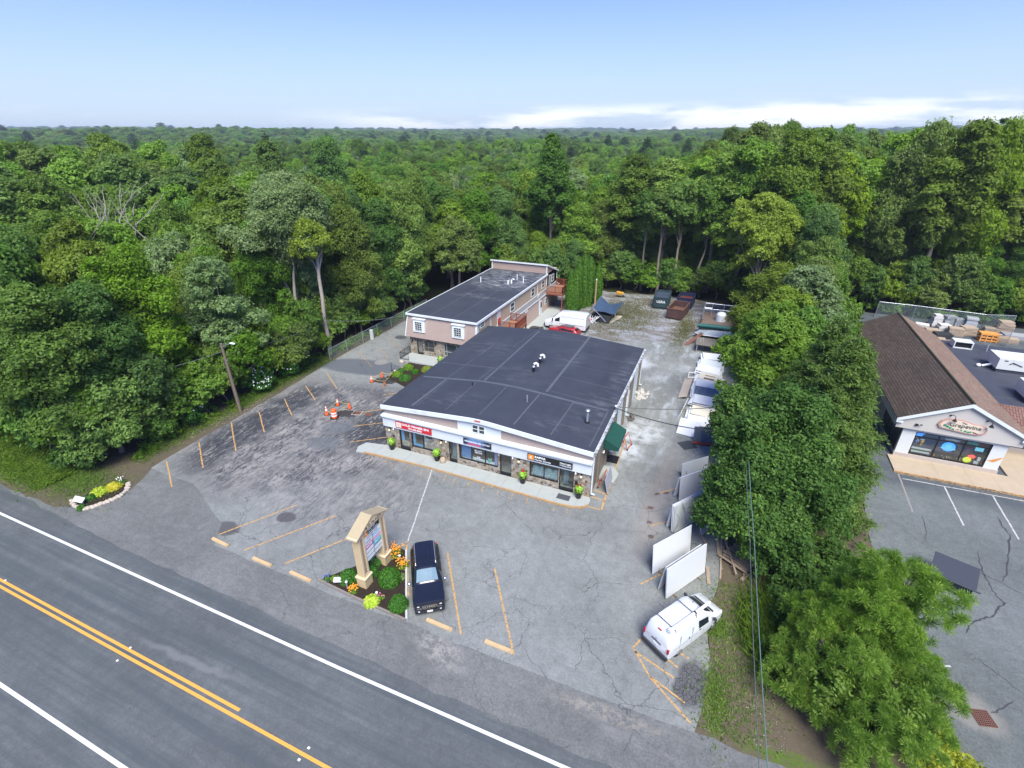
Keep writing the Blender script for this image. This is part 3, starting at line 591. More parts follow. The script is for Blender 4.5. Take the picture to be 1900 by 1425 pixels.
# things standing inside the windows
M_blue = pm('blue_cloth', (.13, .32, .68), .7, .3, 2); M_blue2 = pm('bright_blue_frame', (.14, .42, .75), .5, .1)
w = MB()
for i in range(9): w.obox((-17.42+i*.1, 30.64+.03*(i % 2), 1.5), (.08, .03, 1.35))
o = B(w, 'curtain', M_blue)
w = MB()
for i in range(3): w.obox((-14.42+i*.09, 30.64+.03*(i % 2), 1.45), (.08, .03, 1.45))
B(w, 'curtain', pm('lilac_cloth', (.35, .42, .7), .7, .3))
B(MB().box(-22.2, -21.98, 30.62, 30.66, .72, 2.12).box(-21.98, -21.3, 30.62, 30.66, .72, .92), 'window_surround', M_blue2); B(MB().box(-23.4, -23.12, 30.62, 30.66, .9, 2.05), 'curtain', M_blue2)
B(MB().box(-18.5, -18.15, 30.9, 30.93, .3, 2.1), 'pane_reflection', pm('grey_teal', (.22, .30, .32), .4)); B(MB().box(-8.7, -8.3, 31.0, 31.03, .3, 1.6), 'pane_reflection', pm('grey_teal', (.22, .30, .32), .4))  # grey-teal panels added behind the door glass to stand for its reflections
n = NT('window_poster'); v = n.pos(); c = n.mix(n.step(n.noise(v, 2.3, 5, .6), .45, .55), (.60, .66, .66), (.42, .30, .22)); M_poster = n.fin(c, .5)
n = NT('poster_flowers'); v = n.pos(); c = n.mix(n.step(n.noise(v, 5, 4, .6), .45, .55), (.55, .5, .35), (.32, .2, .12)); M_poster2 = n.fin(c, .5)
B(MB().box(-21.1, -20.1, 30.66, 30.675, .7, 2.1), 'poster', M_poster); B(MB().box(-23.4, -22.5, 30.6, 30.61, .45, .98), 'poster', M_poster2)
B(MB().prismy([(-20.6+.36*math.cos(t*math.pi/8), 1.85+.17*math.sin(t*math.pi/8)) for t in range(16)], 30.64, 30.658), 'poster_badge', M_blk)
M_pw = pm('window_letter_white', (.75, .78, .78), .5, .05)
for s, t, zz in (('BIG CITY', .17, 1.72), ('DECOR', .2, 1.52), ('studio', .14, 1.14), ('by appointment', .11, 1.0)): text('window_lettering', s, t, (-15.88, 30.54, zz), FACE_S, M_pw, pb, .003, 'CENTER', bold=.004)
w = MB().box(-17.45, -14.25, 30.7, 30.95, .66, .74); rng = random.Random(5)
for i in range(42):
    x = rng.uniform(-17.4, -14.3); w.ell((x, 30.74+rng.uniform(0, .15), .78+rng.uniform(-.04, .06)), (.055, .04, .05), 6, 4)
B(w, 'window_display', M_pw)
B(MB().tube([(-15.0, 30.85, .7), (-15.0, 30.85, 1.02)], [.13, .17], 12), 'window_pot', pm('aqua_pot', (.25, .6, .58), .4))
M_gleaf = pm('potted_leaf', (.06, .14, .04), .5, .3)
w = MB()
for i in range(14):
    a = rng.uniform(0, 6.28); l = rng.uniform(.25, .6); d = Vector((math.cos(a)*.3, math.sin(a)*.12, 1)).normalized(); p = Vector((-15, 30.85, 1.0)); q = p+d*l; s_ = Vector((.025, 0, 0)); w.quad(p-s_, p+s_, q+s_*.4, q-s_*.4)
B(w, 'window_plant', M_gleaf)
w = MB()
for x in (-11.0, -10.5, -9.9, -9.3): w.ell((x, 31.0, 1.25), (.3, .2, .22), 12, 8)
w.box(-11.25, -9.05, 30.85, 31.25, .62, 1.18); B(w, 'sofa', pm('pale_aqua_fabric', (.36, .52, .54), .8, .1), smooth=50)
w = MB()
for i in range(60):
    x = rng.uniform(-11.28, -9.06); zz = rng.uniform(.72, 1.05); w.obox((x, 30.66, zz), (rng.uniform(.03, .08), .01, .05))
B(w, 'window_decal', M_pw)
# centre windows, lamps, downspouts, boxes
for x in (-16.30, -15.72): shopwin(x, x+.52, 3.56, 4.28, 30.40, pb, (), .035, (3.92,), M_trim, M_gld)
B(MB().box(-16.36, -15.14, 30.475, 30.498, 3.5, 4.34), 'window_surround', M_trim)
B(MB().box(-15.98, -15.48, 30.19, 30.235, 4.78, 4.86), 'roof_badge', pm('red_badge', (.55, .05, .04), .5))
M_ivory = pm('lamp_ivory', (.8, .66, .42), .4, .05)
for x in (-24.35, -19.2, -12.2, -7.15):
    l = B(MB().box(x-.07, x+.07, 30.34, 30.42, 1.98, 2.14).tube([(x, 30.34, 2.1), (x, 30.26, 2.12), (x, 30.22, 2.02)], .02, 6), 'wall_lamp', M_blk)
    MB().ell((x+15.7, 30.22-41, 1.93), (.1, .1, .12), 10, 8).build('lamp_globe', M_ivory, l, smooth=60)
for x in (-23.95, -18.75, -12.75, -7.6): B(MB().tube([(x, 30.32, 2.18), (x+.05, 30.2, 2.08)], [.03, .06], 8), 'spotlight', M_wplas)
B(MB().box(-7.62, -7.40, 30.36, 30.42, 1.0, 1.3), 'letter_box', M_blk); B(MB().box(-24.1, -23.98, 30.38, 30.42, 1.25, 1.4), 'meter_box', M_blk)
B(MB().box(-24.96, -24.9, 31.2, 32.0, .3, 1.6), 'electric_cabinet', M_trimp); 
M_down = pm('downspout_white', (.62, .68, .72), .45, .06)
for y in (30.7, 37.0, 43.9, 51.2): B(MB().box(X1+.02, X1+.12, y, y+.1, .25, 3.95).obox((X1+.2, y+.05, .2), (.3, .1, .1)), 'downspout', M_down)
for y in (32.5, 35.1, 38.2, 42.2, 45.9, 50.0): B(MB().box(X1, X1+.14, y, y+.45, 0, 3.9), 'pier', pm('pier_brown', (.20, .17, .13), .8, .15))
for i, (y, dw, h) in enumerate(((39.0, 2.6, 3.1), (46.8, 2.8, 3.1))):
    B(MB().box(X1, X1+.035, y, y+dw, .02, h), 'garage_door', pm('pale_door', (.62, .72, .78), .5, .06)); 
B(MB().box(X1, X1+.03, 43.1, 44.4+.9, .02, 2.3), 'side_door', M_trimp)
B(MB().box(X1, X1+.03, 35.6, 36.9, .02, 2.2), 'side_door', M_blk); B(MB().box(X1+.1, X1+1.0, 35.7, 36.7, .0, .12), 'door_step', M_blk)
B(MB().ell((X1+.12, 33.9, 2.05), (.1, .06, .06), 8, 6).tube([(X1+.12, 33.88, 2.05), (X1+.12, 34.2, 2.05)], .05, 8), 'security_light', M_wplas)
# gutter with debris
n = NT('gutter_dirty'); v = n.pos(); M_gut = n.fin(n.mix(n.step(n.noise(n.map(v, (1, 3, 1)), 2, 6, .75), .45, .6), (.5, .52, .54), (.10, .10, .10)), .6)
B(MB().box(X1+.12, X1+.30, 30.34, 51.7, ZE-.20, ZE-.02), 'gutter', M_gut)
# green canopy over the side door
M_green = pm('green_canvas', (.006, .062, .045), .75, .12)
B(MB().prismx([(34.2-34.2, 0)]*0 or [(34.1, 2.25), (37.2, 2.25), (37.2, 2.3), (34.1, 2.3)], X1, X1+.02).add([(X1+.02, 34.1, 3.25), (X1+.02, 37.2, 3.25), (X1+1.25, 37.2, 2.62), (X1+1.25, 34.1, 2.62), (X1+1.25, 37.2, 2.3), (X1+1.25, 34.1, 2.3), (X1+.02, 34.1, 2.3), (X1+.02, 37.2, 2.3)],
    [(3, 2, 1, 0), (3, 5, 4, 2), (0, 6, 5, 3), (1, 2, 4, 7)]), 'canopy', M_green)
# ---------------- pavement in front, with control joints and painted kerb
swp = [(-25.4, 28.75), (-26.9, 28.55), (-27.2, 29.3), (-26.9, 30.05), (-24.9, 30.42), (-6.4, 30.42), (-6.25, 30.0), (-6.3, 29.5), (-6.65, 29.1), (-7.3, 28.85), (-8.5, 28.75), (-20, 28.95)]
sw = MB().prism(swp, -.02, .12).build('pavement', M_conc); sw['kind'] = 'structure'; sw['label'] = 'pale concrete pavement along the plaza shopfronts'
for i in range(13):
    x = -25.2+i*1.5; MB().box(x-.012, x+.012, 28.9, 30.42, .115, .1235).build('joint', pm('joint_dark', (.22, .23, .22), .9), sw)
w = MB(); kb = [(-26.2, 28.62), (-25.4, 28.72), (-20, 28.92), (-8.5, 28.72), (-7.3, 28.82), (-6.62, 29.07), (-6.27, 29.48)]
for i in range(len(kb)-1):
    a, b = Vector(kb[i]), Vector(kb[i+1]); d = (b-a).normalized(); nn = Vector((-d.y, d.x))*.14
    w.add([(*a, -.01), (*b, -.01), (*b, .128), (*a, .128), (*(a+nn), .128), (*(b+nn), .128)], [(0, 1, 2, 3), (3, 2, 5, 4)])
w.build('kerb', M_ykerb, sw); 
w = MB(); rng = random.Random(3)
for i in range(16):
    x = -25+i*1.16+rng.uniform(-.3, .3); w.add([(x, 28.6, .003), (x+.09, 28.6, .003), (x+.25, 28.05-rng.uniform(0, .3), .003), (x+.16, 28.05-rng.uniform(0, .2), .003)], [(3, 2, 1, 0)])
w.build('paint_splash', M_yel3, lot)

# ---------------- signs on the fascia (each can be lifted off)
def signboard(name, label, x0, x1, z0, z1, mat, y=30.2, t=.06):
    r = thing(name, label, 'sign', ((x0+x1)/2, y, z0)); MB().box(x0, x1, y, y+t, z0, z1).build('sign_panel', mat, r, world=True); return r
M_red = pm('sign_red', (.55, .02, .025), .4, .05); M_sblk = pm('sign_black', (.012, .012, .014), .35, .1); M_org = pm('sign_orange', (.8, .27, .03), .45, .05)
g = signboard('shop_sign', 'red spa sign with white lettering on the fascia at the left', -23.6, -20.05, 2.44, 3.03, M_red)
MB().box(-23.52, -23.02, 30.185, 30.199, 2.5, 2.97).build('emblem_panel', pm('emblem_cream', (.72, .62, .52), .5, .2, 8), g, world=True)
MB().ell((-23.27, 30.18, 2.78), (.12, .01, .13), 10, 6).build('emblem', pm('emblem_pink', (.75, .45, .4), .5), g, world=True)
text('lettering', 'GOLD FINGER SPA', .29, (-22.98, 30.19, 2.76), FACE_S, M_pw, g, .006, sx=1.13, bold=.008); text('lettering', '774-305-0063', .22, (-22.35, 30.19, 2.5), FACE_S, M_pw, g, .006, sx=1.1, bold=.006)
n = NT('tattoo_print'); v = n.pos(); c = n.mix(n.blob(n.map(v, (1, 1, 1), (R(-90), 0, 0)), -.15, .35, .7, .5, 0, .5), (.012, .014, .035), (.10, .22, .42)); sep = n.N.new('ShaderNodeSeparateXYZ'); n.L.new(v, sep.inputs[0])
rd = n.math('MULTIPLY', n.step(sep.outputs['Z'], .25, .12), n.math('MULTIPLY', n.step(sep.outputs['X'], -1.0, -.6), n.step(sep.outputs['X'], .5, .1)))
c = n.mix(n.math('MULTIPLY', rd, n.step(n.noise(v, 5, 5, .6), .3, .5)), c, (.55, .07, .16)); c = n.mix(n.math('MULTIPLY', n.step(n.noise(v, 3, 5, .7), .55, .62), n.step(sep.outputs['Z'], .28, .4, 0, .5)), c, (.5, .6, .75)); M_tat = n.fin(c, .4)
g = signboard('shop_sign', 'dark blue and pink tattoo shop sign in the middle of the fascia', -17.05, -14.55, 2.45, 2.98, M_tat)
text('lettering', 'PROFESSIONAL INK TATTOO', .17, (-15.8, 30.19, 2.69), FACE_S, M_pw, g, .006, 'CENTER', sx=1.0, bold=.005)
g = signboard('shop_sign', 'black granite shop sign with an orange square at its left end', -11.46, -7.84, 2.42, 2.96, M_sblk)
MB().box(-11.4, -10.92, 30.185, 30.199, 2.46, 2.92).build('emblem_panel', M_org, g, world=True)
text('emblem', 'R', .34, (-11.27, 30.178, 2.56), FACE_S, M_pw, g, .004, bold=.004)
text('lettering', 'RAPHA', .24, (-10.86, 30.19, 2.71), FACE_S, M_pw, g, .006, bold=.012, sx=1.15); text('lettering', 'Marble Granite', .19, (-10.86, 30.19, 2.49), FACE_S, M_pw, g, .006, sx=1.12, bold=.003)
text('lettering', '774.517.2881', .155, (-7.92, 30.19, 2.72), FACE_S, M_pw, g, .006, 'RIGHT', bold=.006, sx=1.1); text('lettering', '774.226.0228', .155, (-7.92, 30.19, 2.53), FACE_S, M_pw, g, .006, 'RIGHT', bold=.003, sx=1.1)

# ---------------- rear two storey building
rb = thing('rear_building', 'long two storey tan building with black flat roof and mansard front', 'building', (-30, 62, 0))
B2 = lambda mb, name, mat, **k: mb.build(name, mat, k.pop('parent', rb), world=True, **k)
L2, R2 = -34.7, -25.35
B2(MB().box(L2, R2, 49.5, 79.1, 0, 2.6), 'lower_wall', M_sid3); B2(MB().box(L2-.05, R2, 49.6, 79.1, 2.62, 5.3), 'upper_wall', M_sid2)
# stone front with openings
w = MB(); ops = [(-33.72, -32.88, .12), (-32.65, -31.25, .66), (-29.85, -26.7, .5)]; x = L2
for a, b, zs in ops:
    w.box(x, a, 49.28, 49.49, 0, 2.55); w.box(a, b, 49.28, 49.49, 2.08, 2.55)
    if zs > .2: w.box(a, b, 49.28, 49.49, 0, zs)
    x = b
w.box(x, R2, 49.28, 49.49, 0, 2.55); B2(w, 'stone_facing', stone('pale_field_stone', 4.4))
shopdoor(-33.72, -32.88, .12, 2.08, 49.33, rb, 1); shopwin(-32.65, -31.25, .66, 2.08, 49.33, rb, (-32.1,), .05, (1.2,), pm('bronze_frame', (.22, .17, .13), .5), M_gld); shopwin(-29.85, -26.7, .5, 2.08, 49.33, rb, (-29.5, -28.1), .06, (1.05,), pm('grey_frame', (.35, .37, .36), .5), M_gld)
# mansard
w = MB().add([(L2-.35, 48.85, 2.5), (R2+.1, 48.85, 2.5), (R2+.1, 49.35, 5.2), (L2-.05, 49.35, 5.2), (L2-.35, 49.6, 2.5), (R2+.1, 49.6, 2.5), (R2+.1, 49.6, 5.2), (L2-.05, 49.6, 5.2)], [(0, 1, 2, 3), (0, 4, 5, 1), (1, 5, 6, 2), (0, 3, 7, 4)])
B2(w, 'mansard_front', siding('pink_tan_siding', (.41, .315, .27)))
M_t2 = M_trim
w = MB().add([(L2-.38, 48.82, 2.5), (L2-.26, 48.82, 2.5), (L2+.03, 49.32, 5.2), (L2-.1, 49.32, 5.2), (L2-.38, 49.6, 2.5), (L2-.1, 49.6, 5.2)], [(0, 1, 2, 3), (0, 3, 5, 4)]).box(R2+.0, R2+.14, 48.83, 49.3, 2.5, 2.6)
w.add([(R2-.05, 48.81, 2.5), (R2+.13, 48.81, 2.5), (R2+.13, 49.31, 5.2), (R2-.05, 49.31, 5.2), (R2+.13, 49.65, 2.5), (R2+.13, 49.65, 5.2)], [(0, 1, 2, 3), (1, 4, 5, 2)])
w.box(L2-.2, R2+.25, 49.1, 49.22, 5.18, 5.42).box(L2-.2, L2-.1, 49.22, 74, 5.22, 5.44).box(R2+.12, R2+.25, 49.22, 74, 5.14, 5.42); B2(w, 'roof_edge_trim', M_t2)
M_ep2 = roofmat('black_membrane_roof', (.040, .045, .056), ((-29.5, 68, 5.5, 4.5, .1, .95), (-27.8, 66.5, 3, 2.5, 0, .9), (-27, 72, 2.5, 2, 0, .9), (-32, 72, 3, 2, 0, .8), (-31, 59, 2.5, 1, 0, .45), (-27.3, 58.7, 2, .6, 0, .35), (-30.5, 66, 2.2, 3.5, 0, .6)), (.27, .28, .28))
rr2 = B2(MB().box(L2-.1, R2+.12, 49.22, 74.0, 5.3, 5.4), 'roof', M_ep2)
for x in (-31.6, -28.5): MB().box(x-.05+30, x+.05+30, 49.4-62, 73-62, 5.39, 5.406).build('roof_seam', pm('roof_seam_dark', (.075, .08, .09), .6, .3), rr2)
for (fx, fy, lr) in ((-33.0, -33.0, 0), (-27.6, -27.6, 0)):
    x = fx; w = MB()
    # window box standing off the sloped mansard
    w.add([(x-.82, 48.86, 3.25), (x+.82, 48.86, 3.25), (x+.82, 48.98, 4.82), (x-.82, 48.98, 4.82), (x-.82, 49.5, 3.25), (x+.82, 49.5, 3.25), (x+.82, 49.5, 4.82), (x-.82, 49.5, 4.82)], [(0, 1, 2, 3), (0, 4, 5, 1), (1, 5, 6, 2), (0, 3, 7, 4), (3, 2, 6, 7)]).box(x-.9, x+.9, 48.88, 49.5, 4.83, 4.93)
    B2(w, 'window_surround', M_t2)
for x in (-33.0, -27.6):
    f = shopwin(x-.48, x+.48, 3.5, 4.6, 48.82, rb, (x-.16, x+.16), .035, (3.78, 4.05, 4.33), M_t2, M_gld, dep=.09)
# right side: skirt roof, windows, door
w = MB().add([(R2, 49.6, 3.05), (R2, 79.1, 3.05), (R2+.5, 79.1, 2.7), (R2+.5, 49.6, 2.7), (R2+.5, 49.6, 2.62), (R2+.5, 79.1, 2.62)], [(0, 3, 2, 1), (3, 4, 5, 2)]); B2(w, 'skirt_roof', pm('grey_shingle', (.16, .155, .16), .85, .25, 8))
B2(MB().box(R2+.02, R2+.08, 49.6, 79.1, 3.05, 3.14).box(R2+.5, R2+.56, 49.6, 79.1, 2.56, 2.7), 'skirt_trim', M_t2)
B2(MB().box(R2, R2+.45, 49.6, 79.1, 0, 2.6), 'side_wall', pm('rose_block_wall', (.52, .385, .31), .8, .08, 2))
B2(MB().box(R2, R2+.05, 49.66, 49.8, 3.14, 5.2).box(R2, R2+.05, 53.2, 53.32, 3.1, 5.2).box(R2, R2+.05, 69.9, 70.05, 3.1, 5.2), 'side_trim', M_t2)
def sidewin(x, y0, y1, z0, z1, par, mid=True, fm=M_trim):
    fr = .09; f = MB().box(x, x+.07, y0, y0+fr, z0, z1).box(x, x+.07, y1-fr, y1, z0, z1).box(x, x+.07, y0+fr, y1-fr, z1-fr, z1).box(x, x+.07, y0+fr, y1-fr, z0, z0+fr)
    if mid: f.box(x, x+.06, y0+fr, y1-fr, (z0+z1)/2-.03, (z0+z1)/2+.03)
    d = f.build('window', fm, par, world=True); g = MB().box(x+.01, x+.03, y0+fr, y1-fr, z0+fr, z1-fr); g.v = [tuple(Vector(q)-Vector(par.location)) for q in g.v]; g.build('pane', M_gld, d)
for y0, y1, z0, z1 in ((50.3, 51.5, 4.3, 5.0), (59.4, 60.8, 3.5, 4.75), (67.2, 68.6, 3.45, 4.7), (71.7, 73.0, 3.55, 4.75)): sidewin(R2, y0, y1, z0, z1, rb)
sidewin(R2+.45, 72.2, 73.4, .95, 1.95, rb)
B2(MB().box(R2, R2+.06, 55.2, 56.2, 3.0, 5.0), 'side_door', pm('red_white_door', (.6, .62, .62), .5)); B2(MB().box(R2+.06, R2+.08, 55.3, 56.1, 3.05, 3.95), 'door_panel', M_red)
B2(MB().box(R2+.45, R2+.5, 69.9, 70.8, .02, 2.15), 'side_door', M_trim); B2(MB().box(R2+.5, R2+.52, 70.1, 70.6, 1.1, 1.9), 'door_pane', M_gld)
for y, z in ((61.0, 1.9), (64.0, 2.25), (64.5, 2.3), (62.6, 1.8)): B2(MB().tube([(R2+.44, y, z), (R2+.55, y, z)], .13, 8), 'wall_vent', M_wplas if z > 2 else M_blk)
B2(MB().box(R2+.5, R2+.6, 69.4, 69.5, .1, 2.6).obox((R2+.3, 69.45, 3.0), (.1, .1, .9), 0, 0, R(25)), 'downspout', M_down)
# penthouse with a single pitch roof
w = MB().add([(L2, 74, 5.3), (R2, 74, 5.3), (R2, 79.1, 2.6), (L2, 79.1, 2.6), (L2, 74, 6.65), (R2, 74, 6.65), (R2, 79.1, 4.75), (L2, 79.1, 4.75), (R2, 74, 2.6), (L2, 74, 2.6)], [(0, 1, 5, 4), (8, 2, 6, 5), (3, 7, 6, 2), (9, 4, 7, 3)]); B2(w, 'penthouse_wall', M_sid3)
sl = (4.75-6.65)/5.1
w = MB().add([(L2-.25, 73.75, 6.66-sl*.25*-1+.0), (R2+.25, 73.75, 6.66), (R2+.25, 79.5, 4.62), (L2-.25, 79.5, 4.62), (L2-.25, 73.75, 6.9), (R2+.25, 73.75, 6.9), (R2+.25, 79.5, 4.84), (L2-.25, 79.5, 4.84)], [(0, 1, 5, 4), (1, 2, 6, 5), (2, 3, 7, 6), (3, 0, 4, 7), (4, 5, 6, 7), (3, 2, 1, 0)])
w.v[0] = (L2-.25, 73.75, 6.66); B2(w, 'penthouse_roof', M_trim)
B2(MB().box(R2-.05, R2+.1, 73.9, 74.05, 2.7, 6.6).box(R2-.02, R2+.08, 79.0, 79.14, 0, 4.7).box(L2-.08, L2+.08, 73.9, 74.0, 5.4, 6.6), 'corner_trim', M_trim)
sidewin(R2+.02, 75.1, 76.0, 2.95, 4.85, rb, False); sidewin(R2+.02, 76.4, 77.5, 3.5, 4.7, rb)
B2(MB().box(L2-1.4, L2-.05, 60, 72, 0, 4.2).box(L2-1.5, L2, 59.9, 72.1, 4.2, 4.3), 'side_annex', pm('annex_roof_dark', (.09, .09, .1), .7))
for x, y, h, r in ((-32.6, 65.4, .8, .07), (-28.3, 69.0, .8, .06), (-26.7, 67.5, .9, .07)): B2(MB().tube([(x, y, 5.38), (x, y, 5.4+h)], r, 8), 'vent_pipe', M_wplas)
B2(MB().tube([(-28.2, 66.6, 5.38), (-28.2, 66.6, 5.9), (-28.0, 66.65, 6.1), (-27.8, 66.7, 6.0)], .11, 8).tube([(-28.5, 66.0, 5.38), (-28.5, 66.0, 5.9), (-28.3, 66.05, 6.05)], .11, 8), 'vent_pipe', M_wplas)
for x in (-34.3, -31.0): B2(MB().box(x-.06, x+.06, 49.15, 49.28, 1.75, 2.0), 'wall_lamp', M_blk)
# patio, railing
B2(MB().box(-34.9, -25.6, 46.9, 49.28, -.02, .12), 'patio_slab', M_conc)
M_rail = pm('black_railing', (.015, .017, .02), .4)
w = MB()
for (a, b) in (((-34.8, 49.2), (-34.8, 47.0)), ((-34.8, 47.0), (-33.6, 47.0))):
    for z in (.25, 1.05): w.tube([(*a, z), (*b, z)], .03, 6)
    L = math.dist(a, b); k = int(L/.14)
    for i in range(k+1): w.tube([(a[0]+(b[0]-a[0])*i/k, a[1]+(b[1]-a[1])*i/k, .1), (a[0]+(b[0]-a[0])*i/k, a[1]+(b[1]-a[1])*i/k, 1.05)], .014 if i % 8 else .035, 4)
B2(w, 'railing', M_rail)
# decks
M_wood = pm('red_brown_deck_wood', (.22, .062, .028), .6, .3, 3); M_wood2 = pm('deck_board', (.30, .15, .09), .7, .25, 3)
def deck(x0, x1, y0, y1, z, sides, name='deck'):
    d = B2(MB().box(x0, x1, y0, y1, z-.3, z-.06), name, M_wood)
    loc = Vector(rb.location)
    def sub(mb, nm, mat): mb.v = [tuple(Vector(q)-loc) for q in mb.v]; return mb.build(nm, mat, d)
    w = MB(); k = int((y1-y0)/.15)
    for i in range(k): w.box(x0, x1, y0+(y1-y0)*i/k+.008, y0+(y1-y0)*(i+1)/k-.008, z-.06, z)
    sub(w, 'deck_boards', M_wood2)
    w = MB()
    for px_, py_ in ((x1-.1, y0+.1), (x1-.1, y1-.1), (x1-.1, (y0+y1)/2)): w.box(px_-.08, px_+.08, py_-.08, py_+.08, 0, z-.3)
    sub(w, 'posts', M_wood)
    w = MB()
    for (a, b) in sides:
        L = math.dist(a, b); k = max(2, int(L/.13))
        w.obox(((a[0]+b[0])/2, (a[1]+b[1])/2, z+1.0), (L+.1, .14, .05), math.atan2(b[1]-a[1], b[0]-a[0])); w.obox(((a[0]+b[0])/2, (a[1]+b[1])/2, z+.12), (L, .06, .08), math.atan2(b[1]-a[1], b[0]-a[0]))
        for i in range(k+1):
            q = (a[0]+(b[0]-a[0])*i/k, a[1]+(b[1]-a[1])*i/k); r = .02 if (i % 10 and i != k) else .05; w.box(q[0]-r, q[0]+r, q[1]-r, q[1]+r, z, z+(1.0 if r < .03 else 1.08))
    sub(w, 'railing', M_wood)
    return d
deck(R2+.5, -22.5, 54.6, 58.3, 2.9, [((R2+.6, 54.7), (-22.6, 54.7)), ((-22.6, 54.7), (-22.6, 58.2)), ((-22.6, 58.2), (R2+.6, 58.2))])
deck(R2+.5, -22.1, 72.4, 77.4, 2.9, [((R2+.6, 72.5), (-22.2, 72.5)), ((-22.2, 72.5), (-22.2, 76.2)), ((-22.2, 77.3), (R2+.6, 77.3))])
w = MB(); k = 13
for i in range(k): w.box(-22.1, -21.1, 77.3-(i+1)*.28, 77.3-i*.28, 2.9-(i+1)*.21-.05, 2.9-(i+1)*.21)
for x in (-22.1, -21.1): w.add([(x-.03, 77.3, 2.85), (x+.03, 77.3, 2.85), (x+.03, 73.6, .05), (x-.03, 73.6, .05), (x-.03, 77.3, 2.6), (x+.03, 77.3, 2.6), (x+.03, 73.6, -.0), (x-.03, 73.6, -.0)], [(0, 1, 2, 3), (4, 7, 6, 5), (1, 5, 6, 2), (0, 3, 7, 4)])
for x in (-22.08, -21.12): w.tube([(x, 77.3, 3.8), (x, 73.6, 1.0), (x, 73.6, 0)], .05, 4); w.tube([(x, 77.3, 2.8), (x, 77.3, 3.85)], .05, 4)
B2(w, 'staircase', M_wood)
B2(MB().box(R2+.5, -22.2, 62, 79, -.02, .035), 'side_pavement', M_conc)
B2(MB().box(-25.0, -23.8, 58.35, 60.0, 0, .8), 'ac_unit', M_galv)

# ---------------- neighbouring shop with the shingle gable roof
def shingle(name, c0, c1, ax='X'):
    n = NT(name); v = n.pos(); sc = n.map(v, (1, 1, 1)); b = n.N.new('ShaderNodeTexBrick'); n.L.new(n.map(v, (1, 1, 1), (0, 0, R(90))), b.inputs['Vector'])
    b.inputs['Scale'].default_value = 1; b.inputs['Brick Width'].default_value = .5; b.inputs['Row Height'].default_value = .2; b.inputs['Mortar Size'].default_value = .02
    b.inputs['Color1'].default_value = (*c0, 1); b.inputs['Color2'].default_value = (*c1, 1); b.inputs['Mortar'].default_value = (*(a*.35 for a in c0), 1)
    c = n.mix(n.step(n.noise(n.map(v, (2.2, .5, 1)), .5, 6, .7), .4, .7, 0, .55), b.outputs['Color'], tuple(a*.55 for a in c0)); c = n.mix(n.step(n.noise(v, 8, 3, .7), .66, .72, 0, .6), c, (.25, .23, .2))
    return n.fin(c, .95, 0, .15)
sh = thing('corner_shop', 'cream gabled shop with brown shingle roof and a wide window full of neon signs', 'building', (20, 57, 0))
B3 = lambda mb, name, mat, **k: mb.build(name, mat, k.pop('parent', sh), world=True, **k)
M_stuc = pm('white_stucco', (.60, .625, .61), .85, .06, 4, bump=.015); M_cream = pm('cream_gable', (.50, .475, .43), .7, .05, 1); M_base = pm('stone_base', (.44, .38, .33), .9, .15, 3)
M_tan = pm('tan_concrete', (.40, .32, .225), .85, .15, 1.5)
w = MB().box(16.35, 17.3, 46.28, 46.5, .45, 3.0).box(22.45, 23.4, 46.28, 46.5, .45, 3.0).box(17.3, 22.45, 46.28, 46.5, 2.66, 3.0); B3(w, 'front_wall', M_stuc)
B3(MB().box(16.28, 23.46, 46.2, 46.5, 0, .45), 'stone_base', M_base)
B3(MB().box(16.35, 16.5, 46.5, 70, 0, 3.0).box(23.3, 23.4, 46.5, 51, 0, 3.0).box(16.5, 23.3, 47.8, 70, 0, 3.0), 'side_wall', pm('side_grey', (.33, .36, .36), .8, .1))
B3(MB().box(15.7, 16.35, 46.1, 70, 2.88, 2.92), 'soffit', M_cream)
B3(MB().prismy([(15.72, 2.92), (24.05, 2.92), (24.05, 3.75), (19.95, 5.85), (15.72, 3.75)], 46.02, 46.2), 'gable_wall', M_cream)
B3(MB().box(15.66, 15.72, 46.02, 70, 2.9, 3.75), 'side_fascia', pm('fascia_grey', (.42, .45, .46), .6, .05))
ZT = 6.08; ZL = 3.86
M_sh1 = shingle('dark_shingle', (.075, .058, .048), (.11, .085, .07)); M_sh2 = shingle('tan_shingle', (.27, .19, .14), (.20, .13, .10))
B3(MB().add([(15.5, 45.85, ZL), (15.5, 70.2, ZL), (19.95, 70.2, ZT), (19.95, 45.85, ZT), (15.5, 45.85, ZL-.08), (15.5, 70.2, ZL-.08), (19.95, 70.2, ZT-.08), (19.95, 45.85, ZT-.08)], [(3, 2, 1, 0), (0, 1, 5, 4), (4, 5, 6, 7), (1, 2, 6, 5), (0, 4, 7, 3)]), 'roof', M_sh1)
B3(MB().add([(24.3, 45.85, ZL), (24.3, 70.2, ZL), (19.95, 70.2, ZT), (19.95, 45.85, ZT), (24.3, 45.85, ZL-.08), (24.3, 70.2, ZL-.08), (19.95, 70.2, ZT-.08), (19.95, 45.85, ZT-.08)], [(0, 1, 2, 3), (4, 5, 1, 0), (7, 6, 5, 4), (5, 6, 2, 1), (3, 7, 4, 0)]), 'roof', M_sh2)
B3(MB().tube([(19.95, 45.85, ZT), (19.95, 70.2, ZT)], .1, 6), 'ridge_cap', pm('mossy_ridge', (.055, .05, .025), .95, .4, 1.2))
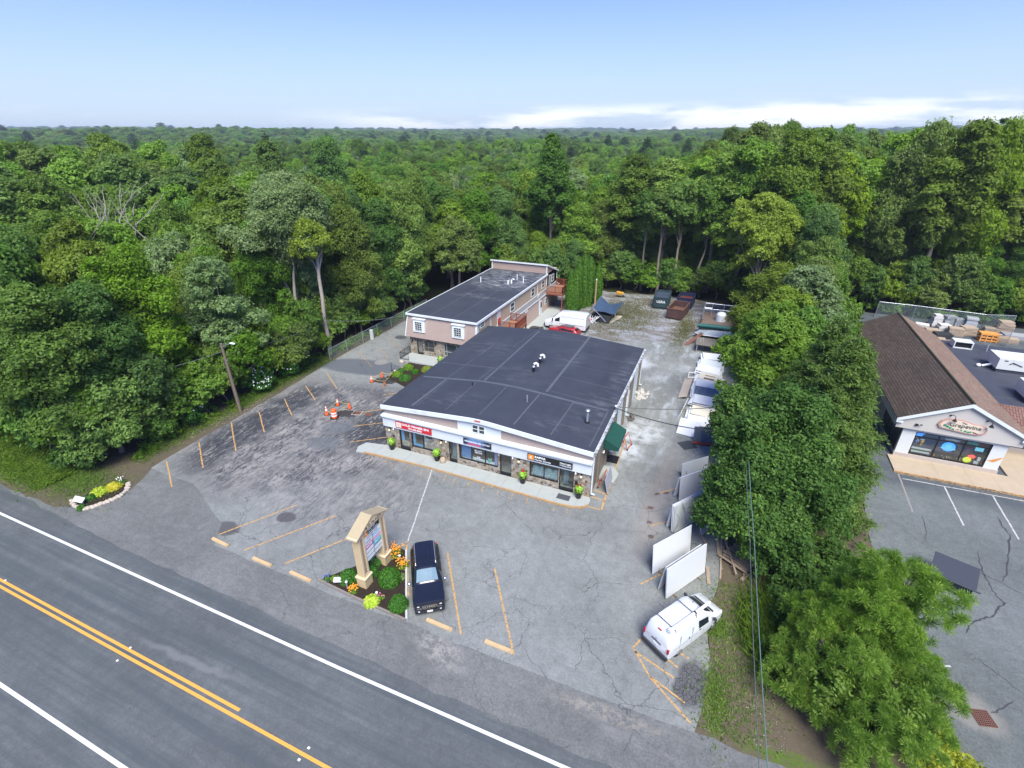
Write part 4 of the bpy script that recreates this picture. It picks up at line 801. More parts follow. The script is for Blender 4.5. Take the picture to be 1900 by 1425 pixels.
for s, xa in ((1, 15.5), (-1, 24.3)):
    B3(MB().add([(xa, 45.8, ZL-.04), (19.95, 45.8, ZT-.04), (19.95, 45.8, ZT-.34), (xa, 45.8, ZL-.3), (xa, 45.9, ZL-.04), (19.95, 45.9, ZT-.04), (19.95, 45.9, ZT-.34), (xa, 45.9, ZL-.3)], [(0, 1, 2, 3), (3, 2, 6, 7), (4, 5, 1, 0), (7, 6, 5, 4)]).box(min(xa, xa+s*.5), max(xa, xa+s*.5), 45.82, 46.05, ZL-.42, ZL-.28), 'rake_trim', M_trim)
shopwin(17.3, 22.45, .48, 2.66, 46.3, sh, (18.95, 20.75), .08, (2.2,), dep=.12)
shopwin(16.5-.16, 16.36, .6, 2.6, 46.6, sh, (), .02) if False else None
f = MB()
for y in (46.6, 48.2, 49.8): f.box(16.28, 16.36, y, y+.08, .5, 2.7)
f.box(16.28, 16.36, 46.6, 51.4, 2.62, 2.7).box(16.28, 16.36, 46.6, 51.4, .5, .58).box(16.28, 16.36, 51.3, 51.38, .5, 2.7); B3(f, 'side_window', M_blk); B3(MB().box(16.30, 16.345, 46.68, 51.3, .58, 2.62), 'side_pane', M_gld)
B3(MB().box(16.5, 23.3, 46.5, 47.8, 0, .42), 'window_shelf', M_dk)
# neon and goods in the window
def emis(name, col, st):
    n = NT(name); n.b.inputs['Emission Color'].default_value = (*col, 1); n.b.inputs['Emission Strength'].default_value = st; return n.fin(tuple(c*.4 for c in col), .4)
M_nb = emis('neon_blue', (.05, .25, 1.), 1.6); M_nr = emis('neon_red', (1., .08, .06), 1.1); M_ny = emis('neon_yellow', (.75, .8, .05), .7); M_nc = emis('neon_cyan', (.2, .6, .8), .7)
t = text('neon_sign', 'COLD\nBEER', .2, (17.42, 46.42, 2.46), FACE_S, M_nb, sh, .01, bold=.01)
def disc(cx, cz, r, y, k=20, sx=1): return MB().prismy([(cx+sx*r*math.cos(2*math.pi*i/k), cz+r*math.sin(2*math.pi*i/k)) for i in range(k)], y, y+.02)
B3(disc(19.85, 1.65, .42, 46.5, sx=1.1), 'neon_sign', M_nb); B3(disc(19.85, 1.7, .2, 46.47), 'neon_sign', M_nc); B3(MB().box(19.35, 20.35, 46.47, 46.49, 1.45, 1.55), 'neon_sign', M_nc)
B3(MB().box(21.55, 22.1, 46.46, 46.49, 1.75, 2.08), 'neon_sign', M_nc); B3(disc(21.55, 1.15, .17, 46.46, sx=1.5), 'neon_sign', M_nr); B3(disc(21.35, .8, .26, 46.46, sx=1.1), 'neon_sign', M_ny)
w = MB().box(17.5, 18.8, 46.48, 46.5, .62, .8).box(17.45, 18.85, 46.48, 46.5, .95, 1.12); B3(w, 'banner', M_pw); B3(MB().box(17.5, 18.5, 46.46, 46.475, .82, .93), 'banner', pm('banner_green', (.05, .15, .03), .6))
B3(MB().box(19.4, 20.4, 46.46, 46.48, 2.28, 2.46), 'poster', M_pw); B3(MB().box(20.95, 21.6, 46.46, 46.48, 2.26, 2.54), 'poster', pm('poster_teal', (.12, .5, .42), .5)); B3(MB().box(21.7, 22.2, 46.46, 46.48, 2.26, 2.5), 'poster', pm('poster_red', (.2, .04, .04), .5))
B3(MB().box(20.95, 21.4, 46.48, 46.5, 1.4, 2.0), 'poster', pm('poster_plum', (.12, .07, .13), .5)); B3(MB().tube([(17.95, 46.5, 1.35), (17.98, 46.5, 1.85)], [.1, .17], 10), 'poster', pm('beer_amber', (.55, .35, .12), .4)); B3(MB().ell((17.98, 46.5, 1.92), (.18, .04, .08)), 'poster', M_pw)
B3(MB().ell((17.68, 46.5, 1.68), (.16, .03, .18)), 'poster', pm('poster_lilac', (.25, .28, .5), .5))
w = MB()
for i in range(40):
    x = rng.uniform(19.1, 22.3); h = rng.uniform(.08, .3); w.tube([(x, 46.6+rng.uniform(0, .4), .42), (x, 46.6, .42+h)], .045, 6)
B3(w, 'bottles', pm('bottle_mix', (.25, .16, .1), .3, .6, 6)); B3(MB().box(21.85, 22.15, 46.5, 46.6, .5, .75).box(22.0, 22.2, 46.5, 46.6, .85, 1.15), 'poster', M_pw)
# painted slice on the right of the wall
B3(MB().prismy([(22.5, 1.18), (22.9, 1.1), (23.1, 1.25), (23.38, 1.62), (23.2, 1.6), (22.95, 1.42), (22.75, 1.28)], 46.262, 46.279), 'painted_motif', pm('painted_orange', (.62, .26, .06), .6, .4, 6))
B3(MB().box(16.9, 17.1, 45.9, 46.02, 3.35, 3.5).tube([(17.2, 45.9, 3.5), (17.35, 45.86, 3.52)], .05, 6), 'security_light', M_blk)
# right wing
B3(MB().box(23.4, 45, 51, 69, 0, 3.6), 'wing_wall', M_stuc); B3(MB().box(24.2, 45, 50.9, 51, 0, .5), 'stone_base', M_base)
f = shopwin(24.3, 28.5, .55, 2.6, 50.9, sh, (25.2, 26.8), .07); B3(MB().box(24.4, 26.3, 50.94, 50.95, .7, 2.5), 'poster', pm('poster_pale_blue', (.45, .55, .62), .5)); B3(MB().box(24.5, 25.2, 50.93, 50.94, 1.7, 2.3), 'poster', pm('poster_brown', (.3, .1, .05), .5, .5, 8))
rr3 = B3(MB().box(24.2, 45, 51.3, 68.8, 3.68, 3.8), 'flat_roof', roofmat('shop_flat_roof', (.05, .055, .07)))
for a, b in (((24.4, 61.0), (26.4, 60.1)), ((26.4, 60.1), (28.5, 60.2)), ((24.4, 53.8), (34, 54.6)), ((25.8, 66.9), (34, 66.3))): 
    o = strip('roof_seam', a, b, .1, 3.806, M_seam, rr3); o.data.transform(Matrix.Translation(-Vector(sh.location)))
B3(MB().add([(23.6, 49.4, 2.95), (45, 49.4, 2.95), (45, 51.4, 4.15), (22.9, 51.4, 4.15), (45, 51.4, 3.7), (22.9, 51.4, 3.7), (23.6, 49.4, 2.8), (45, 49.4, 2.8), (45, 51, 2.8), (23.6, 51, 2.8)], [(0, 1, 2, 3), (3, 2, 4, 5), (6, 7, 1, 0), (9, 8, 7, 6)]), 'pent_roof', shingle('brown_shingle', (.17, .095, .075), (.22, .13, .10)))
def hvac(x0, x1, y0, y1, z, h):
    u = B3(MB().box(x0+.1, x1-.1, y0+.1, y1-.1, z, z+.35), 'roof_unit', pm('hvac_curb', (.05, .05, .07), .6))
    def sub(mb, nm, mat, **k): mb.v = [tuple(Vector(q)-Vector(sh.location)) for q in mb.v]; return mb.build(nm, mat, u, **k)
    sub(MB().box(x0, x1, y0, y1, z+.35, z+h), 'unit_casing', pm('hvac_casing', (.62, .64, .6), .5, .08)); sub(disc(0, 0, 0, 0) if False else MB().tube([(x1-.9, (y0+y1)/2, z+h), (x1-.9, (y0+y1)/2, z+h+.06)], .55, 16), 'unit_fan', pm('fan_dark', (.12, .06, .1), .6))
    sub(MB().tube([(x0+.9, y0-.02, z+h-.5), (x0+1.1, y0-.06, z+h-.3), (x0+1.5, y0-.02, z+h-.45), (x0+1.9, y0-.02, z+h-.6)], .04, 6).box(x0+.4, x0+.7, y0-.01, y0, z+h-.25, z+h-.15), 'unit_pipe', M_blk)
hvac(26.6, 30.6, 60.4, 62.9, 3.8, 1.45); hvac(26.4, 30.4, 53.0, 55.6, 3.8, 1.5)
B3(MB().ell((25.6, 61.4, 3.95), (.22, .22, .18), 10, 6).tube([(25.9, 61.5, 3.9), (26.6, 61.5, 4.2)], .12, 8), 'roof_unit_duct', M_wplas)
B3(MB().box(24.9, 26.6, 66.5, 67.7, 3.8, 3.88).box(24.9, 26.6, 66.5, 67.7, 4.5, 4.58).box(24.9, 25.0, 66.5, 67.7, 3.88, 4.5).box(26.5, 26.6, 66.5, 67.7, 3.88, 4.5), 'small_roof_unit', M_trimp); B3(MB().box(25.0, 26.5, 66.7, 67.5, 3.88, 4.5), 'unit_core', M_blk)
B3(MB().tube([(27.9, 66.6, 3.8), (27.95, 66.8, 4.6)], .05, 6), 'vent_pipe', M_galv)
B3(MB().box(15.9, 24.2, 43.6, 46.2, -.02, .12).box(24.2, 45, 43.6, 50.9, -.02, .12), 'front_pavement', M_tan)
B3(MB().box(15.85, 45, 43.5, 43.6, -.02, .122), 'kerb', M_ykerb)
B3(MB().box(19.0, 19.02, 43.6, 46.2, .115, .1225).box(23.0, 23.02, 43.6, 46.2, .115, .1225).box(21.2, 21.22, 43.6, 46.2, .115, .1225), 'pavement_joint', pm('joint_brown', (.25, .2, .14), .9))
# the oval hanging sign over the window
gs = thing('shop_sign', 'pink edged oval board with vine leaves and old style lettering on the gable', 'sign', (19.9, 45.9, 3.4))
outl = [(18.28, 3.85), (18.45, 4.2), (18.75, 4.42), (19.3, 4.5), (19.75, 4.52), (20.15, 4.42), (20.6, 4.3), (21.05, 4.28), (21.4, 4.18), (21.5, 3.9), (21.42, 3.6), (21.05, 3.4), (20.3, 3.38), (19.6, 3.44), (19.0, 3.5), (18.5, 3.55)]
MB().prismy(outl, 45.9, 45.98).build('sign_border', pm('sign_pink', (.5, .28, .22), .5), gs, world=True); cxx = 19.9; czz = 3.95
MB().prismy([(cxx+(a-cxx)*.91, czz+(b-czz)*.85) for a, b in outl], 45.885, 45.9).build('sign_face', pm('sign_face', (.70, .58, .46), .5, .1), gs, world=True)
text('lettering', 'Grapevine', .5, (19.0, 45.87, 3.86), FACE_S, pm('sign_green_ink', (.03, .05, .025), .5), gs, .006, sx=1.0, bold=.003); text('lettering', 'The', .22, (19.75, 45.87, 4.2), FACE_S, pm('sign_green_ink', (.03, .05, .025), .5), gs, .006)
w = MB()
for x, z, r in ((18.75, 3.85, .12), (18.95, 3.75, .1), (19.15, 3.68, .1), (19.35, 3.62, .09), (19.9, 3.62, .07), (20.15, 3.6, .1), (20.35, 3.56, .09), (20.5, 3.6, .08)): w.prismy([(x+r*math.cos(i*.785)*(1.2 if i % 2 else .8), z+r*math.sin(i*.785)*(1 if i % 2 else .7)) for i in range(8)], 45.87, 45.884)
w.build('vine_leaves', pm('leaf_paint', (.02, .28, .12), .5, .3, 8), gs, world=True)
MB().prismy([(20.6, 3.66), (20.85, 3.6), (21.1, 3.5), (20.7, 3.54)], 45.87, 45.884).prismy([(19.5, 3.66), (19.8, 3.66), (19.7, 3.6)], 45.87, 45.884).build('grapes', pm('grape_red', (.16, .02, .03), .5), gs, world=True)
for x in (19.0, 21.35): B3(MB().tube([(x-.1, 45.98, 4.75), (x, 45.75, 4.9), (x+.1, 45.6, 4.8), (x+.1, 45.58, 4.62)], .025, 6).tube([(x+.1, 45.58, 4.66), (x+.1, 45.58, 4.45)], [.05, .17], 10).ell((x-.1, 45.97, 4.75), (.09, .04, .07), 8, 6), 'sign_lamp', M_blk)
# ================================================================ things
# ---------------- vehicles
def paintm(name, col, rough=.28):
    n = NT(name); v = n.pos(); c = n.mix(n.noise(v, 1.5, 4, .6), tuple(a*.93 for a in col), tuple(min(1, a*1.04) for a in col)); n.b.inputs['Coat Weight'].default_value = .6; n.b.inputs['Coat Roughness'].default_value = .06
    return n.fin(c, rough)
M_vw = paintm('van_white_paint', (.64, .66, .67)); M_navy = paintm('navy_paint', (.010, .012, .020), .25); M_redp = paintm('red_paint', (.33, .02, .02)); M_blackp = paintm('black_paint', (.012, .012, .015))
M_tyre = pm('tyre_rubber', (.02, .02, .022), .85); M_rim = pm('wheel_rim', (.42, .43, .44), .35, .1, 4, .7); M_carg = pm('car_glass', (.015, .022, .028), .25, .3, .8, 0, .04); M_cargl = pm('windscreen_sky_glass', (.09, .17, .23), .3, .6, 1.1, 0, .15)  # windscreen carries the reflected sky as mottled blue in its colour
M_bump = pm('black_plastic', (.03, .032, .036), .6); M_tail = pm('tail_lamp_red', (.42, .01, .02), .25); M_head = pm('head_lamp', (.6, .62, .6), .15, .1); M_seam2 = pm('panel_gap', (.30, .31, .32), .6)
def vehicle(name, label, cat, c, heading, paint, st, wheels, wr, ww, glass, extras, group=None):
    """st: stations (x, w_low, w_belt, w_top, z_bot, z_sill, z_belt, z_shoulder, z_top) from the nose back to the tail"""
    r = thing(name, label, cat, (c[0], c[1], 0), heading, group)
    rows = []
    for (x, wl_, wb_, wt_, zb, zs, ze, zh, zt) in st:
        half = [(0, zb), (wl_*.85, zb), (wl_, zb+.08), (wl_*1.01, zs), (wb_, ze), (wb_*.985, ze+.04), (wt_+ (wb_-wt_)*.12, zh-.05), (wt_, zh), (wt_*.9, zt-(zt-zh)*.35), (wt_*.5, zt-(zt-zh)*.05), (0, zt)]
        rows.append([(x, y, z) for y, z in half]+[(x, -y, z) for y, z in reversed(half[1:-1])])
    b = MB(); n = len(rows[0]); vs = [p for rw in rows for p in rw]; fs = []
    for i in range(len(rows)-1):
        for j in range(n): fs.append((i*n+j, i*n+(j+1) % n, (i+1)*n+(j+1) % n, (i+1)*n+j))
    fs.append(tuple(range(n-1, -1, -1))); fs.append(tuple((len(rows)-1)*n+j for j in range(n))); b.add(vs, fs)
    b.build('body', paint, r, smooth=38)
    def side(i0, t0, i1, t1, lo, hi, y_sign, off=.028):
        "pane between belt (level 5) and shoulder (level 6)"
        pts = []
        for (i, t, l) in ((i0, t0, lo), (i1, t1, lo), (i1, t1, hi), (i0, t0, hi)):
            a, b_ = rows[i], rows[i+1]; A = Vector(a[5]).lerp(Vector(b_[5]), t); Bq = Vector(a[6]).lerp(Vector(b_[6]), t); p = A.lerp(Bq, l); pts.append(Vector((p.x, (p.y+off)*y_sign, p.z)))
        return pts
    r['_x'] = 0; del r['_x']
    for (kind, *a) in glass:
        if kind == 's':
            i0, t0, i1, t1, lo, hi = a
            for s in (1, -1):
                q = side(i0, t0, i1, t1, lo, hi, s); 
                if s < 0: q = q[::-1]
                MB().add(q, [(3, 2, 1, 0)]).build('side_window', M_carg, r)
        elif kind == 'f':      # across: between stations, fraction t0..t1, width k
            i, t0, t1, k, nm, mt = a; A, Bq = rows[i], rows[i+1]
            def pt(t, s): 
                p = Vector(A[8]).lerp(Vector(Bq[8]), t); q = Vector(A[10]).lerp(Vector(Bq[10]), t); m_ = Vector(A[9]).lerp(Vector(Bq[9]), t)
                d = (Vector(Bq[10])-Vector(A[10])); nrm = Vector((-d.z, 0, d.x)).normalized(); nrm = nrm if nrm.z > 0 or (nrm.z == 0) else -nrm
                base = (Vector((p.x, p.y*k*s, p.z)) if abs(s) == 1 else (Vector((m_.x, m_.y*(1 if s > 0 else -1)*k, m_.z)) if s else q)); return base+nrm*.04
            S = (-1, -.5, 0, .5, 1); vs = [pt(t0, s) for s in S]+[pt(t1, s) for s in S]
            MB().add(vs, [(j, j+1, j+6, j+5) for j in range(4)]).build(nm, mt, r)
    for i, (x, y) in enumerate(wheels):
        for s in (1, -1):
            MB().tube([(x, s*(y-.2), wr), (x, s*(y+.035), wr)], [wr*1.16, wr*1.16], 20).build('wheel_arch', M_bump, r)
            t = MB().tube([(x, s*(y-.15), wr), (x, s*(y+.045), wr), (x, s*(y+.06), wr)], [wr, wr, wr*.93], 20).build('wheel', M_tyre, r, smooth=40)
            MB().tube([(x, s*(y+.03), wr), (x, s*(y+.068), wr), (x, s*(y+.072), wr)], [wr*.64, wr*.6, wr*.2], 14).build('rim', M_rim, t)
    for (nm, mb, mt) in extras: mb.build(nm, mt, r)
    return r
# dark sport utility vehicle beside the sign, nose to the road
H_J = R(-54.6)
stj = [(2.28, .70, .72, .70, .42, .6, .82, .90, .93), (2.22, .86, .88, .80, .32, .6, .88, 1.0, 1.04), (1.9, .91, .92, .82, .28, .6, .92, 1.05, 1.10), (1.0, .92, .92, .80, .26, .6, .98, 1.10, 1.16), (.95, .92, .92, .78, .26, .6, .98, 1.11, 1.19),
       (.25, .92, .92, .66, .26, .6, 1.0, 1.60, 1.68), (.1, .92, .92, .66, .26, .6, 1.0, 1.63, 1.72), (-1.2, .92, .92, .66, .26, .6, 1.02, 1.64, 1.74), (-1.95, .91, .91, .64, .28, .6, 1.03, 1.60, 1.69), (-2.2, .88, .88, .70, .34, .6, 1.02, 1.12, 1.18), (-2.27, .8, .8, .66, .42, .6, .95, 1.0, 1.05)]
ex = [('grille', MB().box(2.25, 2.31, -.45, .45, .68, .88), M_bump), ('bumper', MB().box(2.16, 2.36, -.84, .84, .34, .58), M_navy), ('bumper_trim', MB().box(2.3, 2.375, -.6, .6, .44, .5), M_bump), ('number_plate', MB().box(2.372, 2.385, -.16, .16, .40, .52), M_wplas)]
for i in range(7): ex.append(('grille_slat', MB().box(2.31, 2.33, -.41+i*.125, -.34+i*.125, .70, .86), M_chrome))
for s in (1, -1): ex += [('headlight', MB().ell((2.19, s*.64, .80), (.11, .15, .09), 12, 8), M_head), ('mirror', MB().ell((.78, s*1.06, 1.12), (.1, .13, .09), 10, 8), M_chrome), ('fog_lamp', MB().ell((2.34, s*.62, .5), (.05, .07, .05), 8, 6), M_head), ('roof_rail', MB().tube([(.0, s*.60, 1.69), (-.1, s*.60, 1.77), (-1.75, s*.60, 1.77), (-1.85, s*.60, 1.69)], .018, 6), M_galv), ('tail_lamp', MB().box(-2.24, -2.12, s*.74-.07, s*.74+.07, .9, 1.2), M_tail)]
for i in range(5): ex.append(('roof_rib', MB().box(-1.7, -.2, -.36+i*.18-.012, -.36+i*.18+.012, 1.73, 1.752), M_blackp))
vehicle('parked_suv', 'dark navy sport utility vehicle parked nose to the road beside the plaza sign', 'car', (-13.5, 18.55), H_J, M_navy, stj, [(1.42, .88), (-1.32, .88)], .36, .2,
        [('f', 4, .10, .93, .93, 'windscreen', M_cargl), ('f', 8, .12, .8, .9, 'rear_window', M_carg), ('s', 5, .3, 6, .55, .12, .9), ('s', 6, .62, 7, .02, .12, .9), ('s', 7, .1, 7, .85, .12, .88)], ex)
# small white cargo van on the right
H_V = R(56.6)
stv = [(2.33, .62, .66, .6, .40, .5, .66, .74, .78), (2.2, .78, .8, .7, .28, .5, .8, .9, .95), (1.75, .84, .85, .74, .24, .5, .92, 1.04, 1.12), (1.42, .85, .86, .74, .22, .5, .98, 1.12, 1.22), (.62, .86, .87, .68, .22, .5, 1.02, 1.70, 1.80), (.35, .86, .87, .70, .22, .5, 1.04, 1.76, 1.87), (-1.0, .86, .87, .72, .22, .5, 1.06, 1.78, 1.90), (-2.1, .86, .87, .73, .24, .5, 1.06, 1.76, 1.87), (-2.28, .85, .86, .72, .28, .5, 1.04, 1.5, 1.6), (-2.36, .82, .84, .74, .34, .5, .98, 1.06, 1.12)]
ex = [('rear_bumper', MB().box(-2.46, -2.3, -.84, .84, .28, .5), M_bump), ('front_bumper', MB().box(2.15, 2.38, -.76, .76, .26, .46), M_bump), ('brake_lamp', MB().obox((-2.2, 0, 1.74), (.06, .22, .04)), M_tail), ('door_handle', MB().obox((-2.375, -.02, 1.0), (.03, .62, .05)), M_blk), ('badge', MB().obox((-2.37, 0, 1.15), (.02, .1, .06)), M_galv), ('rear_plate', MB().box(-2.4, -2.38, -.15, .15, .72, .84), M_wplas), ('cowl', MB().add([(1.44, -.68, 1.235), (1.44, .68, 1.235), (1.58, .6, 1.19), (1.58, -.6, 1.19)], [(0, 3, 2, 1)]), M_bump), ('aerial_base', MB().ell((.55, .1, 1.86), (.04, .03, .03), 6, 4), M_blk)]
for s in (1, -1): ex += [('tail_lamp', MB().obox((-2.33, s*.80, .95), (.12, .1, .32)), M_tail), ('headlight', MB().ell((2.12, s*.68, .82), (.2, .12, .1), 10, 6), M_head), ('side_marker', MB().ell((2.22, s*.72, .72), (.06, .05, .06), 6, 4), M_tail), ('mirror', MB().ell((1.2, s*1.0, 1.16), (.09, .12, .13), 8, 6), M_bump), ('door_handle', MB().obox((.15, s*.885, .98), (.16, .02, .05)), M_blk), ('door_handle', MB().obox((-.75, s*.885, .98), (.05, .02, .14)), M_blk), ('side_rail', MB().obox((-1.0, s*.89, .86), (1.9, .008, .02)), M_seam2), ('door_gap', MB().box(-.52, -.505, s*.865-.015, s*.865+.015, .4, 1.6), M_seam2), ('door_gap', MB().box(-1.5, -1.485, s*.865-.015, s*.865+.015, .6, 1.6), M_seam2), ('door_gap', MB().box(.45, .465, s*.865-.015, s*.865+.015, .4, 1.0), M_seam2)]
for x in (-.1, -1.75): ex.append(('roof_bar', MB().tube([(x, .66, 1.82), (x, .64, 1.97), (x, -.64, 1.97), (x, -.66, 1.82)], .02, 6), M_blk))
ex.append(('roof_tube', MB().tube([(-2.05, -.5, 2.06), (1.15, -.5, 2.02)], .085, 10), M_wplas)); ex.append(('tube_cap', MB().tube([(-2.15, -.5, 2.06), (-1.95, -.5, 2.06)], .13, 10), M_wplas)); ex.append(('tube_strap', MB().tube([(-.15, -.5, 2.04), (-.05, -.5, 2.04)], .105, 10), M_blk))
van = vehicle('cargo_van', 'small white cargo van with a pipe tube on its roof, parked at the right verge', 'van', (1.42, 21.3), H_V, M_vw, stv, [(1.45, .80), (-1.4, .80)], .31, .2, [('f', 3, .16, .86, .93, 'windscreen', M_carg), ('s', 3, .72, 5, .25, .06, .82), ], ex)
# tall white van behind the workshop
st2 = [(3.05, .75, .78, .7, .45, .6, .9, 1.0, 1.05), (2.9, .95, .97, .82, .35, .6, 1.0, 1.15, 1.2), (2.2, 1.0, 1.02, .85, .3, .6, 1.15, 1.32, 1.42), (1.9, 1.0, 1.02, .85, .3, .6, 1.18, 1.4, 1.5), (1.1, 1.0, 1.02, .84, .3, .6, 1.2, 2.2, 2.32), (.7, 1.0, 1.02, .86, .3, .6, 1.2, 2.4, 2.52), (-1, 1.0, 1.02, .88, .3, .6, 1.2, 2.45, 2.58), (-2.9, 1.0, 1.02, .88, .3, .6, 1.2, 2.43, 2.55), (-3.05, .99, 1.0, .87, .35, .6, 1.2, 2.3, 2.42)]
ex = [('rear_bumper', MB().box(-3.15, -3.0, -.98, .98, .32, .6), M_bump), ('front_bumper', MB().box(2.85, 3.12, -.88, .88, .35, .7), M_bump), ('door_gap', MB().box(-3.066, -3.058, -.012, .012, .6, 2.2), M_seam2)]
for s in (1, -1): ex += [('tail_lamp', MB().obox((-3.03, s*.93, 1.0), (.08, .12, .3)), M_tail), ('headlight', MB().ell((2.75, s*.8, 1.02), (.2, .14, .14), 10, 6), M_head), ('mirror', MB().obox((1.75, s*1.18, 1.5), (.12, .2, .35)), M_bump), ('side_rail', MB().obox((-1.0, s*1.035, 1.0), (3.6, .01, .05)), M_seam2), ('panel_line', MB().obox((-1.1, s*.93, 2.0), (3.4, .03, .03)), M_seam2)]
vehicle('cargo_van', 'tall long white cargo van parked beside the red car behind the plaza', 'van', (-19.3, 65.75), R(180), M_vw, st2, [(2.0, .95), (-1.75, .95)], .36, .25, [('f', 3, .12, .85, .94, 'windscreen', M_carg), ('s', 3, .55, 4, .9, .05, .62)], ex)
# red hatchback behind the roof edge
st3 = [(2.15, .66, .7, .66, .38, .5, .68, .76, .8), (2.0, .8, .82, .74, .28, .5, .8, .9, .96), (1.1, .86, .87, .76, .24, .5, .9, 1.02, 1.1), (.9, .86, .87, .72, .24, .5, .92, 1.04, 1.14), (.2, .86, .87, .6, .24, .5, .95, 1.42, 1.5), (-.8, .86, .87, .6, .24, .5, .97, 1.44, 1.52), (-1.7, .85, .86, .58, .26, .5, .98, 1.3, 1.38), (-2.05, .82, .84, .66, .32, .5, .96, 1.04, 1.1), (-2.15, .76, .78, .66, .4, .5, .9, .95, 1.0)]
ex = []
for s in (1, -1): ex += [('headlight', MB().ell((1.98, s*.62, .72), (.16, .14, .08), 10, 6), M_head), ('tail_lamp', MB().obox((-2.05, s*.72, .9), (.1, .12, .2)), M_tail), ('mirror', MB().ell((.75, s*.98, 1.02), (.09, .1, .07), 8, 6), M_redp)]
ex.append(('roof_panel', MB().box(-1.3, .1, -.5, .5, 1.5, 1.535), M_blackp))
vehicle('parked_car', 'red car with a dark roof standing in front of the tall white van', 'car', (-18.7, 62.9), R(170), M_redp, st3, [(1.35, .82), (-1.3, .82)], .32, .2, [('f', 3, .1, .9, .93, 'windscreen', M_carg), ('f', 6, .1, .8, .9, 'rear_window', M_carg), ('s', 4, .05, 5, .95, .1, .85), ('s', 3, .6, 4, .0, .1, .7)], ex)
vehicle('parked_car', 'black car mostly hidden behind the plaza roof by the deck', 'car', (-22.3, 60.6), R(95), M_blackp, st3, [(1.35, .82), (-1.3, .82)], .32, .2, [('f', 3, .1, .9, .93, 'windscreen', M_carg), ('s', 4, .05, 5, .95, .1, .85)], [('headlight', MB().ell((1.98, s*.62, .72), (.16, .14, .08), 10, 6), M_head) for s in (1, -1)])

# ---------------- the plaza road sign
M_sgt = pm('sign_tan_stucco', (.52, .40, .22), .7, .06, 2, dirt=.08); M_sgl = pm('sign_pale_stucco', (.62, .49, .31), .7, .05); M_sgd = pm('sign_recess', (.36, .27, .16), .75, .08); M_sgr = pm('sign_roof_tan', (.38, .31, .19), .85, .12, 1.5, dirt=.3)
ps = thing('plaza_sign', 'tall tan pillar sign with a gabled top listing the plaza tenants', 'sign', (-17.0, 18.0, 0))
S_ = lambda mb, nm, mt, **k: mb.build(nm, mt, ps, world=True, **k)
for y in (17.05, 19.05):
    S_(MB().box(-17.38, -16.72, y-.33, y+.33, 0, .75), 'pillar_base', M_sgt); S_(MB().box(-17.43, -16.67, y-.38, y+.38, .75, .84), 'base_moulding', M_sgl)
    S_(MB().box(-17.3, -16.82, y-.24, y+.24, .84, 3.98), 'pillar', M_sgt); S_(MB().box(-16.82, -16.78, y-.24, y-.12, .84, 3.98).box(-16.82, -16.78, y+.12, y+.24, .84, 3.98).box(-16.82, -16.78, y-.12, y+.12, 3.8, 3.98).box(-16.82, -16.78, y-.12, y+.12, .84, 1.0), 'pillar_frame', M_sgl); S_(MB().box(-16.822, -16.815, y-.12, y+.12, 1.0, 3.8), 'pillar_recess', M_sgd)
S_(MB().box(-17.42, -16.74, 16.55, 19.55, 3.98, 4.12), 'beam', M_sgl)
S_(MB().prismx([(16.55, 4.12), (19.55, 4.12), (18.05, 4.71)], -17.3, -16.66), 'pediment', M_sgl)
S_(MB().prismx([(16.48, 4.08), (16.56, 4.08), (18.05, 4.72), (19.54, 4.08), (19.62, 4.08), (18.05, 4.84)], -17.4, -16.61), 'gable_roof', M_sgr)
M_ink = pm('sign_dark_ink', (.10, .06, .05), .5)
text('lettering', 'J & D PLAZA', .27, (-16.655, 18.05, 4.2), FACE_E, M_ink, ps, .006, 'CENTER', sx=1.15, bold=.004)
S_(MB().box(-17.05, -16.83, 17.29, 18.81, 1.72, 3.98), 'sign_panel', pm('sign_panel_white', (.72, .75, .74), .4, .03)); M_div = pm('divider_grey', (.10, .12, .13), .5)
fx = -16.828
def cell(nm, y0, y1, z0, z1, mt, dx=0): return S_(MB().box(fx, fx+.008+dx, y0, y1, z0, z1), nm, mt)
cell('tenant_panel', 17.72, 18.81, 3.55, 3.98, M_sblk); cell('tenant_emblem', 17.29, 17.715, 3.55, 3.98, M_org); text('emblem', 'R', .3, (fx+.01, 17.42, 3.64), FACE_E, M_pw, ps, .003)
text('lettering', 'RAPHA', .19, (fx+.01, 17.76, 3.78), FACE_E, M_pw, ps, .003, sx=1.1, bold=.006); text('lettering', 'Marble Granite', .13, (fx+.01, 17.76, 3.61), FACE_E, M_pw, ps, .003, sx=1.1)
cell('tenant_panel', 18.06, 18.8, 3.05, 3.28, pm('panel_sky', (.40, .58, .72), .5)); cell('tenant_panel', 17.3, 18.04, 2.62, 2.92, pm('panel_magenta', (.38, .015, .22), .5)); text('lettering', 'GOLD FINGER\nMASSAGE SPA', .1, (fx+.01, 17.66, 2.8), FACE_E, M_pw, ps, .003, 'CENTER', bold=.004)
cell('tenant_panel', 18.07, 18.8, 2.72, 2.98, pm('panel_pinkish', (.62, .38, .48), .5, .3, 9)); cell('tenant_panel', 18.07, 18.8, 2.36, 2.68, pm('panel_teal', (.12, .48, .55), .5, .5, 3)); text('lettering', 'REALTY', .15, (fx+.01, 18.44, 2.46), FACE_E, M_pw, ps, .003, 'CENTER')
for zz in (3.42, 3.30): text('lettering', 'CUSTOM BLINDS & SHADES', .085, (fx+.009, 18.05, zz), FACE_E, M_div, ps, .002, 'CENTER')
for zz in (3.12, 3.02): text('lettering', 'HAIR STUDIO', .085, (fx+.009, 17.67, zz), FACE_E, M_div, ps, .002, 'CENTER')
